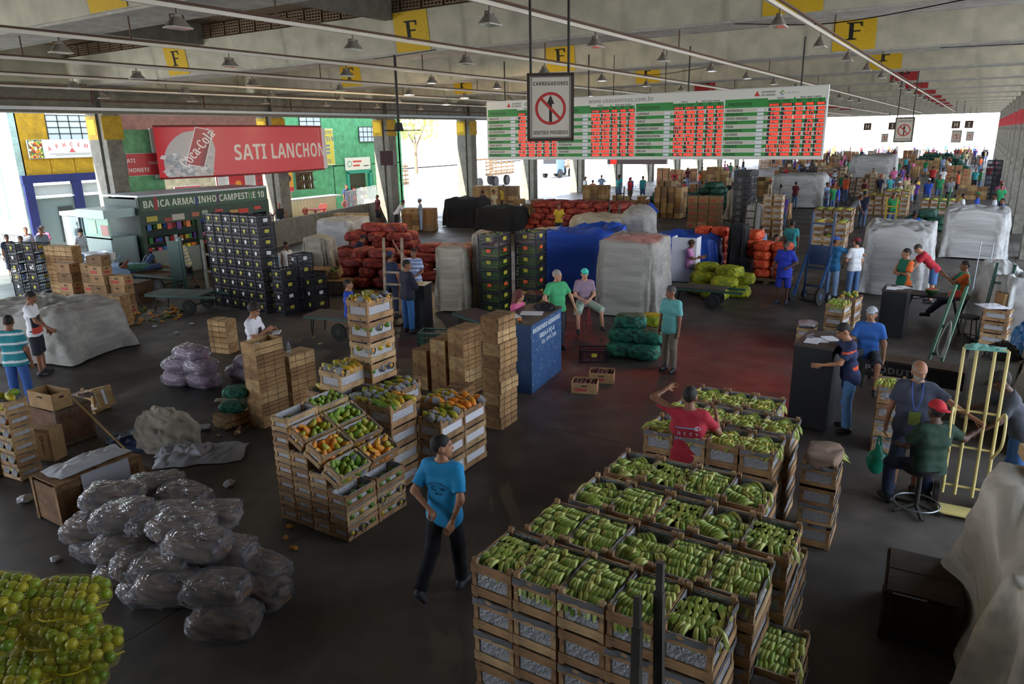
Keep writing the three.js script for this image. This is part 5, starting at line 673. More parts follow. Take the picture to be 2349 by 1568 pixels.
const limeG = new THREE.SphereGeometry(.033, 8, 6), limeM = ['#3f6f22', '#5a7f25', '#6d8a2a'].map(c => mat(c, .45));
for (const [x, z, nm] of [[-10.45, -15.7, 'near'], [-9.85, -16.55, 'far']]) for (let k = 0; k < 7; k++) { put(plasticL()[k % 3], x, k * .3, z, .12 + rr(-.02, .02), `black plastic crate of limes in the ${nm} tall stack, ${ORD[k]} level`, 'black lime crates'); if (k === 6) for (let i = 0; i < 12; i++) solo('lime', `green lime in the top crate of the ${nm} tall stack`, 'lime', limeG, pick(limeM), x + rr(-.24, .24), k * .3 + .27 + rr(0, .02), z + rr(-.26, .26), 0, `limes in the ${nm} top crate`); else part(scene.children[scene.children.length - 1], 'lime_fill', B(.48, .2, .62, 0, .13, 0), limeM[k % 3]); }
function plasticL() { return plasticL.c ??= [M.yellowLab, M.yellowLab, M.orangeLab].map(l => plastic(.6, .72, .3, M.navyP, l)); }
// tarps
cloth('bright blue tarp over goods beside the grey tarp', -10.05, -20.0, .3, 2.6, 2.2, 1.75, M.tarpBlue, { seed: 21, nf: 8, fold: .1, sag: .25, flare: .12, slope: .1 });
cloth('large grey tarp block behind the man in mint cap', -7.35, -17.75, .12, 1.55, 1.9, 1.98, M.tarpG, { seed: 11, nf: 5, fold: .06, sag: .06, flare: .05, ex: .25 });
cloth('tall bundle under grey canvas behind the blue tarp', -9.1, -22.2, .2, 1.1, 1.1, 2.1, M.tarpG, { seed: 31, nf: 6, fold: .05, dome: .25, ex: .6 });
cloth('blue plastic over low goods behind the canvas bundle', -7.9, -23.6, .2, 2.2, 1.4, 1.3, M.tarpBlue, { seed: 8, nf: 9, fold: .08, sag: .2 });
// blue desk and the people at it
{
  const c = document.createElement('canvas'); c.width = 512; c.height = 450; const k = c.getContext('2d'); k.fillStyle = '#1c4775'; k.fillRect(0, 0, 512, 450); for (let i = 0; i < 420; i++) { k.fillStyle = hash3(i, 1, 9) < .45 ? '#b9a98c' : hash3(i, 2, 9) < .6 ? '#15365c' : '#2a5a8c'; const x = hash3(i, 3, 9) * 512, y = hash3(i, 4, 9) * 450, s = 1 + hash3(i, 5, 9) * 5; k.fillRect(x, y, s, s * (1 + hash3(i, 6, 9) * 2)); } k.fillStyle = '#c9cfcf'; k.font = 'bold 44px sans-serif'; k.textAlign = 'center'; k.fillText('RAIMUNDO GERMANO', 256, 62, 470); k.fillText('AREA-F-PÇ-4', 256, 118, 380); k.font = 'bold 36px sans-serif'; k.fillText('CEL. 9711-7730', 290, 165, 330); const t = new THREE.CanvasTexture(c); t.colorSpace = THREE.SRGBColorSpace;
  const d = thing('market_desk', 'scuffed blue wooden desk with white hand-painted writing', 'desk', -6.75, 0, -11.3, .13), bl = mat('#1c4775', .6, { map: texGrime }); part(d, 'front_panel', new THREE.BoxGeometry(.03, 1.28, 1.5).translate(0, .64, 0), bl, .32, 0, 0); part(d, 'painted_writing', new THREE.PlaneGeometry(1.48, 1.27).rotateY(Math.PI / 2), mat('#ffffff', .6, { map: t }), .337, .645, 0); for (const s of [-1, 1]) part(d, 'side_panel', B(.66, 1.28, .03), bl, 0, .64, s * .74); part(d, 'desk_top', B(.7, .035, 1.54), mat('#2a2d30', .5), 0, 1.295, 0); part(d, 'shelf', B(.6, .02, 1.44), M.darkwood, 0, .6, 0);
  const paper = (label, x, y, z, yaw, w = .21, h = .29) => solo('paper_sheet', label, 'paper', B(w, .006, h), M.paper, x, y, z, yaw);
  paper('open ledger page on the blue desk', -6.72, 1.318, -11.3, .4, .42, .3); paper('loose white sheet on the blue desk beside the ledger', -6.9, 1.318, -10.95, .9); solo('fruit_sample', 'single orange fruit lying on the blue desk', 'fruit', new THREE.SphereGeometry(.035, 12, 9), mat('#b5622c', .5), -6.62, 1.346, -10.7);
  solo('shoulder_bag', 'black bag lying on the blue desk beside green polo man', 'bag', heap(.5, .35, .12, 4), M.black, -6.75, 1.31, -11.85, .3);
  person('woman with long reddish hair in pink cardigan at the blue desk', -7.28, -11.7, 1.59, { h: 1.62, cell: .018, top: ['long', '#c45a82'], bottom: ['long', '#22242e'], skin: SKIN[2], hairStyle: 'long', hair: '#5a2c20', hairThick: .012, hipY: .9, legL: [[.1, -.2, 1], [0, -1, 0]], legR: [[-.1, -.2, 1], [0, -1, 0]], head: [0, .35, 0], armL: [[.15, -.85, .45], [-.2, -.1, .9]], armR: [[-.15, -.85, .45], [.2, -.1, .9]] });
  person('grey-haired man in green polo leaning on the blue desk', -7.31,-13.35, 0.94, { h: 1.78, cell: .017, top: ['polo', '#3f9d68'], collar: '#348a5a', bottom: ['long', '#2a2f3a'], skin: SKIN[2], hair: '#8b8884', fat: 1.1, head: [.5, .05, 0], armL: [[.45, -.85, .25], [.1, -.8, .5]], armR: [[-.5, -.8, .25], [.45, -.65, .5]] });
  person('man in mauve t-shirt and mint cap sitting on a red stool', -7.39,-14.84, 0.66, { h: 1.74, cell: .017, top: ['tee', '#8a7486'], bottom: ['knee', '#8fa596'], cap: '#3fbfae', skin: SKIN[2], hipY: .76, head: [0, .12, 0], legL: [[.55, -.25, .8], [.1, -1, .1]], legR: [[-.3, -.3, .9], [0, -1, .12]], armL: [[.15, -.9, .35], [-.6, -.35, .6]], armR: [[-.25, -.9, .3], [.7, -.35, .55]], shoes: '#23272f' });
  { const [x, z] = [-7.42, -14.9]; const t = thing('bar_stool', 'red wooden stool under the man in mauve', 'stool', x, 0, z, .3), r = mat('#7a1f24', .55); part(t, 'seat', cyl(.17, .17, .04, 18, 0, .7, 0), r); for (let i = 0; i < 4; i++) { const a = i * 1.571 + .8; part(t, 'leg', bar([Math.cos(a) * .12, .69, Math.sin(a) * .12], [Math.cos(a) * .2, 0, Math.sin(a) * .2], .018), r); } for (const y of [.25]) part(t, 'foot_ring', new THREE.TorusGeometry(.175, .01, 6, 20).rotateX(Math.PI / 2).translate(0, y, 0), r); }
  { const [x, z] = [-6.25,-13.02]; put(plastic(.56, .4, .26, M.navyP, M.yellowLab), x, 0, z, .5, 'empty black plastic crate in front of the red stool'); }
  { const t = thing('side_table', 'narrow dark table between blue desk and man in mauve', 'table', -8.25, 0, -14.55, .3); part(t, 'table_top', B(.95, .04, .5), M.black, 0, .92, 0); for (const a of [-.42, .42]) for (const b of [-.2, .2]) part(t, 'leg', B(.04, .9, .04), M.iron, a, .45, b); }
}
// green net sacks, plum trays, man in teal
{
  const P = [[1425, 815, .16], [1470, 825, .16], [1420, 790, .44], [1475, 795, .44], [1450, 780, .7]]; const L = ['bottom, stool side', 'bottom, aisle side', 'middle, stool side', 'middle, aisle side', 'topmost'];
  [[-5.88,-13.58], [-5.39,-13.6], [-5.89,-13.68], [-5.41,-13.73], [-5.85,-13.85]].forEach(([x, z], i) => sack(greenSack, 'net_sack', `green net sack of limes on the aisle floor, ${L[i]}`, x, P[i][2] * .98, z - (i > 1 ? .12 : 0), .3 + rr(-.2, .2), 'green net sacks on the aisle', 1.0));
  { const [x, z] = [-5.58,-14.49]; put(plastic(.5, .4, .5, M.navyP), x, 0, z, .2, 'black plastic crate under the lime sack beside man in teal'); sack(limeSack, 'net_sack', 'yellow-green lime sack on black crate beside man in teal', x, .62, z, .3, undefined, .85); }
  const plum = ['#3d1c28', '#54222f', '#4a3a2c', '#6b3a3c'].map(c => mat(c, .4)), pg = new THREE.SphereGeometry(.036, 10, 8); [[-5.57,-11.25, 'near'], [-5.54,-11.91, 'far']].forEach(([x, z, nm]) => { put(carton(.46, .36, .2, M.card2, { open: 1, print: M.cardPrint, hole: 1 }), x, 0, z, .35, `open cardboard tray of plums on the aisle floor, ${nm} one`, 'plum trays'); for (let i = 0; i < 5; i++) for (let j = 0; j < 4; j++) solo('plum', `dark plum in the ${nm} cardboard tray`, 'plum', pg, pick(plum), x + (i - 2) * .08 + (j - 1.5) * .025 + rr(-.008, .008), .14 + rr(0, .035), z + (j - 1.5) * .078 - (i - 2) * .03, 0, `plums in the ${nm} tray`); });
  person('grey-haired man in teal short-sleeved shirt walking in the aisle', -4.63,-13.06, -0.28, { h: 1.72, cell: .016, top: ['polo', '#5fa3a0'], collar: '#4f918e', bottom: ['long', '#6f665a'], skin: SKIN[1], hair: '#45403c', sleeve: .8, hem: .2, head: [-.5, .2, 0], legL: [[.05, -1, .12], [.02, -1, -.05]], legR: [[-.05, -1, -.05], [-.02, -1, -.02]], armL: [[.15, -1, .05], [.05, -1, .15]], armR: [[-.2, -1, 0], [-.08, -1, .15]] });
}
// white podium, orange and lime sacks
{
  const p = thing('podium', 'plain white podium box beside the lime sacks', 'podium', -7.2, 0, -21.4, .05); for (const s of [-1, 1]) part(p, 'side_panel', B(.02, 1.35, .5), M.whitePlastic, s * .37, .82, 0); part(p, 'front_panel', B(.76, 1.35, .02), M.whitePlastic, 0, .82, .25); part(p, 'shelf', B(.72, .02, .48), M.whitePlastic, 0, 1.3, 0); part(p, 'base', B(.6, .16, .4), M.iron, 0, .08, 0);
  person('woman in pink top looking at a phone behind the podium', -7,-21.17, 1.63, { h: 1.62, cell: .024, top: ['tee', '#c27fb0'], bottom: ['long', '#8d8f98'], skin: SKIN[1], hair: '#4a3628', hairThick: .014, hipY: .7, legL: [[.1, -.3, 1], [0, -1, 0]], legR: [[-.1, -.3, 1], [0, -1, 0]], head: [0, .4, 0], armL: [[.2, -.8, .5], [-.1, .2, 1]], armR: [[-.2, -.8, .5], [.1, .2, 1]] });
  [[-6.41,-20.43, .16], [-5.79,-19.89, .16], [-5.33,-20.45, .16], [-6.43,-20.7, .44], [-5.66,-20.28, .44], [-5.35,-20.97, .44], [-5.61,-20.57, .7], [-6.39,-21, .66]].forEach(([x, z, y], i) => sack(limeSack, 'net_sack', `yellow net sack of limes beside the podium, ${['bottom left', 'bottom middle', 'bottom right', 'middle left', 'middle centre', 'middle right', 'top of the heap', 'upper left'][i]}`, x, y, z, rr(-.3, .3), 'lime sacks beside the podium', 1.05));
  for (const [x0, z0, nx, lv, nm] of [[-7.5, -24.0, 2, 5, 'tall pile behind the woman in pink'], [-6.3, -23.7, 2, 5, 'tall pile beside the black cloth'], [-5.3, -23.2, 2, 4, 'orange sack pile on the pallet']]) for (let i = 0; i < nx; i++) for (let k = 0; k < lv; k++) sack(orangeSack, 'net_sack', `orange net sack, ${nm}, ${ORD[k]} layer, ${i ? 'right' : 'left'} side`, x0 + i * .55, .28 + k * .27, z0 + rr(-.05, .05), rr(-.2, .2) + Math.PI / 2, 'orange net sacks', 1.02);
  { const t = thing('pallet', 'grey wooden pallet under the orange sacks', 'pallet', -5.05, 0, -23.1, 0); for (let i = 0; i < 6; i++) part(t, 'deck_slat', B(1.2, .02, .12), M.boxD, 0, .12, -.5 + i * .2); for (const x of [-.55, 0, .55]) part(t, 'bearer', B(.1, .1, 1.1), M.boxD, x, .06, 0); }
  cloth('black cloth draped between the orange sack piles', -6.1, -23.2, 0, .5, .7, 1.75, mat('#101114', .9, { side: THREE.DoubleSide }), { seed: 3, nf: 9, fold: .06 });
  for (let k = 0; k < 2; k++) put(plastic(.6, .4, .34, M.navyP), -5.75, k * .34 + .1, -22.4, .1, `black plastic crate in front of the orange sacks, ${k ? 'upper' : 'lower'}`, 'black crates before the orange sacks');
  for (let k = 0; k < 2; k++) put(cartons[k], -8.3, .3 + k * .3, -23.0, .2, `brown cardboard box beside the tall orange pile, ${k ? 'upper' : 'lower'}`, 'cartons beside the orange pile');
}

// ---------- near people and the right-hand side ----------
{
  const [x, z] = [-4.08,-5.1]; const yw = -2.98;
  const t = person('man walking in a cyan polo shirt, hands behind his back', x, z, yw, { h: 1.74, cell: .014, top: ['polo', '#1584b8'], collar: '#17202a', sleeve: .78, hem: .2, bottom: ['long', '#12141a'], skin: SKIN[0], hair: '#16120f', head: [-1.0, -.05, 0], legL: [[.02, -1, -.28], [.0, -.75, -.7]], legR: [[-.03, -1, .18], [-.02, -1, .05]], footL: [0, .95], footR: [-.1, 0], armL: [[.32, -.85, -.45], [-.75, -.5, -.25]], armR: [[-.25, -.92, -.35], [.35, -.95, -.1]], handL: { palm: [0, .3, -1], curl: .8 }, handR: { palm: [0, .2, -1], curl: .5 }, shoes: '#3b4148' });
  const c = document.createElement('canvas'); c.width = 256; c.height = 192; const k = c.getContext('2d'); k.clearRect(0, 0, 256, 192); k.fillStyle = '#0c3447'; k.textAlign = 'center'; k.font = 'bold 30px sans-serif'; [...'HORTIFRUTI'].forEach((ch, i) => { k.save(); k.translate(128, 250); k.rotate((i - 4.5) * .115); k.fillText(ch, 0, -190); k.restore(); }); k.lineWidth = 9; k.strokeStyle = '#0c3447'; k.beginPath(); k.arc(86, 108, 24, .6, 5.7); k.stroke(); k.font = 'bold 58px serif'; k.fillText('M', 168, 128); k.font = 'bold 24px sans-serif'; k.fillText('MINAS', 128, 172); const tx = new THREE.CanvasTexture(c); tx.colorSpace = THREE.SRGBColorSpace; print(t, tx, .28, .2, .27, -1);
}
{
  const [x, z] = [-2.43,-7.6]; const t = person('man in red printed t-shirt with raised arms between banana blocks', x, z, -2.88, { h: 1.74, cell: .014, top: ['tee', '#a32133'], hem: .2, bottom: ['long', '#20242e'], skin: SKIN[1], hair: '#17120f', fat: 1.12, head: [-.25, .1, 0], armL: [[.75, .35, .25], [-.55, .2, .8]], armR: [[-.55, -.75, .3], [.15, .55, .8]] });
  const c = document.createElement('canvas'); c.width = 256; c.height = 192; const k = c.getContext('2d'); k.clearRect(0, 0, 256, 192); k.strokeStyle = '#6f9cc0'; k.lineWidth = 9; for (const y of [42, 150]) { k.beginPath(); k.moveTo(20, y); k.lineTo(236, y); k.stroke(); } k.fillStyle = '#d9c9cc'; k.font = 'bold 44px sans-serif'; k.textAlign = 'center'; [...'OCCY'].forEach((ch, i) => k.fillText(ch, 54 + i * 50, 114)); k.lineWidth = 5; k.strokeStyle = '#d9c9cc'; for (const d of [0, 18]) { k.beginPath(); k.ellipse(196 + d, 40, 11, 17, .2, 0, 6.3); k.stroke(); } for (let i = 0; i < 60; i++) { k.fillStyle = '#5a1a26'; k.fillRect(24 + hash3(i, 1, 3) * 208, 62 + hash3(i, 2, 3) * 70, 5, 3); } const tx = new THREE.CanvasTexture(c); tx.colorSpace = THREE.SRGBColorSpace; print(t, tx, .34, .24, .26, -1);
}
const desk = (label, x, z, yaw, w, d, h) => { const t = thing('market_desk', label, 'desk', x, 0, z, yaw), m = mat('#0f1117', .55); for (const s of [-1, 1]) { part(t, 'side_panel', B(.03, h, d), m, s * (w / 2 - .015), h / 2, 0); part(t, 'rail', B(w, .05, .03), m, 0, .1, s * (d / 2 - .02)); } part(t, 'front_panel', B(w - .04, h - .02, .02), m, 0, h / 2, d / 2 - .01); part(t, 'back_panel', B(w - .04, h * .6, .02), m, 0, h * .3, -d / 2 + .02); part(t, 'desk_top', B(w + .04, .035, d + .04), mat('#3a3330', .5), 0, h + .01, 0); return t; };
const papers = (x, y, z, nm) => { [[0, 0, .3], [.12, -.15, .6], [-.1, .14, 0]].forEach(([dx, dz, a], i) => solo('paper_sheet', `white sheet on ${nm}, ${ORD[i]} of three`, 'paper', B(.2, .005 + i * .003, .28), M.paper, x + dx, y + .005 * i, z + dz, a)); solo('hole_punch', `small steel clip tool on ${nm}`, 'tool', mg([B(.12, .015, .04, 0, .01, 0), B(.13, .012, .035, 0, .045, 0, 0, 0, .25)]), M.steel, x - .18, y, z - .1, .7); };
desk('black desk in front of the man in navy shirt', -1.72, -11.85, -.08, .56, .95, 1.32); papers(-1.72, 1.35, -11.75, 'the black desk of the navy shirt man');
desk('black desk in front of the man in green and orange', -1.16, -18.1, -.05, .5, .7, 1.05); papers(-1.16, 1.08, -18.05, 'the black desk of the green and orange man');
person('man in navy shirt with orange trim reading papers at black desk', -1.23,-11.56, -1.13, { h: 1.76, cell: .016, top: ['tee', '#1f2a4e'], bottom: ['long', '#5a86b8'], skin: SKIN[0], hem: .2, head: [0, .45, 0], lean: [0, 1, .18], armL: [[.15, -.8, .5], [-.15, -.15, 1]], armR: [[-.15, -.8, .5], [.15, -.1, 1]], legL: [[.08, -1, .12], [.03, -1, -.1]], legR: [[-.1, -1, -.12], [-.03, -1, -.05]], shirtPaint: (p, k) => { if (Math.abs(p[0]) > .12 && p[1] > .375 && p[1] < .4) k.set('#d8552a'); if (Math.abs(p[0]) > .1 && p[2] < .0 && p[1] < .13 && p[1] > .08) k.set('#d8552a'); } });
person('man in blue polo and grey cap sitting behind the navy shirt man', -1.19,-13.36, -0.06, { h: 1.74, cell: .018, top: ['polo', '#2d62b0'], collar: '#2d62b0', bottom: ['short', '#2a2f38'], cap: '#9fa5ac', skin: SKIN[0], hipY: .82, legL: [[.4, -.3, 1], [0, -1, .1]], legR: [[-.35, .15, 1], [0, -1, .2]], armL: [[.3, -.95, .1], [.1, -.9, .4]], armR: [[-.3, -.9, .35], [.2, -.5, .9]] });
{ const t = thingF('wooden_bench', 'dark bench board lettered in pale paint behind the seated man', 'bench', -0.44,-14.11, -.12), c = document.createElement('canvas'); c.width = 512; c.height = 96; const k = c.getContext('2d'); k.fillStyle = '#1b1a1c'; k.fillRect(0, 0, 512, 96); k.fillStyle = '#7d7a76'; k.font = 'bold 52px sans-serif'; k.fillText('PRODUTOR', 40, 66); const tx = new THREE.CanvasTexture(c); tx.colorSpace = THREE.SRGBColorSpace; for (let i = 0; i < 4; i++) part(t, 'seat_plank', B(1.9, .03, .11), M.darkwood, 0, .52, -.22 + i * .13); part(t, 'lettered_board', new THREE.BoxGeometry(1.9, .3, .02), mat('#ffffff', .7, { map: tx }), 0, .36, .24); for (const s of [-.8, .8]) part(t, 'trestle', mg([beam([s, .5, -.2], [s, 0, -.3], .06, .04), beam([s, .5, .2], [s, 0, .3], .06, .04)]), M.iron); }
for (let k = 0; k < 4; k++) { put(banCrates[k % 3], -.62, k * .25, -11.2, .1, `banana crate in the small stack behind the bearded man, ${ORD[k]} level`, 'small banana stack behind the bearded man').scale.y = .88; } fillBananas(-.62, .74, -11.2, .1, 2, 'hand of bananas on the small stack behind the bearded man', handsY);
{ // fruit crates near the aisle desk
  for (const [x, z, n, nm] of [[-2.12, -16.45, 4, 'front'], [-2.0, -17.2, 4, 'rear']]) for (let k = 0; k < n; k++) put(bigCrates[k % 3], x, k * .24, z, -.15 + rr(-.03, .03), `fruit crate in the ${nm} stack before the green and orange man, ${ORD[k]} level`, 'fruit crates at the aisle bend').scale.y = .8;
  for (let k = 0; k < 2; k++) put(bigCrates[k], -2.65, k * .24, -16.1, .1, `crate under grey paper in the low aisle stack, ${k ? 'upper' : 'lower'}`, 'low paper-topped crates').scale.y = .8; solo('paper_cover', 'grey paper sheet over the low aisle crates', 'paper', drape(.36, .5, .06, { fold: .01, sag: .01, seed: 2, nu: 32, nv: 12 }), M.film, -2.65, .48, -16.1, .1);
  fillBananas(-2.12, .72, -16.45, -.15, 0, 'hand of pale green bananas on the front aisle stack'); const mg2 = new THREE.SphereGeometry(.04, 9, 7), mm = ['#8f9a2c', '#b98a2a', '#5f7a22'].map(c => mat(c, .5)); for (let i = 0; i < 24; i++) solo('mango', 'small mango heaped on the rear aisle crate', 'mango', mg2, pick(mm), -2.0 + rr(-.15, .15), .98 + rr(0, .06), -17.2 + rr(-.2, .2), 0, 'mangoes on the rear aisle crate');
}
// porter in blue, big blue truck, two men talking
person('porter in royal blue uniform shirt and long shorts', -4.03,-20.13, -0.07, { h: 1.74, cell: .018, top: ['tee', '#1d2f9e'], coat: .2, sleeve: .85, bottom: ['knee', '#1a2a8c'], skin: SKIN[4], fat: 1.12, head: [.1, .25, 0], armL: [[.5, -.85, .1], [-.5, -.35, .6]], armR: [[-.25, -.95, .1], [-.1, -.9, .4]], legR: [[-.06, -1, .08], [0, -1, -.05]], shoes: '#1c2b4a' });
{ const t = handTruck('tall navy hand truck with big wheels behind the porter', -3.35, -20.9, -.3, mat('#16345a', .5), { h: 2.4, w: .6, lean: .06, bars: [.4, .9, 1.5, 2.1] }); for (const s of [-1, 1]) { part(t, 'side_stay', beam([s * .33, 1.3, -.1], [s * .33, .2, .5], .06, .03), mat('#1d4a80', .5)); part(part(t, 'large_wheel', cyl(.24, .24, .06, 20, 0, 0, 0, 0, Math.PI / 2), M.rubber, s * .38, .24, .45), 'hub', cyl(.09, .09, .075, 14, 0, 0, 0, 0, Math.PI / 2), M.bluePaint); } part(t, 'back_plate', B(.5, .5, .02), mat('#16345a', .5), 0, 1.25, -.06); }
person('man in blue shirt and blue cap pointing his arm', -3,-21.35, 2.93, { h: 1.74, cell: .02, top: ['tee', '#2a6a98'], bottom: ['long', '#7f9cc0'], cap: '#2a4d96', skin: SKIN[1], head: [-.8, 0, 0], armR: [[-.75, -.25, .35], [-.8, -.15, .5]], armL: [[.2, -1, 0], [0, -1, .2]], hem: .18 });
person('man in white t-shirt and dark red cap listening', -2.47,-21.4, -2.33, { h: 1.72, cell: .02, top: ['tee', '#d3d6dc'], bottom: ['long', '#4d6a92'], cap: '#7a1f2c', skin: SKIN[2], armL: [[.2, -.95, .2], [-.2, -.6, .7]] });
person('man in teal t-shirt with dark back print seen from behind', -4.93,-25.25, -3.04, { h: 1.7, cell: .024, top: ['tee', '#2f8f94'], bottom: ['long', '#2c3446'], skin: SKIN[1], shirtPaint: (p, k) => { if (p[2] < -.05 && Math.abs(p[0]) < .09 && p[1] > .15 && p[1] < .36 && ((p[1] * 20) % 1) < .5) k.set('#174d55'); } });
person('man in grey-blue shirt sitting beside the orange sacks', -6.24,-26.71, 0.92, { h: 1.7, cell: .026, top: ['tee', '#6d7f9c'], bottom: ['long', '#333a4c'], skin: SKIN[2], hipY: .5, legL: [[.2, .1, 1], [0, -1, 0]], legR: [[-.2, .1, 1], [0, -1, 0]] });
person('man in black t-shirt sitting beside the orange sacks', -5.38,-25.16, 1.26, { h: 1.7, cell: .026, top: ['tee', '#17181d'], bottom: ['long', '#2b2f3a'], skin: SKIN[2], hipY: .45, legL: [[.2, .15, 1], [0, -1, 0]], legR: [[-.2, .15, 1], [0, -1, 0]] });
// white tarps on the right
cloth('big white tarp over stacked crates behind the two talking men', -1.6, -23.6, 0, 1.75, 2.2, 1.95, M.tarpW, { seed: 41, nf: 7, fold: .05, sag: .16, flare: .04, ex: .25 });
cloth('far white tarp block beside the aisle column', .25, -31.4, 0, 2.0, 2.2, 1.75, M.tarpW, { seed: 43, nf: 6, fold: .05, sag: .12, flare: .03, ex: .22 });
cloth('white sheet bunched over goods at the aisle column', .95, -18.6, .2, .75, 2.4, 1.55, M.tarpW, { seed: 47, nf: 11, fold: .12, sag: .35, flare: .2 });
cloth('grizzled white sheet hanging along the aisle side', 1.35, -13.2, 0, .6, 2.6, 1.9, M.tarpB, { seed: 49, nf: 9, fold: .1, sag: .3, flare: .15 });
// men in green and orange, red shirt, table of watermelon
const go = (p, k) => { if (Math.abs(p[0]) > .172) k.set('#cf5f1f'); };
person('man in green and orange shirt standing with folded arms', -1.14,-19.72, -0.91, { h: 1.76, cell: .018, top: ['tee', '#17705a'], bottom: ['long', '#1f2b44'], skin: SKIN[0], fat: 1.1, head: [-.2, .05, 0], armL: [[.2, -.9, .3], [-.85, .1, .4]], armR: [[-.2, -.9, .3], [.85, .05, .45]], shirtPaint: go });
person('man in red t-shirt and blue shorts bending over the table', -0.6,-22, -1.47, { h: 1.74, cell: .02, top: ['tee', '#a81f30'], bottom: ['short', '#44689a'], skin: SKIN[2], lean: [0, .75, .65], head: [0, .3, 0], armL: [[.1, -.85, .5], [.05, -.8, .55]], armR: [[-.1, -.75, .65], [-.05, -.5, .85]], hair: '#3a332e' });
person('man in green and orange shirt sitting and eating at the table', 0.09,-19.91, -1.4, { h: 1.76, cell: .018, top: ['tee', '#1d8a72'], bottom: ['long', '#1b2230'], skin: SKIN[1], hipY: .72, fat: 1.12, legL: [[.1, -.45, 1], [.05, -.75, .75]], legR: [[-.12, -.5, 1], [-.05, -.8, .6]], armL: [[.2, -.6, .7], [-.25, .6, .7]], armR: [[-.2, -.6, .7], [.25, .6, .7]], shirtPaint: go });
{ const t = thingF('trestle_table', 'dark trestle table with cut watermelon on it', 'table', -0.46,-18.93, -.1); part(t, 'table_top', B(1.4, .04, .6), M.black, 0, .82, 0); for (const s of [-.55, .55]) { part(t, 'leg', beam([s - .12, .8, .2], [s + .1, 0, .2], .05, .03), M.iron); part(t, 'leg', beam([s + .12, .8, -.2], [s - .1, 0, -.2], .05, .03), M.iron); }
  const p = t.position; for (const [dx, dz, r, nm] of [[-.05, .05, 0, 'flat half'], [.42, .0, 1.2, 'standing half']]) { const w = thing('watermelon_half', `cut red watermelon on the dark table, ${nm}`, 'watermelon', p.x + dx, .85, p.z + dz); w.rotation.x = r; part(w, 'rind', new THREE.SphereGeometry(.13, 18, 9, 0, 6.2832, 1.571, 1.571).translate(0, .11, 0), mat('#2c5a2a', .5)); part(w, 'flesh', cyl(.125, .125, .01, 20, 0, .11, 0), mat('#b5392f', .6)); part(w, 'pale_rim', new THREE.TorusGeometry(.126, .006, 6, 24).rotateX(Math.PI / 2).translate(0, .112, 0), mat('#c9cf9a', .6)); } }
{ const t = thingF('bar_stool', 'tall black metal stool under the seated man in green', 'stool', 0.28,-17.49, .2); part(t, 'seat', cyl(.19, .19, .05, 18, 0, .7, 0), M.black); for (let i = 0; i < 4; i++) { const a = i * 1.571 + .6; part(t, 'leg', bar([Math.cos(a) * .14, .68, Math.sin(a) * .14], [Math.cos(a) * .22, 0, Math.sin(a) * .22], .013), M.iron); } part(t, 'foot_ring', new THREE.TorusGeometry(.2, .01, 6, 20).rotateX(Math.PI / 2).translate(0, .28, 0), M.iron); }
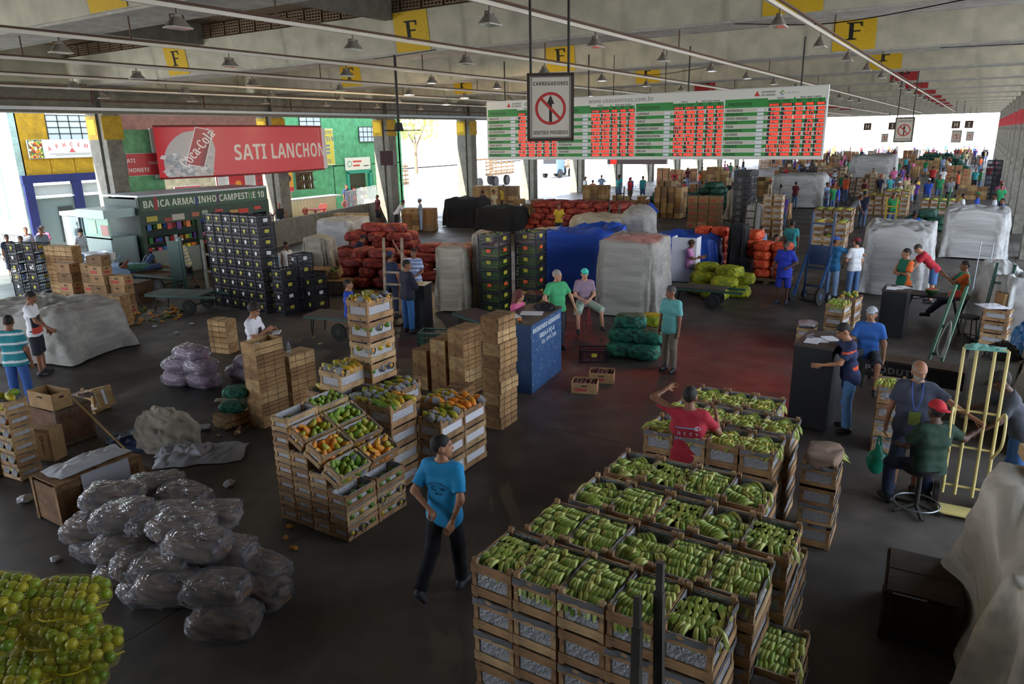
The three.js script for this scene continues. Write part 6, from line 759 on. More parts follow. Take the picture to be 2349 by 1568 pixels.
// green truck with rope, crate stack, white cabinet, yellow truck
{
  const t = thingF('hand_truck', 'green-railed hand truck with a coil of rope', 'hand truck', -0.12,-14.97, -.5); for (const s of [-1, 1]) part(t, 'rail', beam([s * .12, .05, .25], [s * .1, 1.75, -.35], .05, .04), mat('#3d6b52', .5)); for (const y of [.5, 1.0]) part(t, 'crossbar', B(.24, .05, .02), M.greenPaint, 0, y, .25 - y * .36); part(t, 'toe_plate', B(.35, .02, .2), M.iron, 0, .03, .3); part(t, 'rope_coil', mg([0, 1, 2, 3].map(i => tube([[.1, 1.15, .0], [.14 + i * .015, .8, .12], [.1 + i * .02, .48, .2], [.02, .6, .16], [.04, 1.0, .05]], .009, 26, 5, true))), mat('#a8aca4', .9));
  const g = thingF('hand_truck', 'dark green hand truck leaning by the slatted crates', 'hand truck', 0.72,-17.72, -.35); for (const s of [-1, 1]) part(g, 'rail', beam([s * .16, .05, .3], [s * .16, 1.8, -.2], .06, .045), M.greenPaint); for (const y of [.4, .9, 1.4]) part(g, 'crossbar', B(.34, .05, .02), M.greenPaint, 0, y, .3 - y * .28);
  const w = thingF('hand_truck', 'slim pale metal hand truck standing near the white tarp', 'hand truck', 0.46,-21.93, -.2); for (const s of [-1, 1]) part(w, 'rail', bar([s * .14, .05, 0], [s * .14, 1.7, -.15], .015), M.galv); for (let i = 0; i < 6; i++) part(w, 'crossbar', bar([-.14, .3 + i * .26, -.03 - i * .022], [.14, .3 + i * .26, -.03 - i * .022], .01), M.galv);
  const [cx, cz] = [0.77,-17.32]; for (let k = 0; k < 4; k++) put(bigCrates[k % 3], cx, k * .25, cz, -.2 + rr(-.05, .05), `slatted crate stuffed with paper beside the white cabinet, ${ORD[k]} level`, 'slatted crates by the white cabinet').scale.set(1.2, .82, 1); solo('paper_sheet', 'large white sheet lying on the slatted crates', 'paper', crum(.5, .5, .06, 17), M.paper, cx - .12, 1.02, cz + .1, .5);
  { const b = put(cartons[0], cx + .2, 1.0, cz - .3, .5, 'open brown carton on the slatted crates by the column'); }
  const f = thing('cabinet', 'white scuffed cabinet behind the yellow hand truck', 'cabinet', .62, 0, -13.25, 0); part(f, 'body', B(.66, 1.0, .6), mat('#a3a49c', .5, { map: texGrime }), 0, .52, 0); part(part(f, 'door', B(.62, .94, .02), mat('#b3b4ac', .45, { map: texGrime }), 0, .52, .31), 'handle', B(.02, .14, .03), M.steel, .25, .08, .02); part(f, 'plinth', B(.6, .04, .54), M.black, 0, .02, 0);
  solo('garbage_bag', 'black plastic bag on top of the white cabinet', 'bag', heap(.55, .45, .28, 9), M.blackP, .72, 1.02, -13.25, .3); solo('garbage_bag', 'bright blue plastic bag beside the white cabinet', 'bag', heap(.6, .7, .75, 13), mat('#1f6aa8', .35), 1.15, .85, -14.1, .8); solo('plastic_sheet', 'pale green plastic rag over the yellow truck handle', 'sheet', crum(.42, .25, .1, 5), mat('#6fa79a', .5, { side: THREE.DoubleSide }), .38, 2.02, -9.75, .1);
  const y = thing('hand_truck', 'tall yellow tubular hand truck held by the bearded man', 'hand truck', .38, 0, -9.65, .05), ym = M.yellowPaint; for (const x of [-.22, -.09, .09, .22]) part(y, 'upright', bar([x, .2, .06], [x, 2.02, -.1], .018, 8), ym); part(y, 'top_bar', bar([-.22, 2.02, -.1], [.22, 2.02, -.1], .018, 8), ym); for (const h of [.3, .8, 1.25]) part(y, 'crossbar', bar([-.22, h, .05 - h * .08], [.22, h, .05 - h * .08], .015, 8), ym); for (const s of [-1, 1]) { part(y, 'handle', tube([[s * .22, 1.2, 0], [s * .26, 1.35, .22], [s * .26, 1.05, .35], [s * .22, .75, .08]], .016, 18, 6), ym); part(y, 'wheel', cyl(.14, .14, .05, 16, 0, 0, 0, 0, Math.PI / 2), M.rubber, s * .28, .14, -.05); } part(y, 'toe_plate', B(.5, .02, .26), ym, 0, .05, .2);
}
{
  const t = person('bald bearded man with lanyard holding a green bag', -0.27,-9.8, 0.11, { h: 1.78, cell: .015, top: ['tee', '#3c4152'], bottom: ['knee', '#39435a'], skin: SKIN[0], hairStyle: 'fringe', hair: '#8a847c', beard: '#9b958e', fat: 1.18, head: [.35, .25, 0], armL: [[.75, -.5, .35], [.8, -.35, .4]], armR: [[-.3, -.95, .05], [-.1, -1, .1]], hem: .2 });
  part(t, 'lanyard', tube([[.06, 1.5, .06], [.05, 1.35, .17], [0, 1.18, .2], [-.05, 1.35, .17], [-.06, 1.5, .06]], .007, 24, 5), mat('#2d4f9c', .7)); part(t.children[t.children.length - 1], 'badge', B(.13, .17, .008), mat('#5d6b2a', .6), 0, 1.08, .205);
  const p = t.position, s = Math.sin(t.rotation.y), c = Math.cos(t.rotation.y), hx = -.34, hz = .08; const b = thing('carrier_bag', 'green plastic carrier bag hanging from the bearded man', 'bag', p.x + hx * c + hz * s, .42, p.z - hx * s + hz * c, .3); part(b, 'bag_body', warp(new THREE.SphereGeometry(1, 20, 16), v => { const k = 1 + .2 * (vn(v.x * 3, v.y * 3, v.z * 3) - .5); v.set(v.x * .12 * k * (v.y > .5 ? .6 : 1), v.y * .21, v.z * .09 * k * (v.y > .5 ? .6 : 1)); }), mat('#1f8f72', .3)); part(b, 'bag_handle', tube([[-.03, .17, 0], [0, .33, 0], [.03, .17, 0]], .012, 12, 5), mat('#1f8f72', .3));
}
person('man in red cap and dark green t-shirt sitting on round stool', -0.02,-9.28, -2.53, { h: 1.76, cell: .016, top: ['tee', '#123021'], bottom: ['long', '#16223c'], cap: '#b3202c', capBack: 1, skin: SKIN[4], hipY: .66, fat: 1.1, legL: [[.35, -.3, .9], [.05, -1, -.15]], legR: [[-.35, -.3, .9], [-.05, -1, -.1]], armR: [[-.75, -.55, .1], [-.85, .3, .3]], armL: [[.25, -.9, .35], [-.2, -.3, .9]] });
{ const t = thingF('round_stool', 'swivel stool with chrome foot ring under the red-capped man', 'stool', -0.09,-9.29, 0); part(t, 'seat', cyl(.22, .2, .07, 20, 0, .58, 0), M.black); part(t, 'post', cyl(.03, .03, .5, 12, 0, .32, 0), M.iron); part(t, 'foot_ring', new THREE.TorusGeometry(.25, .011, 8, 32).rotateX(Math.PI / 2).translate(0, .12, 0), M.steel); for (let i = 0; i < 5; i++) { const a = i * 1.257; part(t, 'leg', beam([0, .1, 0], [Math.cos(a) * .28, .03, Math.sin(a) * .28], .04, .03), M.iron); } }
person('man in dark cap and grey shirt bending beside yellow hand truck', 0.88,-10.13, -1.39, { h: 1.76, cell: .018, top: ['tee', '#3c4048'], bottom: ['long', '#3c649a'], cap: '#23201c', skin: SKIN[4], lean: [0, .9, .4], head: [0, .3, 0], armR: [[-.2, -.75, .6], [-.1, -.3, .9]], armL: [[.2, -.85, .4], [0, -.6, .8]] });
chest('low dark wooden chest by the stool on the aisle side', .08, -6.95, .05, .6, .8, .5, wood('#3d3126'), wood('#463a2c'));
cloth('big soiled white canvas over goods at lower right', 1.4, -6.3, .05, 1.85, 2.5, 1.62, mat('#dcd6c8', .8, { map: texCloth, side: THREE.DoubleSide }), { seed: 51, nf: 9, fold: .13, sag: .22, flare: .22, ex: .4, nu: 96, nv: 36 });
put(carton(.5, .5, .1, M.card2), .95, 1.66, -7.3, .2, 'flat brown carton lying on the soiled white canvas');

// ---------- shops on the left ----------
const txt = (w, h, bg, f) => { const c = document.createElement('canvas'); c.width = w; c.height = h; const k = c.getContext('2d'); k.fillStyle = bg; k.fillRect(0, 0, w, h); f(k, w, h); const t = new THREE.CanvasTexture(c); t.colorSpace = THREE.SRGBColorSpace; return t; };
const facing = (name, label, cat, tex, w, h, x, y, z, o = {}) => { const t = thing(name, label, cat, x, y, z, o.yaw ?? Math.PI / 2); part(t, 'board', B(w, h, .04), o.m ?? M.white, 0, 0, 0); part(t, 'printed_face', new THREE.PlaneGeometry(w * .985, h * .97), mat('#ffffff', o.r ?? .5, { map: tex }), 0, 0, .022); return t; };
function paned(name, label, x, y, z, w, h, nx, ny, yaw = Math.PI / 2, skipTop = 0) { const t = struct(name, label, null, null, x, y, z, yaw), gl = mat('#b9c6cc', .2, { metalness: 0 }); for (let i = 0; i < nx; i++) for (let j = 0; j < ny; j++) part(t, 'pane', B(w / nx - .03, h / ny - .03, .01), gl, -w / 2 + (i + .5) * w / nx, -h / 2 + (j + .5) * h / ny, 0); for (let i = 0; i <= nx; i++) part(t, 'mullion', B(.035, h, .04), M.iron, -w / 2 + i * w / nx, 0, 0); for (let j = 0; j <= ny; j++) part(t, 'mullion', B(w, .035, .04), M.iron, 0, -h / 2 + j * h / ny, 0); return t; }
paned('window_1', 'steel-barred upper window of the yellow shop', -33.0, 5.25, -17.1, 1.85, 1.0, 4, 4);
paned('window_2', 'small barred window on the green wall', -32.95, 4.85, -35.3, 1.5, .9, 4, 3); paned('window_3', 'upper barred window on the green wall behind the red sign', -32.95, 5.6, -30.6, 1.6, 1.1, 3, 4);
facing('shop_sign', 'white shop sign with red letters and vegetable pictures', 'sign', txt(1024, 208, '#d9d6cf', (k, w, h) => { for (const x of [0, 860]) { k.fillStyle = '#2e5a34'; k.fillRect(x, 0, 164, h); for (let i = 0; i < 150; i++) { k.fillStyle = ['#b4372c', '#d8b13c', '#5f9a3c', '#d9d2c0', '#8c2f2a', '#e08a2c'][i % 6]; k.beginPath(); k.arc(x + 10 + hash3(i, x, 1) * 144, 12 + hash3(i, x, 2) * 184, 5 + hash3(i, x, 3) * 13, 0, 7); k.fill(); } } k.fillStyle = '#c9605a'; k.font = 'bold 62px sans-serif'; k.textAlign = 'center'; [...'APHCEMG'].forEach((c, i) => { const a = (i - 3) * .3; k.save(); k.translate(512 + (i - 3) * 88, 78 + Math.pow(i - 3, 2) * 5); k.rotate(a * .35); k.fillText(c, 0, 0); k.restore(); }); k.beginPath(); k.moveTo(512, 92); k.lineTo(552, 148); k.lineTo(472, 148); k.fill(); k.fillStyle = '#6d6a66'; k.fillRect(230, 160, 560, 5); k.fillRect(300, 174, 430, 5); }), 3.5, .76, -32.93, 4.39, -17.0);
{ // blue frame and glazed doors
  const t = struct('door_1', 'blue-framed glazed front of the yellow shop', null, null, -33, 0, -17), bl = mat('#16236b', .6, { map: texGrime }), gl = mat('#6d7c7c', .15); part(t, 'lintel', B(.25, .32, 4.4), bl, 0, 3.2, 0); for (const z of [2.0, .05, -1.9]) part(t, 'post', B(.25, 3.05, .35), bl, 0, 1.52, z); for (const z of [1.02, -.93]) { part(t, 'glass_door', B(.03, 2.4, 1.55), gl, -.05, 1.2, z); part(t, 'transom_pane', B(.03, .42, 1.55), mat('#a9b0b0', .3), -.02, 2.72, z); part(t, 'transom_bar', B(.08, .07, 1.6), M.white, 0, 2.45, z); part(t, 'dark_panel', B(.02, 1.5, .6), mat('#2c3434', .4), 0, 1.25, z - .35); }
}
{ const t = struct('window_4', 'pale framed shutters on the bright flank wall', null, null, -35.2, 2.6, -14.72); for (const [x, y, w, h] of [[0, 1.0, 1.5, 1.3], [0, -.4, 1.5, 1.2], [-2.2, .4, 1.8, 2.2]]) part(t, 'frame', mg([B(w, .05, .05, 0, h / 2, 0), B(w, .05, .05, 0, -h / 2, 0), B(.05, h, .05, -w / 2, 0, 0), B(.05, h, .05, w / 2, 0, 0), B(.04, h, .04, 0, 0, 0)]), mat('#9fbfae', .7), x, y, 0); }
{ const t = thing('iron_railing', 'dark iron railing before the bright flank wall', 'railing', -31.5, 0, -13.6, 0); for (const y of [.15, .65, 1.15]) part(t, 'rail', bar([-3, y, 0], [2.4, y, 0], .02), M.iron); for (let i = 0; i < 19; i++) part(t, 'baluster', bar([-3 + i * .3, 0, 0], [-3 + i * .3, 1.15, 0], .012), M.iron); }
// curved red bar sign
{
  const tex = txt(2048, 560, '#d0262e', (k, w, h) => { k.fillStyle = '#c43a38'; for (let i = 0; i < 40; i++) { k.globalAlpha = .12; k.fillRect(hash3(i, 1, 4) * w, 0, 10 + hash3(i, 2, 4) * 60, h); } k.globalAlpha = 1; k.save(); k.beginPath(); k.moveTo(60, h); k.bezierCurveTo(0, 300, 100, 120, 220, 60); k.lineTo(430, 20); k.lineTo(470, 260); k.lineTo(420, h); k.fillStyle = '#b9b3b0'; k.fill(); for (let i = 0; i < 90; i++) { k.fillStyle = ['#d9d8d8', '#8f9498', '#a3a6aa', '#c9c4c2'][i % 4]; const x = 40 + hash3(i, 3, 4) * 380, y = 300 + hash3(i, 4, 4) * 250, s = 14 + hash3(i, 5, 4) * 46; k.save(); k.translate(x, y); k.rotate(i); k.fillRect(-s / 2, -s / 2, s, s * .8); k.restore(); } k.translate(330, 250); k.rotate(.28); k.fillStyle = '#a31d22'; k.fillRect(-78, -230, 156, 420); k.fillStyle = '#7a1418'; k.fillRect(38, -230, 40, 420); k.strokeStyle = '#e3dfdc'; k.lineWidth = 8; k.strokeRect(-78, -230, 156, 420); k.rotate(-1.2); k.fillStyle = '#e8e4e0'; k.font = 'italic bold 130px serif'; k.textAlign = 'center'; k.fillText('Coca-Cola', -10, 30, 470); k.restore(); k.fillStyle = '#d8cfc4'; k.font = 'bold 250px sans-serif'; k.textAlign = 'left'; k.fillText('SATI LANCHONETE', 640, 390, 1560); });
  const t = thing('bar_sign', 'long curved red snack bar sign with white lettering', 'sign', 0, 0, 0), n = 28, P = [], UV = [], I = [], pt = a => { const u = a / n, z = lerp(-17.15, -26.6, u), x = -27.1 + .9 * Math.sin(Math.PI * Math.pow(u, .8)) - (u > .9 ? (u - .9) * 9 : 0); return [x, z]; };
  for (let i = 0; i <= n; i++) { const [x, z] = pt(i); P.push(x, 3.2, z, x, 5.12 + .06 * Math.sin(i / n * 3), z); UV.push(i / n * 1.02, 0, i / n * 1.02, 1); } for (let i = 0; i < n; i++) { const a = i * 2; I.push(a, a + 2, a + 1, a + 1, a + 2, a + 3); } const g = new THREE.BufferGeometry(); g.setAttribute('position', new THREE.Float32BufferAttribute(P, 3)); g.setAttribute('uv', new THREE.Float32BufferAttribute(UV, 2)); g.setIndex(I); g.computeVertexNormals(); part(t, 'printed_face', g, mat('#ffffff', .35, { map: tex, side: THREE.DoubleSide })); const pts = [...Array(n + 1)].map((_, i) => pt(i)); part(t, 'edge_frame', mg([tube(pts.map(p => [p[0], 3.19, p[1]]), .04, 60, 5), tube(pts.map(p => [p[0] - .02, 5.16, p[1]]), .04, 60, 5)]), mat('#7d2226', .5)); const [ex, ez] = pt(n); part(t, 'white_end', B(.08, 1.98, .3), M.whitePlastic, ex, 4.16, ez); part(t, 'back_box', B(.1, 1.9, 9.2), M.white, -27.6, 4.15, -21.9);
}
struct('wall_bar_panel', 'pale green side panel beside the red bar sign', mg([B(.15, 2.5, 1.5, 0, 3.8, 0), B(.15, 1.0, 1.5, 0, .6, 0)]), mat('#7cc48c', .7, { map: texGrime }), -27.7, 0, -16.9);
facing('bar_sign_small', 'small red bar sign beside the pale green panel', 'sign', txt(512, 300, '#b52a30', (k) => { k.fillStyle = '#d9cfc8'; k.font = 'bold 76px sans-serif'; k.fillText('SATI', -40, 120); k.fillText('LANCHONETE', -190, 250); k.font = 'italic bold 60px serif'; k.fillText('Coca-Cola', 300, 150, 180); }), 1.5, .85, -27.55, 3.75, -16.9);
// bar counter, shelves, menus, low wall, tables
{
  const c = thing('bar_counter', 'ribbed pale bar counter under the red sign', 'counter', -29.35, 0, -24.6), m = mat('#c4c09c', .6); for (let i = 0; i < 36; i++) part(c, 'rib_panel', B(.05, 1.1, .2), m, .02 + .25 * Math.sin((i / 35) * 3.14), 1.05, 4.0 - i * .225); part(c, 'counter_top', B(.75, .06, 8.3), mat('#b9bcb8', .3), -.05, 1.65, 0); part(c, 'plinth', B(.5, .5, 8.0), M.concrete, -.1, .25, 0); for (const [z, l] of [[1.9, 1.4], [.2, 1.2]]) part(c, 'glass_case', B(.5, .38, l), mat('#aab4b8', .15, { metalness: .4 }), -.05, 1.88, z);
  facing('menu_board', 'red menu board with white price lists above the counter', 'sign', txt(1024, 300, '#b3262b', (k) => { for (const x of [20, 560]) { k.fillStyle = '#d6d2cc'; k.fillRect(x, 20, 220, 260); k.fillStyle = '#55504c'; for (let i = 0; i < 11; i++) k.fillRect(x + 14, 34 + i * 22, 130 + hash3(i, x, 7) * 60, 6); } k.fillStyle = '#d98a2c'; k.beginPath(); k.arc(420, 180, 60, 0, 7); k.fill(); for (let i = 0; i < 6; i++) { k.fillStyle = '#7a2f22'; k.beginPath(); k.arc(850 + (i % 2) * 90, 60 + Math.floor(i / 2) * 90, 30, 0, 7); k.fill(); } }), 2.9, .78, -29.6, 2.7, -22.9);
  facing('menu_board', 'pink notice board with white sheets beside the menus', 'sign', txt(256, 150, '#c8676a', (k) => { k.fillStyle = '#2f7f80'; k.fillRect(0, 20, 40, 90); k.fillStyle = '#dcd9d8'; k.fillRect(90, 30, 40, 60); k.fillRect(140, 25, 60, 50); }), 1.3, .7, -29.5, 2.35, -19.9);
  const sh = thing('bottle_shelf', 'dark wooden shelf of bottles on the bar wall', 'shelf', -32.3, 1.9, -29.2); part(sh, 'back', B(.05, .95, 1.25), M.darkwood, 0, .47, 0); for (const y of [0, .45, .93]) part(sh, 'shelf_board', B(.25, .04, 1.25), M.darkwood, .1, y, 0); const bg = lathe([[.001, 0], [.035, 0], [.035, .18], [.012, .24], [.012, .3]], 8); for (let r = 0; r < 2; r++) for (let i = 0; i < 7; i++) solo('bottle', `bottle on the dark bar shelf, ${r ? 'upper' : 'lower'} row, ${ORD[i]} along`, 'bottle', bg, [mat('#3a2a14', .2), mat('#c9ccc4', .2), mat('#6b6a1c', .2)][i % 3], -32.18, 1.93 + r * .45, -29.7 + i * .165, 0, 'bottles on the bar shelf');
  facing('poster', 'yellow drink poster on the bar wall', 'poster', txt(128, 180, '#c48a2a', (k) => { k.fillStyle = '#3a2416'; k.beginPath(); k.arc(74, 60, 34, 0, 7); k.fill(); k.fillStyle = '#b3262b'; k.fillRect(0, 140, 128, 40); k.fillRect(20, 40, 18, 100); }), .8, 1.1, -32.35, 2.35, -28.0);
  part(thing('drinks_fridge', 'glass-fronted drinks fridge behind the counter', 'fridge', -31.8, 0, -25.4), 'body', mg([B(.7, 2.3, .9, 0, 1.4, 0), B(.02, .35, .9, .36, 2.6, 0)]), mat('#2c3a4a', .3)); part(thing('tiled_doorway', 'white tiled doorway at the back of the bar', 'doorway', -32.3, 0, -26.9), 'tile_panel', B(.1, 2.6, 1.3), mat('#c9c9c4', .4), 0, 1.9, 0);
  for (let i = 0; i < 9; i++) solo('drinks_crate', `coloured packet on the back shelf of the bar, ${ORD[i]} along`, 'packet', B(.3, .25 + .1 * hash3(i, 1, 1), .35), mat(['#a32a2a', '#c9a52a', '#d9d2c4', '#2a4a8a', '#b5562a'][i % 5], .6), -31.5, 2.0, -20.2 - i * .55, 0, 'packets on the bar back shelf');
  solo('back_shelf', 'long back shelf of the bar holding packets', 'shelf', B(.4, 2.0, 5.4, 0, 1.0, 0), mat('#8d8871', .7), -31.6, 0, -22.4);
}
{ const pts = [[-25.2, -19.6], [-26.1, -22.2], [-27.4, -27], [-28.2, -29.8], [-28.6, -31.2], [-29.4, -31.9], [-30.4, -32]]; const w = struct('wall_low', 'low concrete wall round the bar terrace'); for (let i = 0; i < pts.length - 1; i++) { const [a, b] = [pts[i], pts[i + 1]], l = Math.hypot(b[0] - a[0], b[1] - a[1]); part(w, 'wall_section', B(.16, 1.15, l + .12), M.concrete, (a[0] + b[0]) / 2, .57, (a[1] + b[1]) / 2, Math.atan2(b[0] - a[0], b[1] - a[1])); } }
{ const t = thing('terrace_railing', 'white bar railing on the low terrace wall', 'railing'); for (let i = 0; i < 26; i++) { const u = i / 25, x = lerp(-27.6, -29.4, u), z = lerp(-27.6, -31.9, u); part(t, 'baluster', bar([x, 1.15, z], [x, 1.95, z], .018), M.white); } part(t, 'rail', bar([-27.6, 1.95, -27.6], [-29.4, 1.95, -31.9], .022), M.white); }
{ const rc = mat('#a82028', .45); const mk = (x, z, yaw, l) => { const t = thing('plastic_chair', l, 'chair', x, .5, z, yaw, 'red plastic bar chairs'); part(t, 'seat', B(.44, .04, .42), rc, 0, .44, 0); part(t, 'backrest', new THREE.TorusGeometry(.2, .025, 6, 16, 3.3).translate(0, .68, -.2), rc); for (const a of [-.19, .19]) for (const b of [-.18, .18]) part(t, 'leg', B(.04, .44, .04), rc, a, .22, b); for (let i = -1; i < 2; i++) part(t, 'back_slat', B(.05, .3, .02), rc, i * .1, .64, -.2); return t; }; mk(-27.2, -22.3, 1.2, 'red plastic chair at the terrace wall, nearest the crate wall'); mk(-27.3, -24.75, 1.8, 'red plastic chair beside the man in black vest'); mk(-28.3, -26.6, .6, 'red plastic chair in the middle of the terrace'); mk(-28.3, -28.4, 1.4, 'red plastic chair with dark bag near the railing'); { const g = shape2([[-25.2, 19.6], [-26.1, 22.2], [-27.4, 27], [-28.2, 29.8], [-28.6, 31.2], [-32.4, 31.8], [-32.4, 19.6]], .5); g.rotateX(-Math.PI / 2); struct('floor_terrace', 'raised floor of the bar terrace', g, M.concrete); } const t = thing('plastic_table', 'red plastic table between the bar chairs', 'table', -27.75, .5, -25.6); part(t, 'table_top', B(.75, .04, .75), rc, 0, .72, 0); for (const a of [-.3, .3]) for (const b of [-.3, .3]) part(t, 'leg', B(.05, .7, .05), rc, a, .35, b);
  person('man in black vest sitting on the bar terrace', -27.25, -22.95, 1.0, { h: 1.72, cell: .026, top: ['tank', '#121316'], bottom: ['long', '#8a93a4'], skin: SKIN[1], hairStyle: 'bald', hipY: .5, legL: [[.2, -.1, 1], [0, -1, 0]], legR: [[-.2, -.1, 1], [0, -1, 0]], armL: [[.5, -.8, .1], [.1, -.6, .6]], armR: [[-.5, -.8, .1], [-.1, -.6, .6]] }, .5);
  person('barman with dark hair behind the counter near the menus', -29.8, -22.0, 1.2, { h: 1.66, cell: .032, top: ['tee', '#3a3d44'], bottom: ['long', '#222'], skin: SKIN[1] }, .4); person('person in navy shirt at the far end of the bar counter', -29.2, -29.3, 1.5, { h: 1.7, cell: .03, top: ['tee', '#1b2c5a'], bottom: ['long', '#222'], skin: SKIN[1] }, .5); }
facing('shop_sign', 'yellow packaging shop sign on the green wall', 'sign', txt(256, 300, '#c2b23a', (k) => { k.fillStyle = '#2c4a86'; k.font = 'bold 36px serif'; k.fillText('EMBALAGENS', 6, 40, 240); k.font = 'bold 54px serif'; k.fillText('LTDA', 110, 100); k.fillStyle = '#6d7a8a'; for (let i = 0; i < 10; i++) k.fillRect(30 + (i % 3) * 70, 130 + Math.floor(i / 3) * 30, 44, 18); k.fillStyle = '#2c4a86'; k.font = 'bold 40px serif'; k.fillText('3552', 130, 285); }), 1.9, 2.1, -32.9, 4.15, -31.3);
facing('shop_sign', 'white sign with red print over the green shop door', 'sign', txt(256, 90, '#d2cdb6', (k) => { k.strokeStyle = '#2f8a6a'; k.lineWidth = 6; k.beginPath(); k.arc(40, 45, 20, 0, 7); k.stroke(); k.fillStyle = '#c0452f'; k.fillRect(75, 22, 90, 14); k.fillRect(75, 52, 70, 14); k.fillStyle = '#3a3a3a'; k.fillRect(185, 60, 55, 8); }), 2.2, .75, -32.9, 3.1, -34.2);
{ const d = struct('door_2', 'green-framed shop doorway with goods inside', null, null, -33.1, 0, -34.3), gm = mat('#1f8a6a', .6); for (const z of [-1, 1]) part(d, 'jamb', B(.2, 2.6, .18), gm, .1, 1.3, z); part(d, 'lintel', B(.2, .18, 2.1), gm, .1, 2.6, 0); part(d, 'dark_interior', B(.1, 2.5, 1.9), mat('#4a4a38', .9), -.3, 1.25, 0); for (let i = 0; i < 14; i++) part(d, 'packet', B(.1, .22, .24), mat(['#c9c24a', '#d9d9d4', '#2f7a4a', '#b54a2a', '#2a5aa0'][i % 5], .6), -.1, .5 + Math.floor(i / 5) * .5, -.7 + (i % 5) * .35); }
solo('loudspeaker', 'dark boxy loudspeaker hung on the column near the green shop', 'speaker', mg([B(.7, .75, .6)]), mat('#3a2428', .7), -27.1, 3.55, -30.5, .5);
// kiosk
{
  const k0 = thing('kiosk', 'dark green haberdashery kiosk with lettered fascia', 'kiosk', -24.0, 0, -16.9), gm = mat('#2d4a3c', .6, { map: texGrime });
  part(k0, 'fascia', B(.15, .95, 5.4), gm, 0, 2.3, 0); part(k0, 'lettering', new THREE.PlaneGeometry(5.3, .46).rotateY(Math.PI / 2), mat('#ffffff', .6, { map: txt(1536, 134, '#35523f', (k) => { k.fillStyle = '#c4cabc'; k.font = 'bold 96px sans-serif'; k.fillText('BANCA ARMARINHO CAMPESTRE 10', 30, 102, 1480); k.fillStyle = '#8a2a2c'; k.fillRect(150, 4, 40, 126); k.fillStyle = '#243a6a'; k.fillRect(610, 30, 34, 100); k.fillStyle = '#4a2a5a'; k.fillRect(880, 20, 30, 110); k.fillStyle = '#2f6a2f'; k.fillRect(1300, 10, 28, 110); }) }), .08, 2.52, 0); part(k0, 'roof', B(2.2, .06, 5.4), M.galv, -1.0, 2.8, 0); for (const z of [2.65, .5, -2.65]) part(k0, 'post', B(.16, 2.3, .16), gm, 0, 1.15, z); part(k0, 'back_wall', B(.08, 2.7, 5.3), gm, -2.0, 1.35, 0); for (const z of [2.68, -2.68]) part(k0, 'side_wall', B(2.0, 2.7, .06), gm, -1.0, 1.35, z); part(k0, 'counter', B(.5, .9, 1.9), mat('#7d8a84', .4), -.2, .45, 1.5); part(k0, 'counter', B(.5, .9, 2.6), mat('#6b5a44', .6), -.2, .45, -1.2); for (let i = 0; i < 3; i++) part(k0, 'shelf', B(.4, .03, 5.0), M.boxD, -1.7, .95 + i * .5, 0);
  const cl = ['#b3262b', '#d9c23a', '#2a6ab0', '#d9d9d4', '#3a8a4a', '#c4688a', '#d97a2a', '#6a3a8a']; for (let r = 0; r < 4; r++) for (let i = 0; i < 22; i++) solo('packet', `small coloured packet on the kiosk shelves, ${['bottom', 'second', 'third', 'top'][r]} row`, 'packet', bx(.16, .14 + .02 * (i % 5), .15), mat(cl[(i * 3 + r * 5) % 8], .6), -25.62 + (i % 3) * .05, [.98, 1.48, 1.98, .6][r] + .09, -14.6 - i * .205, 0, `packets on the kiosk ${ORD[r]} shelf`); for (let i = 0; i < 16; i++) solo('packet', `bright packet laid on the kiosk counter, ${ORD[i]} along`, 'packet', bx(.2, .1, .14), mat(cl[(i * 5) % 8], .6), -24.2 + (i % 2) * .15, .95, -14.5 - i * .28, 0, 'packets on the kiosk counter'); for (let i = 0; i < 12; i++) solo('hanging_packet', `packet hanging under the kiosk roof, ${ORD[i]} along`, 'packet', bx(.03, .16 + .2 * hash3(i, 8, 4), .16), mat(cl[(i * 7 + 2) % 8], .5), -24.15, 1.72, -14.6 - i * .38, 0, 'packets hanging in the kiosk');
  for (let i = 0; i < 9; i++) solo('sticker', `coloured advert sticker on the kiosk fascia, ${ORD[i]} along`, 'sticker', bx(.01, .12 + .1 * hash3(i, 4, 4), .22 + .3 * hash3(i, 5, 4)), mat(['#a39a3a', '#8f3a34', '#a9a498', '#9a5a3a', '#8f9a8c', '#a33a34', '#a9803a', '#b5302a', '#b5382a'][i], .6), -23.915, 2.05 - .12 * hash3(i, 6, 4), -14.7 - i * .55 + .2 * hash3(i, 7, 4), 0, 'stickers on the kiosk fascia');
}
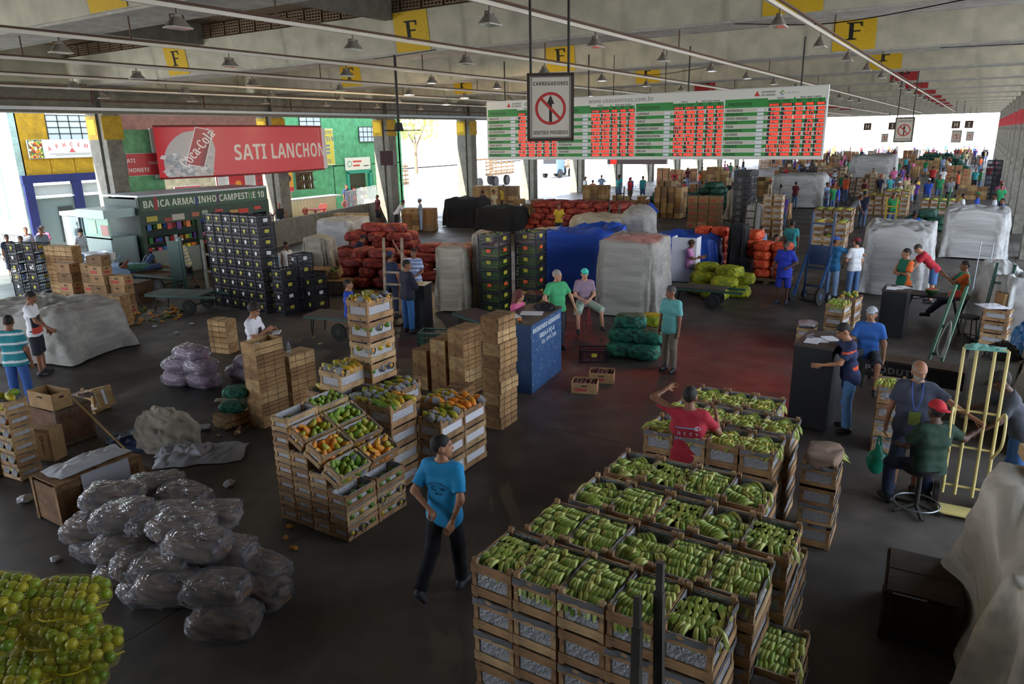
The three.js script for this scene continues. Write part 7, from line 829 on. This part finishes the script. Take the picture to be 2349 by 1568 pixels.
{ // steel stall, glass booth, basins
  const s = thing('steel_stall', 'brushed steel food stall with posters beside the kiosk', 'stall', -24.9, 0, -13.65), sm = mat('#7d8f8d', .35, { metalness: .5 }); part(s, 'body', B(1.5, 1.5, .9), sm, 0, .75, 0); part(s, 'upper_panel', B(1.5, .7, .06), mat('#8fb8a4', .4), 0, 1.8, .42); part(s, 'awning', B(1.65, .28, 1.1), sm, 0, 2.3, .05); part(s, 'poster', B(.42, .36, .01), mat('#b9857a', .6), .5, 1.75, .46); part(s, 'poster', B(.5, .45, .01), mat('#a9d4ac', .5), -.25, 1.85, .46);
  const b = thing('glass_booth', 'glass-sided display booth with white top', 'booth', -28.0, 0, -14.3), gl = mat('#cfe0de', .05, { transmission: .85, thickness: 0 }); part(b, 'base_cabinet', B(1.1, .95, .7), M.white, 0, .47, 0); for (const x of [-.53, .53]) for (const z of [-.33, .33]) part(b, 'corner_post', B(.05, 1.1, .05), M.galv, x, 1.5, z); part(b, 'pane', B(1.04, 1.05, .01), gl, 0, 1.48, .34); part(b, 'pane', B(.01, 1.05, .64), gl, .54, 1.48, 0); part(b, 'roof', B(1.2, .14, .8), mat('#c9d4d0', .5), 0, 2.1, 0);
  person('woman in white polo serving behind the steel basins', -26.93,-13.66, 1.37, { h: 1.64, cell: .024, top: ['polo', '#d9dadf'], bottom: ['long', '#2a3040'], skin: SKIN[2], hair: '#1c1512', hairThick: .02, head: [0, .45, 0], armL: [[.25, -.85, .4], [-.2, -.3, .9]], armR: [[-.25, -.85, .4], [.1, -.2, .9]] });
  const tub = (l, x, z, y, r, h, m) => { const t = thing('plastic_tub', l, 'tub', x, y, z); part(t, 'tub_wall', lathe([[r * .8, 0], [r, h], [r * 1.05, h], [r * .95, h - .02], [r * .76, .02], [.001, .02]], 20), m); return t; }; const wt = thing('steel_counter', 'low steel counter with basins before the woman in white', 'counter', -25.0, 0, -12.25, .3); part(wt, 'counter_body', B(2.4, .75, .7), mat('#5f7078', .35, { metalness: .4 }), 0, .38, 0); part(wt, 'counter_top', B(2.5, .04, .8), M.steel, 0, .77, 0); tub('white round tub on the steel counter', -24.4, -12.75, .79, .34, .3, M.whitePlastic); tub('blue-grey basin on the steel counter', -25.3, -12.5, .79, .36, .22, mat('#7f93a8', .4)); part(thing('cool_box', 'white lidded cool box on the steel counter', 'box', -24.6, .79, -13.2, .3), 'body', B(.9, .25, .45), M.whitePlastic, 0, .13, 0); const bb = thing('plastic_bin', 'blue-grey plastic bin trolley before the steel stall', 'bin', -23.1, 0, -12.9, .3); part(bb, 'bin_body', B(1.0, .6, .6), mat('#4d6a8a', .4), 0, .42, 0); part(bb, 'bin_lid', B(1.05, .06, .65), mat('#6d88a8', .4), 0, .74, 0); for (const s2 of [-1, 1]) part(bb, 'push_handle', tube([[s2 * .5, .7, -.2], [s2 * .5, 1.0, -.5], [s2 * .5, .6, -.55]], .018, 10, 5), mat('#6d88a8', .4));
}
person('man in yellow and blue striped shirt carrying a purple bag', -20.82,-13.65, -0.84, { h: 1.68, cell: .02, top: ['tee', '#c2b473'], bottom: ['knee', '#15161c'], cap: '#c9ccd2', skin: SKIN[3], hem: .18, lean: [0, 1, .15], armL: [[.15, -1, .1], [.05, -1, .15]], legL: [[.05, -1, .2], [.02, -1, -.05]], legR: [[-.05, -1, -.15], [-.02, -.9, -.35]], shirtPaint: (p, k) => { const q = ((p[1] + 1) % .11) / .11; if (q < .3) k.set('#5f7fae'); else if (q < .45) k.set('#d9d4c4'); } });
{ const [x, z] = [-21.93,-14.2]; solo('carrier_bag', 'purple plastic bag carried by the striped-shirt man', 'bag', warp(new THREE.SphereGeometry(1, 18, 14), v => { const k = 1 + .25 * (vn(v.x * 3, v.y * 3, v.z * 3) - .5); v.set(v.x * .14 * k * (v.y > .4 ? .5 : 1), v.y * .3 + .5, v.z * .1 * k); }), mat('#4a2f9a', .4), x, 0, z); }
{ const [x, z] = [-22.16,-13.12]; const F = person('man in green shirt and denim shorts lying on a flat cart', x - .1, z, 2.69, { h: 1.7, cell: .022, top: ['tee', '#3a6a5c'], bottom: ['knee', '#3c4f74'], skin: SKIN[3], hipY: .72, lean: [0, .05, -1], head: [0, -.3, 0], legL: [[.1, .9, .75], [.05, -1, .25]], legR: [[-.1, .05, 1], [0, -.35, 1]], armL: [[.5, .25, -.3], [-.7, .1, .3]], armR: [[-.4, .2, -.6], [.3, .3, .4]] }); }

// ---------- farther stalls, stacks and people ----------
const flat = t => { t.updateMatrixWorld(true); const by = new Map(); t.traverse(o => { if (o.isMesh) { if (!by.has(o.material)) by.set(o.material, []); by.get(o.material).push(o.geometry.clone().applyMatrix4(o.matrixWorld)); } }); const g = new THREE.Group(); g.name = t.name; g.userData = { category: t.userData.category }; let n = 0; for (const [m, l] of by) if (m === M.cardPrint) for (const q of l) part(g, 'printed_mark', q, m); else part(g, n++ ? 'paper_lining' : 'box_body', mg(l), m); return g; };
const simpleBox = m => { const g = new THREE.Group(); g.name = 'produce_box'; g.userData = { category: 'box' }; part(g, 'box_body', mg([B(.54, .27, .33, 0, .135, 0), B(.55, .11, .345, 0, .07, 0), B(.55, .11, .345, 0, .2, 0), B(.53, .01, .1, 0, .275, -.11), B(.53, .01, .1, 0, .275, .005), B(.53, .01, .1, 0, .275, .115)]), m); return g; };
const fBox = [M.boxA, M.boxB, M.boxC, M.boxD].map(simpleBox), fCr = W4.slice(0, 3).map(m => flat(makeCrate(.38, .52, .26, m, M.news, { slat: .08 }))), fPl = [flat(plastic(.4, .55, .31, M.navyP))], fCa = [M.card, M.card2, M.card3].map(m => flat(carton(.5, .34, .3, m, { print: M.cardPrint })));
const fGrn = (() => { const g = new THREE.SphereGeometry(1, 10, 6); warp(g, v => v.set(v.x * .16, v.y * .05, v.z * .22)); return g; })(), fGm = [mat('#8fa33c', .6), mat('#b5b04a', .6)];
const farBatch = new Map();
function block(kinds, x, z, yaw, nx, nz, ny, sx, sz, sy, label, o = {}) { label = label.replace(' in the ', ', '); // a stack of like boxes, hidden inner ones left out
  const c = Math.cos(yaw), s = Math.sin(yaw); for (let i = 0; i < nx; i++) for (let j = 0; j < nz; j++) { const h = o.ragged ? Math.max(1, ny - Math.floor(rnd() * 2.2)) : ny; for (let k = 0; k < h; k++) { const edge = i === nx - 1 || j === nz - 1 || k === h - 1 || (i === 0 && o.left); if (!edge) continue; if (z < -52) { const lx = (i - (nx - 1) / 2) * sx, lz = (j - (nz - 1) / 2) * sz, q = pick(kinds); (farBatch.get(q) ?? farBatch.set(q, []).get(q)).push(new THREE.Matrix4().makeRotationY(yaw + rr(-.04, .04)).setPosition(x + lx * c + lz * s, k * sy, z - lx * s + lz * c)); continue; } const lx = (i - (nx - 1) / 2) * sx, lz = (j - (nz - 1) / 2) * sz; put(pick(kinds), x + lx * c + lz * s + rr(-.02, .02), k * sy, z - lx * s + lz * c, yaw + rr(-.04, .04) + (o.turn ? Math.PI / 2 : 0), `${label}, ${ORD[i]} along, ${ORD[k]} up${nz > 1 && j < nz - 1 ? ', behind' : ''}`, label.split(' ').slice(-6).join(' ')); if (o.fruit && k === h - 1) solo('fruit_heap', `${label.replace(/^[^,]*/, 'green fruit heap')}, ${ORD[i]} along${j < nz - 1 ? ', behind' : ''}`, 'fruit', fGrn, pick(fGm), x + lx * c + lz * s, k * sy + sy, z - lx * s + lz * c, yaw, 'fruit ' + label.split(' ').slice(-5).join(' ')); } }
}
block(fBox, -24.6, -37.3, .2, 5, 2, 6, .57, .36, .28, 'wooden box in the high wall of boxes at the second column'); block(fBox, -21.6, -35.5, .2, 4, 2, 4, .57, .36, .28, 'wooden box in the stack beside the onion heap end', { ragged: 1 }); block(fBox, -20.9, -43.6, .1, 3, 2, 5, .57, .36, .28, 'wooden box in the tall pair of stacks near the grey column'); block(fBox, -18.2, -42.8, .1, 4, 2, 3, .57, .36, .28, 'wooden box in the low stack near the grey column', { ragged: 1 });
block(fBox, -23.8, -28.9, .3, 3, 2, 4, .57, .36, .28, 'wooden box in the stack behind the bar terrace end'); block([fBox[2]], -25.3, -25.6, .3, 3, 1, 4, .57, .36, .28, 'pale wooden box stacked before the terrace wall'); block(fBox, -14.3, -39.4, 0, 4, 2, 7, .4, .5, .28, 'wooden box in the stepped stack beside the cartons', { ragged: 1, turn: 1 }); block(fCa, -11.1, -35.6, 0, 3, 2, 5, .53, .37, .31, 'red printed carton in the stack beside the dark crate tower'); block(fPl, -9.3, -35.9, 0, 2, 2, 9, .42, .57, .31, 'dark plastic crate in the tall tower under the board'); block(fCr, -7.4, -33.6, 0, 2, 1, 7, .42, .55, .265, 'empty slatted crate in the leaning tall stack'); block(fBox, -9.0, -41, 0, 3, 2, 4, .57, .36, .28, 'wooden box in the stack below the board corner', { ragged: 1 });
block(fCr, -5.3, -36.4, 0, 4, 2, 4, .41, .55, .265, 'slatted fruit crate in the row behind the navy truck', { fruit: 1 }); block(fCr, -4.1, -45.4, 0, 6, 3, 5, .41, .55, .265, 'slatted fruit crate in the large block beyond the porter', { fruit: 1, ragged: 1 }); block(fCr, -4.6, -31.2, 0, 3, 2, 4, .41, .55, .265, 'slatted fruit crate in the nearer aisle block', { fruit: 1, ragged: 1 }); block(fCr, -6.6, -57, 0, 6, 2, 6, .41, .55, .265, 'slatted crate in the distant high block', { ragged: 1 }); block(fCr, -1.3, -46.5, 0, 5, 2, 3, .41, .55, .265, 'slatted banana crate beside the distant green poles', { fruit: 1 }); block(fPl, 1.0, -58, 0, 2, 2, 8, .42, .57, .31, 'dark plastic crate in the tower by the far column'); block(fCr, -9.5, -62, 0, 5, 2, 7, .41, .55, .265, 'slatted crate in the far block left of the aisle', { ragged: 1 }); block(fBox, -12.5, -55, 0, 5, 2, 5, .57, .36, .28, 'wooden box in the far stack under the ticker', { ragged: 1 }); block(fBox, -17.5, -58, 0, 4, 2, 7, .57, .36, .28, 'wooden box in the far pale stack near the opening', { ragged: 1 });
for (const [x, z, w, d, h, nm, m, sd] of [[-9.2, -48.5, 3.2, 2.6, 2.0, 'white tarp over goods beyond the crate tower', M.tarpW, 61], [-7.1, -66.5, 3.4, 2.4, 2.6, 'grey-white tarp far down the aisle', M.tarpW, 63], [-12.3, -26.2, 2.2, 1.8, 1.5, 'grey canvas over goods behind the blue tarp', M.tarpB, 65], [-13.4, -24.2, 1.6, 1.4, 1.1, 'pale canvas over low goods near the cartons', M.tarpB, 67], [-19.8, -30.5, 2.4, 1.6, 1.2, 'black cloth over tables near the terrace end', mat('#121418', .9, { side: THREE.DoubleSide }), 69], [-22.6, -31.5, 2.2, 1.6, 1.5, 'black cloth over a tall table near the second column', mat('#14151a', .9, { side: THREE.DoubleSide }), 71], [-10.4, -39.5, 1.4, 1.2, 1.6, 'grey sack cloth over goods beside the dark tower', M.tarpB, 73], [-8.4, -34.6, .8, .8, 1.3, 'white plastic hanging over goods beside the slatted tower', M.tarpW, 75]]) cloth(nm, x, z, .1, w, d, h, m, { seed: sd, nu: 48, nv: 16, fold: .08, sag: .15 });
{ const heapS = (cx, cz, nx, nz, ny, nm, set = dkGreen) => { for (let k = 0; k < ny; k++) for (let i = 0; i < nx - k; i++) for (let j = 0; j < nz; j++) { if (j < nz - 1 && k < ny - 1 && i > 0 && i < nx - k - 1) continue; sack(set, 'net_sack', `dark green sack, ${nm}, ${ORD[k]} layer, ${ORD[i]} along, ${ORD[j]} deep`, cx + (i - (nx - k - 1) / 2) * .75 + rr(-.08, .08), .16 + k * .29, cz + (j - (nz - 1) / 2) * .5, rr(-.4, .4), `sacks of the ${nm}`, 1.1); } }; heapS(-12.9, -42.5, 6, 3, 7, 'big green heap beneath the price board'); heapS(-1.7, -39.0, 3, 3, 5, 'aisle heap behind the white tarp'); heapS(-16.6, -46, 5, 2, 4, 'green heap near the grey column'); heapS(-4, -100, 9, 2, 6, 'far green heap against the light'); }
for (const [x, z, l, m] of [[-2.9, -35.5, 'yellow hand truck leaning beside the man in green', mat('#b59a1f', .5)], [-7.9, -31.4, 'dark hand truck beside the man in purple', M.iron], [-12.7, -28.2, 'green hand truck standing behind the canvas goods', M.greenPaint], [-11.6, -27.6, 'navy hand truck behind the lime crates', M.bluePaint], [-1.2, -42.5, 'green-railed truck beside the banana crates', mat('#2f7a3c', .5)], [-17, -38.5, 'dark truck standing before the far boxes', M.iron], [-14.8, -46.5, 'blue truck among the far green sacks', M.bluePaint], [-6.5, -50.5, 'iron truck beside the white tarp', M.iron]]) handTruck(l, x, z, rr(-.4, .4), m, { h: 1.7 });
{ const o = put(simpleBox(mat('#b97a34', .7, { map: texWood })), -16.2, 0, -36.8, .1, 'single bright orange wooden crate beside the far onion heap'); o.scale.set(1.9, 3.6, 1.8); }
// low-detail figures for the distance
const poses = [{}, { armL: [[.3, -.8, .4], [-.3, -.1, .9]], armR: [[-.2, -1, .1], [0, -1, .2]] }, { legL: [[.05, -1, .25], [.02, -1, 0]], legR: [[-.05, -1, -.2], [-.02, -.95, -.3]] }, { armL: [[.5, -.8, 0], [-.4, -.5, .4]], armR: [[-.5, -.8, 0], [.4, -.5, .4]] }, { lean: [0, .8, .6], armL: [[.1, -.9, .4], [0, -.8, .6]], armR: [[-.1, -.9, .4], [0, -.8, .6]] }];
const crowdF = poses.map((p, i) => [figure({ ...p, cell: .058, top: ['tee', '#fff'], bottom: [i % 2 ? 'long' : 'knee', '#fff'], skin: SKIN[1] }), figure({ ...p, cell: .058, top: ['tee', '#fff'], bottom: ['long', '#fff'], cap: '#fff', skin: SKIN[3] })]);
const cnm = { blue: '#2148a8', white: '#cfd2d8', green: '#1f7a4a', red: '#a8262c', navy: '#1a2238', teal: '#2a8f96', grey: '#7d8590', yellow: '#b59a2c', black: '#15161a', orange: '#c8562a', pink: '#b85a86', purple: '#4a2f7a', maroon: '#5a1f2a', cream: '#b8ab86', 'pale blue': '#8fa6cc' };
function crowd(label, x, z, yaw, pi, shirt, pant, capC, group) { const F = crowdF[pi][capC ? 1 : 0], t = thing('person', label, 'person', x, 0, z, yaw, group); for (const [n, g, m] of F.parts) part(t, n, g, n === 'shirt' ? mat(cnm[shirt], .9) : n === 'trousers' || n === 'shorts' ? mat(pant, .9) : n === 'cap' ? mat(cnm[capC] ?? capC, .9) : m); t.scale.setScalar(rr(.95, 1.04)); return t; }
const PT = ['#2a3344', '#4a6288', '#1b1d24', '#5a5244', '#7f94b4'];
const named = [[-15.35,-28.25, 0, 1, 'yellow', 0, 0, 'grey-haired person in yellow shirt standing behind the blue tarp'], [-15.13,-32.07, 100, 4, 'maroon', 1, 0, 'person in maroon shirt bending over the onion sacks'], [-12.9,-33.53, -80, 4, 'blue', 2, 'white', 'person in blue shirt crouching beside the brown stack'], [-13.21,-43.49, 175, 0, 'black', 2, 0, 'man in black seen from behind before the green heap'], [-7.58,-36.44, 170, 2, 'purple', 1, 'blue', 'man in purple shirt and blue cap walking away'], [-23.34,-34, 150, 0, 'navy', 3, 0, 'person in dark jacket beside the box wall'], [-22.75,-34.22, 60, 1, 'cream', 1, 0, 'person in cream shirt beside the box wall'], [-23.98,-37.17, 0, 0, 'yellow', 2, 0, 'person in dark yellow shirt behind the stacked boxes'], [-23.35,-28.46, -90, 1, 'grey', 4, 'pale blue', 'person in grey shirt and cap leaning at the boxes near the terrace'], [-24.46,-27.89, 80, 4, 'white', 2, 0, 'person in white leaning over boxes near the terrace'], [-27.15,-29.51, -60, 0, 'maroon', 2, 0, 'person in maroon vest beside the rounded terrace wall'], [-3.07,-38.19, 10, 3, 'green', 1, 0, 'man in green t-shirt with hand on hip in the far aisle'], [-4.32,-38.35, 170, 2, 'navy', 1, 'navy', 'man in navy shirt and shorts walking in the far aisle'], [-4.74,-37.36, 100, 4, 'grey', 2, 0, 'man in grey bending at the far desk'], [-3.11,-48.98, 175, 0, 'cream', 4, 0, 'person in cream top walking away down the aisle'], [-2.9,-49.47, 175, 2, 'purple', 0, 0, 'person in purple top walking away down the aisle'], [-2.26,-49.71, 175, 0, 'blue', 1, 'white', 'person in long blue overall in the far aisle'], [-1.84,-53.66, 0, 0, 'green', 1, 0, 'man in green shirt standing beside the far fruit'], [-1.21,-51.7, 5, 1, 'grey', 2, 0, 'man in olive grey shirt holding goods in the far aisle'], [-0.33,-39.63, 90, 1, 'white', 3, 0, 'man in white t-shirt beside the far white tarp'], [0.23,-40.08, -90, 1, 'blue', 2, 'green', 'person in blue vest with patterned cap by the far tarp'], [0.9,-39.75, -90, 2, 'white', 1, 0, 'person in white shirt walking past the column'], [1.13,-37.04, -80, 0, 'blue', 4, 0, 'person in royal blue shirt next to the column'], [-6.56,-43.83, 40, 1, 'green', 1, 0, 'person in green shirt seated at the far fruit stall'], [-6.91,-44.02, 60, 1, 'pale blue', 1, 0, 'person in pale blue shirt at the far fruit stall'], [-6.2,-43.27, -90, 0, 'blue', 0, 0, 'person in blue shirt at the far fruit stall'], [-42.04,-91.88, 0, 0, 'white', 0, 0, 'person in white shirt near the far grey column'], [-23.1,-46.4, -60, 0, 'white', 4, 0, 'person in white t-shirt walking past the far boxes'], [-21.66,-44.62, 170, 0, 'red', 2, 0, 'person in red shirt behind the low far stack'], [-23.2,-49.25, 0, 3, 'pale blue', 0, 0, 'person in pale blue shirt facing the hall near the far boxes'], [-20.71,-48.79, 30, 0, 'blue', 0, 0, 'person in blue t-shirt beside the distant trucks'], [-19.79,-48.8, 160, 0, 'teal', 1, 0, 'person in teal striped shirt beside the distant trucks'], [-20.2,-56.37, 0, 0, 'red', 2, 0, 'person in coral shirt behind the brown stepped stack'], [-2.07,-64.07, 180, 0, 'white', 2, 0, 'person in white shirt beyond the far crates'], [-2.83,-66.25, 180, 0, 'red', 2, 0, 'person in red shirt beyond the far crates'], [0,-65.05, 0, 0, 'teal', 2, 0, 'person in turquoise shirt near the far column'], [-1.66,-30.06, 150, 1, 'blue', 2, 'navy', 'person in blue shirt behind the white tarp near the green sacks']];
named.forEach(([x, z, deg, pi, sh, pa, cp, l]) => crowd(l, x, z, Math.atan2(-x, -z) + deg * R, pi, sh, PT[pa], cp || 0));
[['navy', -27.9, -11.7], ['black', -26.7, -11.6], ['grey', -29.4, -13.0], ['pink', -28.6, -13.2], ['grey', -28.1, -12.9]].forEach(([sh, x, z], i) => crowd(`person in ${sh} standing in line at the left edge stalls, ${ORD[i]} one`, x, z, 1 + rr(-.6, .6), i % 2, sh, PT[i % 3], 0));
const cols = Object.keys(cnm); for (let i = 0; i < 150; i++) { const z = -46 - 120 * Math.pow(rnd(), 1.5), x = lerp(-26, 1.5, Math.pow(rnd(), .75)) * (z < -70 ? 1 : .95), sh = pick(cols); crowd(`distant person in ${sh} top among the far stalls`, x, z, rr(-3.1, 3.1), Math.floor(rnd() * 4), sh, pick(PT), rnd() < .3 ? pick(['white', 'navy', 'red']) : 0, `distant people in ${sh}`); }
for (let i = 0; i < 95; i++) { const z = -53 - 98 * Math.pow(i / 95, 1.1), x = lerp(-25, 0, hash3(i, 5, 2)), q = i % 4; if (x > -3.4 && x < -1.2 && z > -110) continue; block(q === 0 ? fCr : q === 1 ? fBox : q === 2 ? fCa : fPl, x, z, rr(-.1, .1), 3, 1, 3 + Math.floor(rnd() * 4), q === 1 || q === 2 ? .57 : .42, .56, .28, `${['slatted crate', 'wooden box', 'brown carton', 'dark plastic crate'][q]} in a far stack toward the bright end of the hall`, { ragged: 1 }); }
{ const t = thing('far_stacks', 'stacks of crates and boxes far down the hall', 'crates'); t.userData.kind = 'stuff'; for (const [q, l] of farBatch) for (const m of q.children) { const im = new THREE.InstancedMesh(m.geometry, m.material, l.length); im.name = 'stacked_boxes'; im.userData.kind = 'stuff'; l.forEach((mx, i) => im.setMatrixAt(i, mx)); t.add(im); } }
// the yard outside
{
  const tr = (l, x, z, c) => { const t = thing('lorry', l, 'lorry', x, -.16, z, .1); part(t, 'cab', B(1.8, 1.9, 2.2), mat(c, .5), 0, 1.5, 0); part(t, 'windscreen', B(1.6, .7, .03), M.black, 0, 2.0, 1.12); part(t, 'bed', B(2.4, .25, 5.5), M.boxD, 0, 1.2, -4); for (let i = 0; i < 4; i++) for (const s of [-1, 1]) part(t, 'stake_rail', B(.05, .14, 5.5), M.boxB, s * 1.2, 1.5 + i * .35, -4); for (let i = 0; i < 5; i++) for (const s of [-1, 1]) part(t, 'stake', B(.06, 1.5, .08), M.boxB, s * 1.2, 2.0, -1.5 - i * 1.2); for (const z2 of [.3, -3, -5.5]) for (const s of [-1, 1]) part(t, 'wheel', cyl(.5, .5, .3, 16, 0, 0, 0, 0, Math.PI / 2), M.rubber, s * .95, .5, z2); return t; };
  tr('red stake-bed lorry parked outside the first opening', -40, -40, '#a8402c'); tr('white stake-bed lorry parked outside the second opening', -41, -58, '#c9ccd0'); tr('blue stake-bed lorry parked farther along the yard', -42, -76, '#5a7ab0');
  struct('wall_far_building', 'long pale building across the yard beyond the hall', mg([B(90, 8, 12, -5, 4, -300), B(12, 6, 160, -85, 3, -90)]), mat('#d6d2c8', .9));
  const tree = (l, x, z, h) => { const t = thing('tree', l, 'tree', x, -.16, z); part(t, 'trunk', mg([bar([0, 0, 0], [.1, h * .45, 0], .28, 8, .18), bar([.1, h * .44, 0], [h * .25, h * .8, .2], .16, 6, .06), bar([.1, h * .44, 0], [-h * .22, h * .78, -.2], .15, 6, .05), bar([.1, h * .44, 0], [.3, h * .85, .4], .13, 6, .05)]), mat('#6b5a48', .9)); const L = []; for (let i = 0; i < 260; i++) { const a = rnd() * 6.28, e = rnd(), r = h * .34 * Math.sqrt(rnd()); L.push(xf(new THREE.PlaneGeometry(.5, .35), Math.cos(a) * r * 1.3, h * .7 + (e - .3) * h * .4, Math.sin(a) * r, rnd() * 3, rnd() * 3, 0)); } part(t, 'foliage', mg(L), mat('#8f9a52', .8, { side: THREE.DoubleSide })); };
  tree('spreading tree in the sunlit yard beyond the far opening', -17, -215, 14); tree('leafy tree in the yard seen through the first opening', -62, -66, 9); tree('second leafy tree in the yard beside the long building', -66, -80, 8);
}
// ---------- litter on the floor ----------
{
  const lg = [0, 1, 2].map(i => warp(new THREE.IcosahedronGeometry(.05, 1), v => v.multiplyScalar(.7 + .8 * vn(v.x * 40 + i, v.y * 40, v.z * 40)))), lm = [mat('#a9abae', .6), mat('#8a7a5a', .9), mat('#b5792c', .8), mat('#5a6a2a', .8)];
  const lit = (x, z, m, s, l) => { const o = solo('floor_scrap', l, 'litter', pick(lg), m, x, .025 * s, z, rnd() * 6, 'litter on the floor'); o.scale.set(s, .45 * s, s * rr(.6, 1.2)); };
  const spots = [[-18.82,-10.97], [-18.3,-10.96], [-18.65,-10.61], [-18.57,-11.39]]; for (let i = 0; i < 60; i++) { const [x, z] = pick(spots); lit(x + rr(-.8, .8), z + rr(-.5, .5), lm[[1, 2, 2, 3][i % 4]], rr(.6, 1.6), 'scrap of discarded produce in the heap beside the cart'); }
  for (const [x, z] of [[-17.44,-9.14], [-17.07,-9.25], [-16.17,-10.06], [-17.28,-10.18], [-16.62,-10.79], [-10.21,-6.81], [-8.06,-5.44], [-10.13,-6.54], [-8.22,-3.27], [-10.04,-3.79]]) lit(x, z, lm[0], rr(.9, 1.8), 'crumpled white scrap on the bare floor'); for (const [x, z] of [[-9.5,-6.69], [-6.33,-4.91], [-6.48,-5.11], [-9.7,-6.47], [-6.06,-4.8], [-12.95,-11.12], [-12.82,-11.41], [-12.25,-11.08], [-6.25,-7.69]]) lit(x, z, lm[2 - (x > -8 ? 0 : 1)], rr(.5, 1), 'dry brown scrap on the bare floor');
  solo('timber_offcut', 'thin pale timber stick lying on the floor', 'stick', beam([-10.6, .02, -7.4], [-9.9, .02, -6.7], .05, .03), M.boxC); solo('timber_offcut', 'broken crate slat lying near the plastic sheets', 'stick', beam([-10.9, .02, -7.9], [-10.3, .02, -8.5], .06, .02), M.boxA); solo('timber_offcut', 'short dark slat lying near the plastic sheets', 'stick', beam([-9.7, .02, -6.9], [-9.45, .02, -6.6], .06, .02), M.redwood); solo('paper_scrap', 'twisted pale cloth scrap near the writing man', 'scrap', crum(.4, .2, .1, 4), M.tarpB, -11.0, 0, -7.6, .7);
}

scene.traverse(o => { if (o.isMesh) { o.castShadow = true; o.receiveShadow = true; } });
renderer.render(scene, camera);
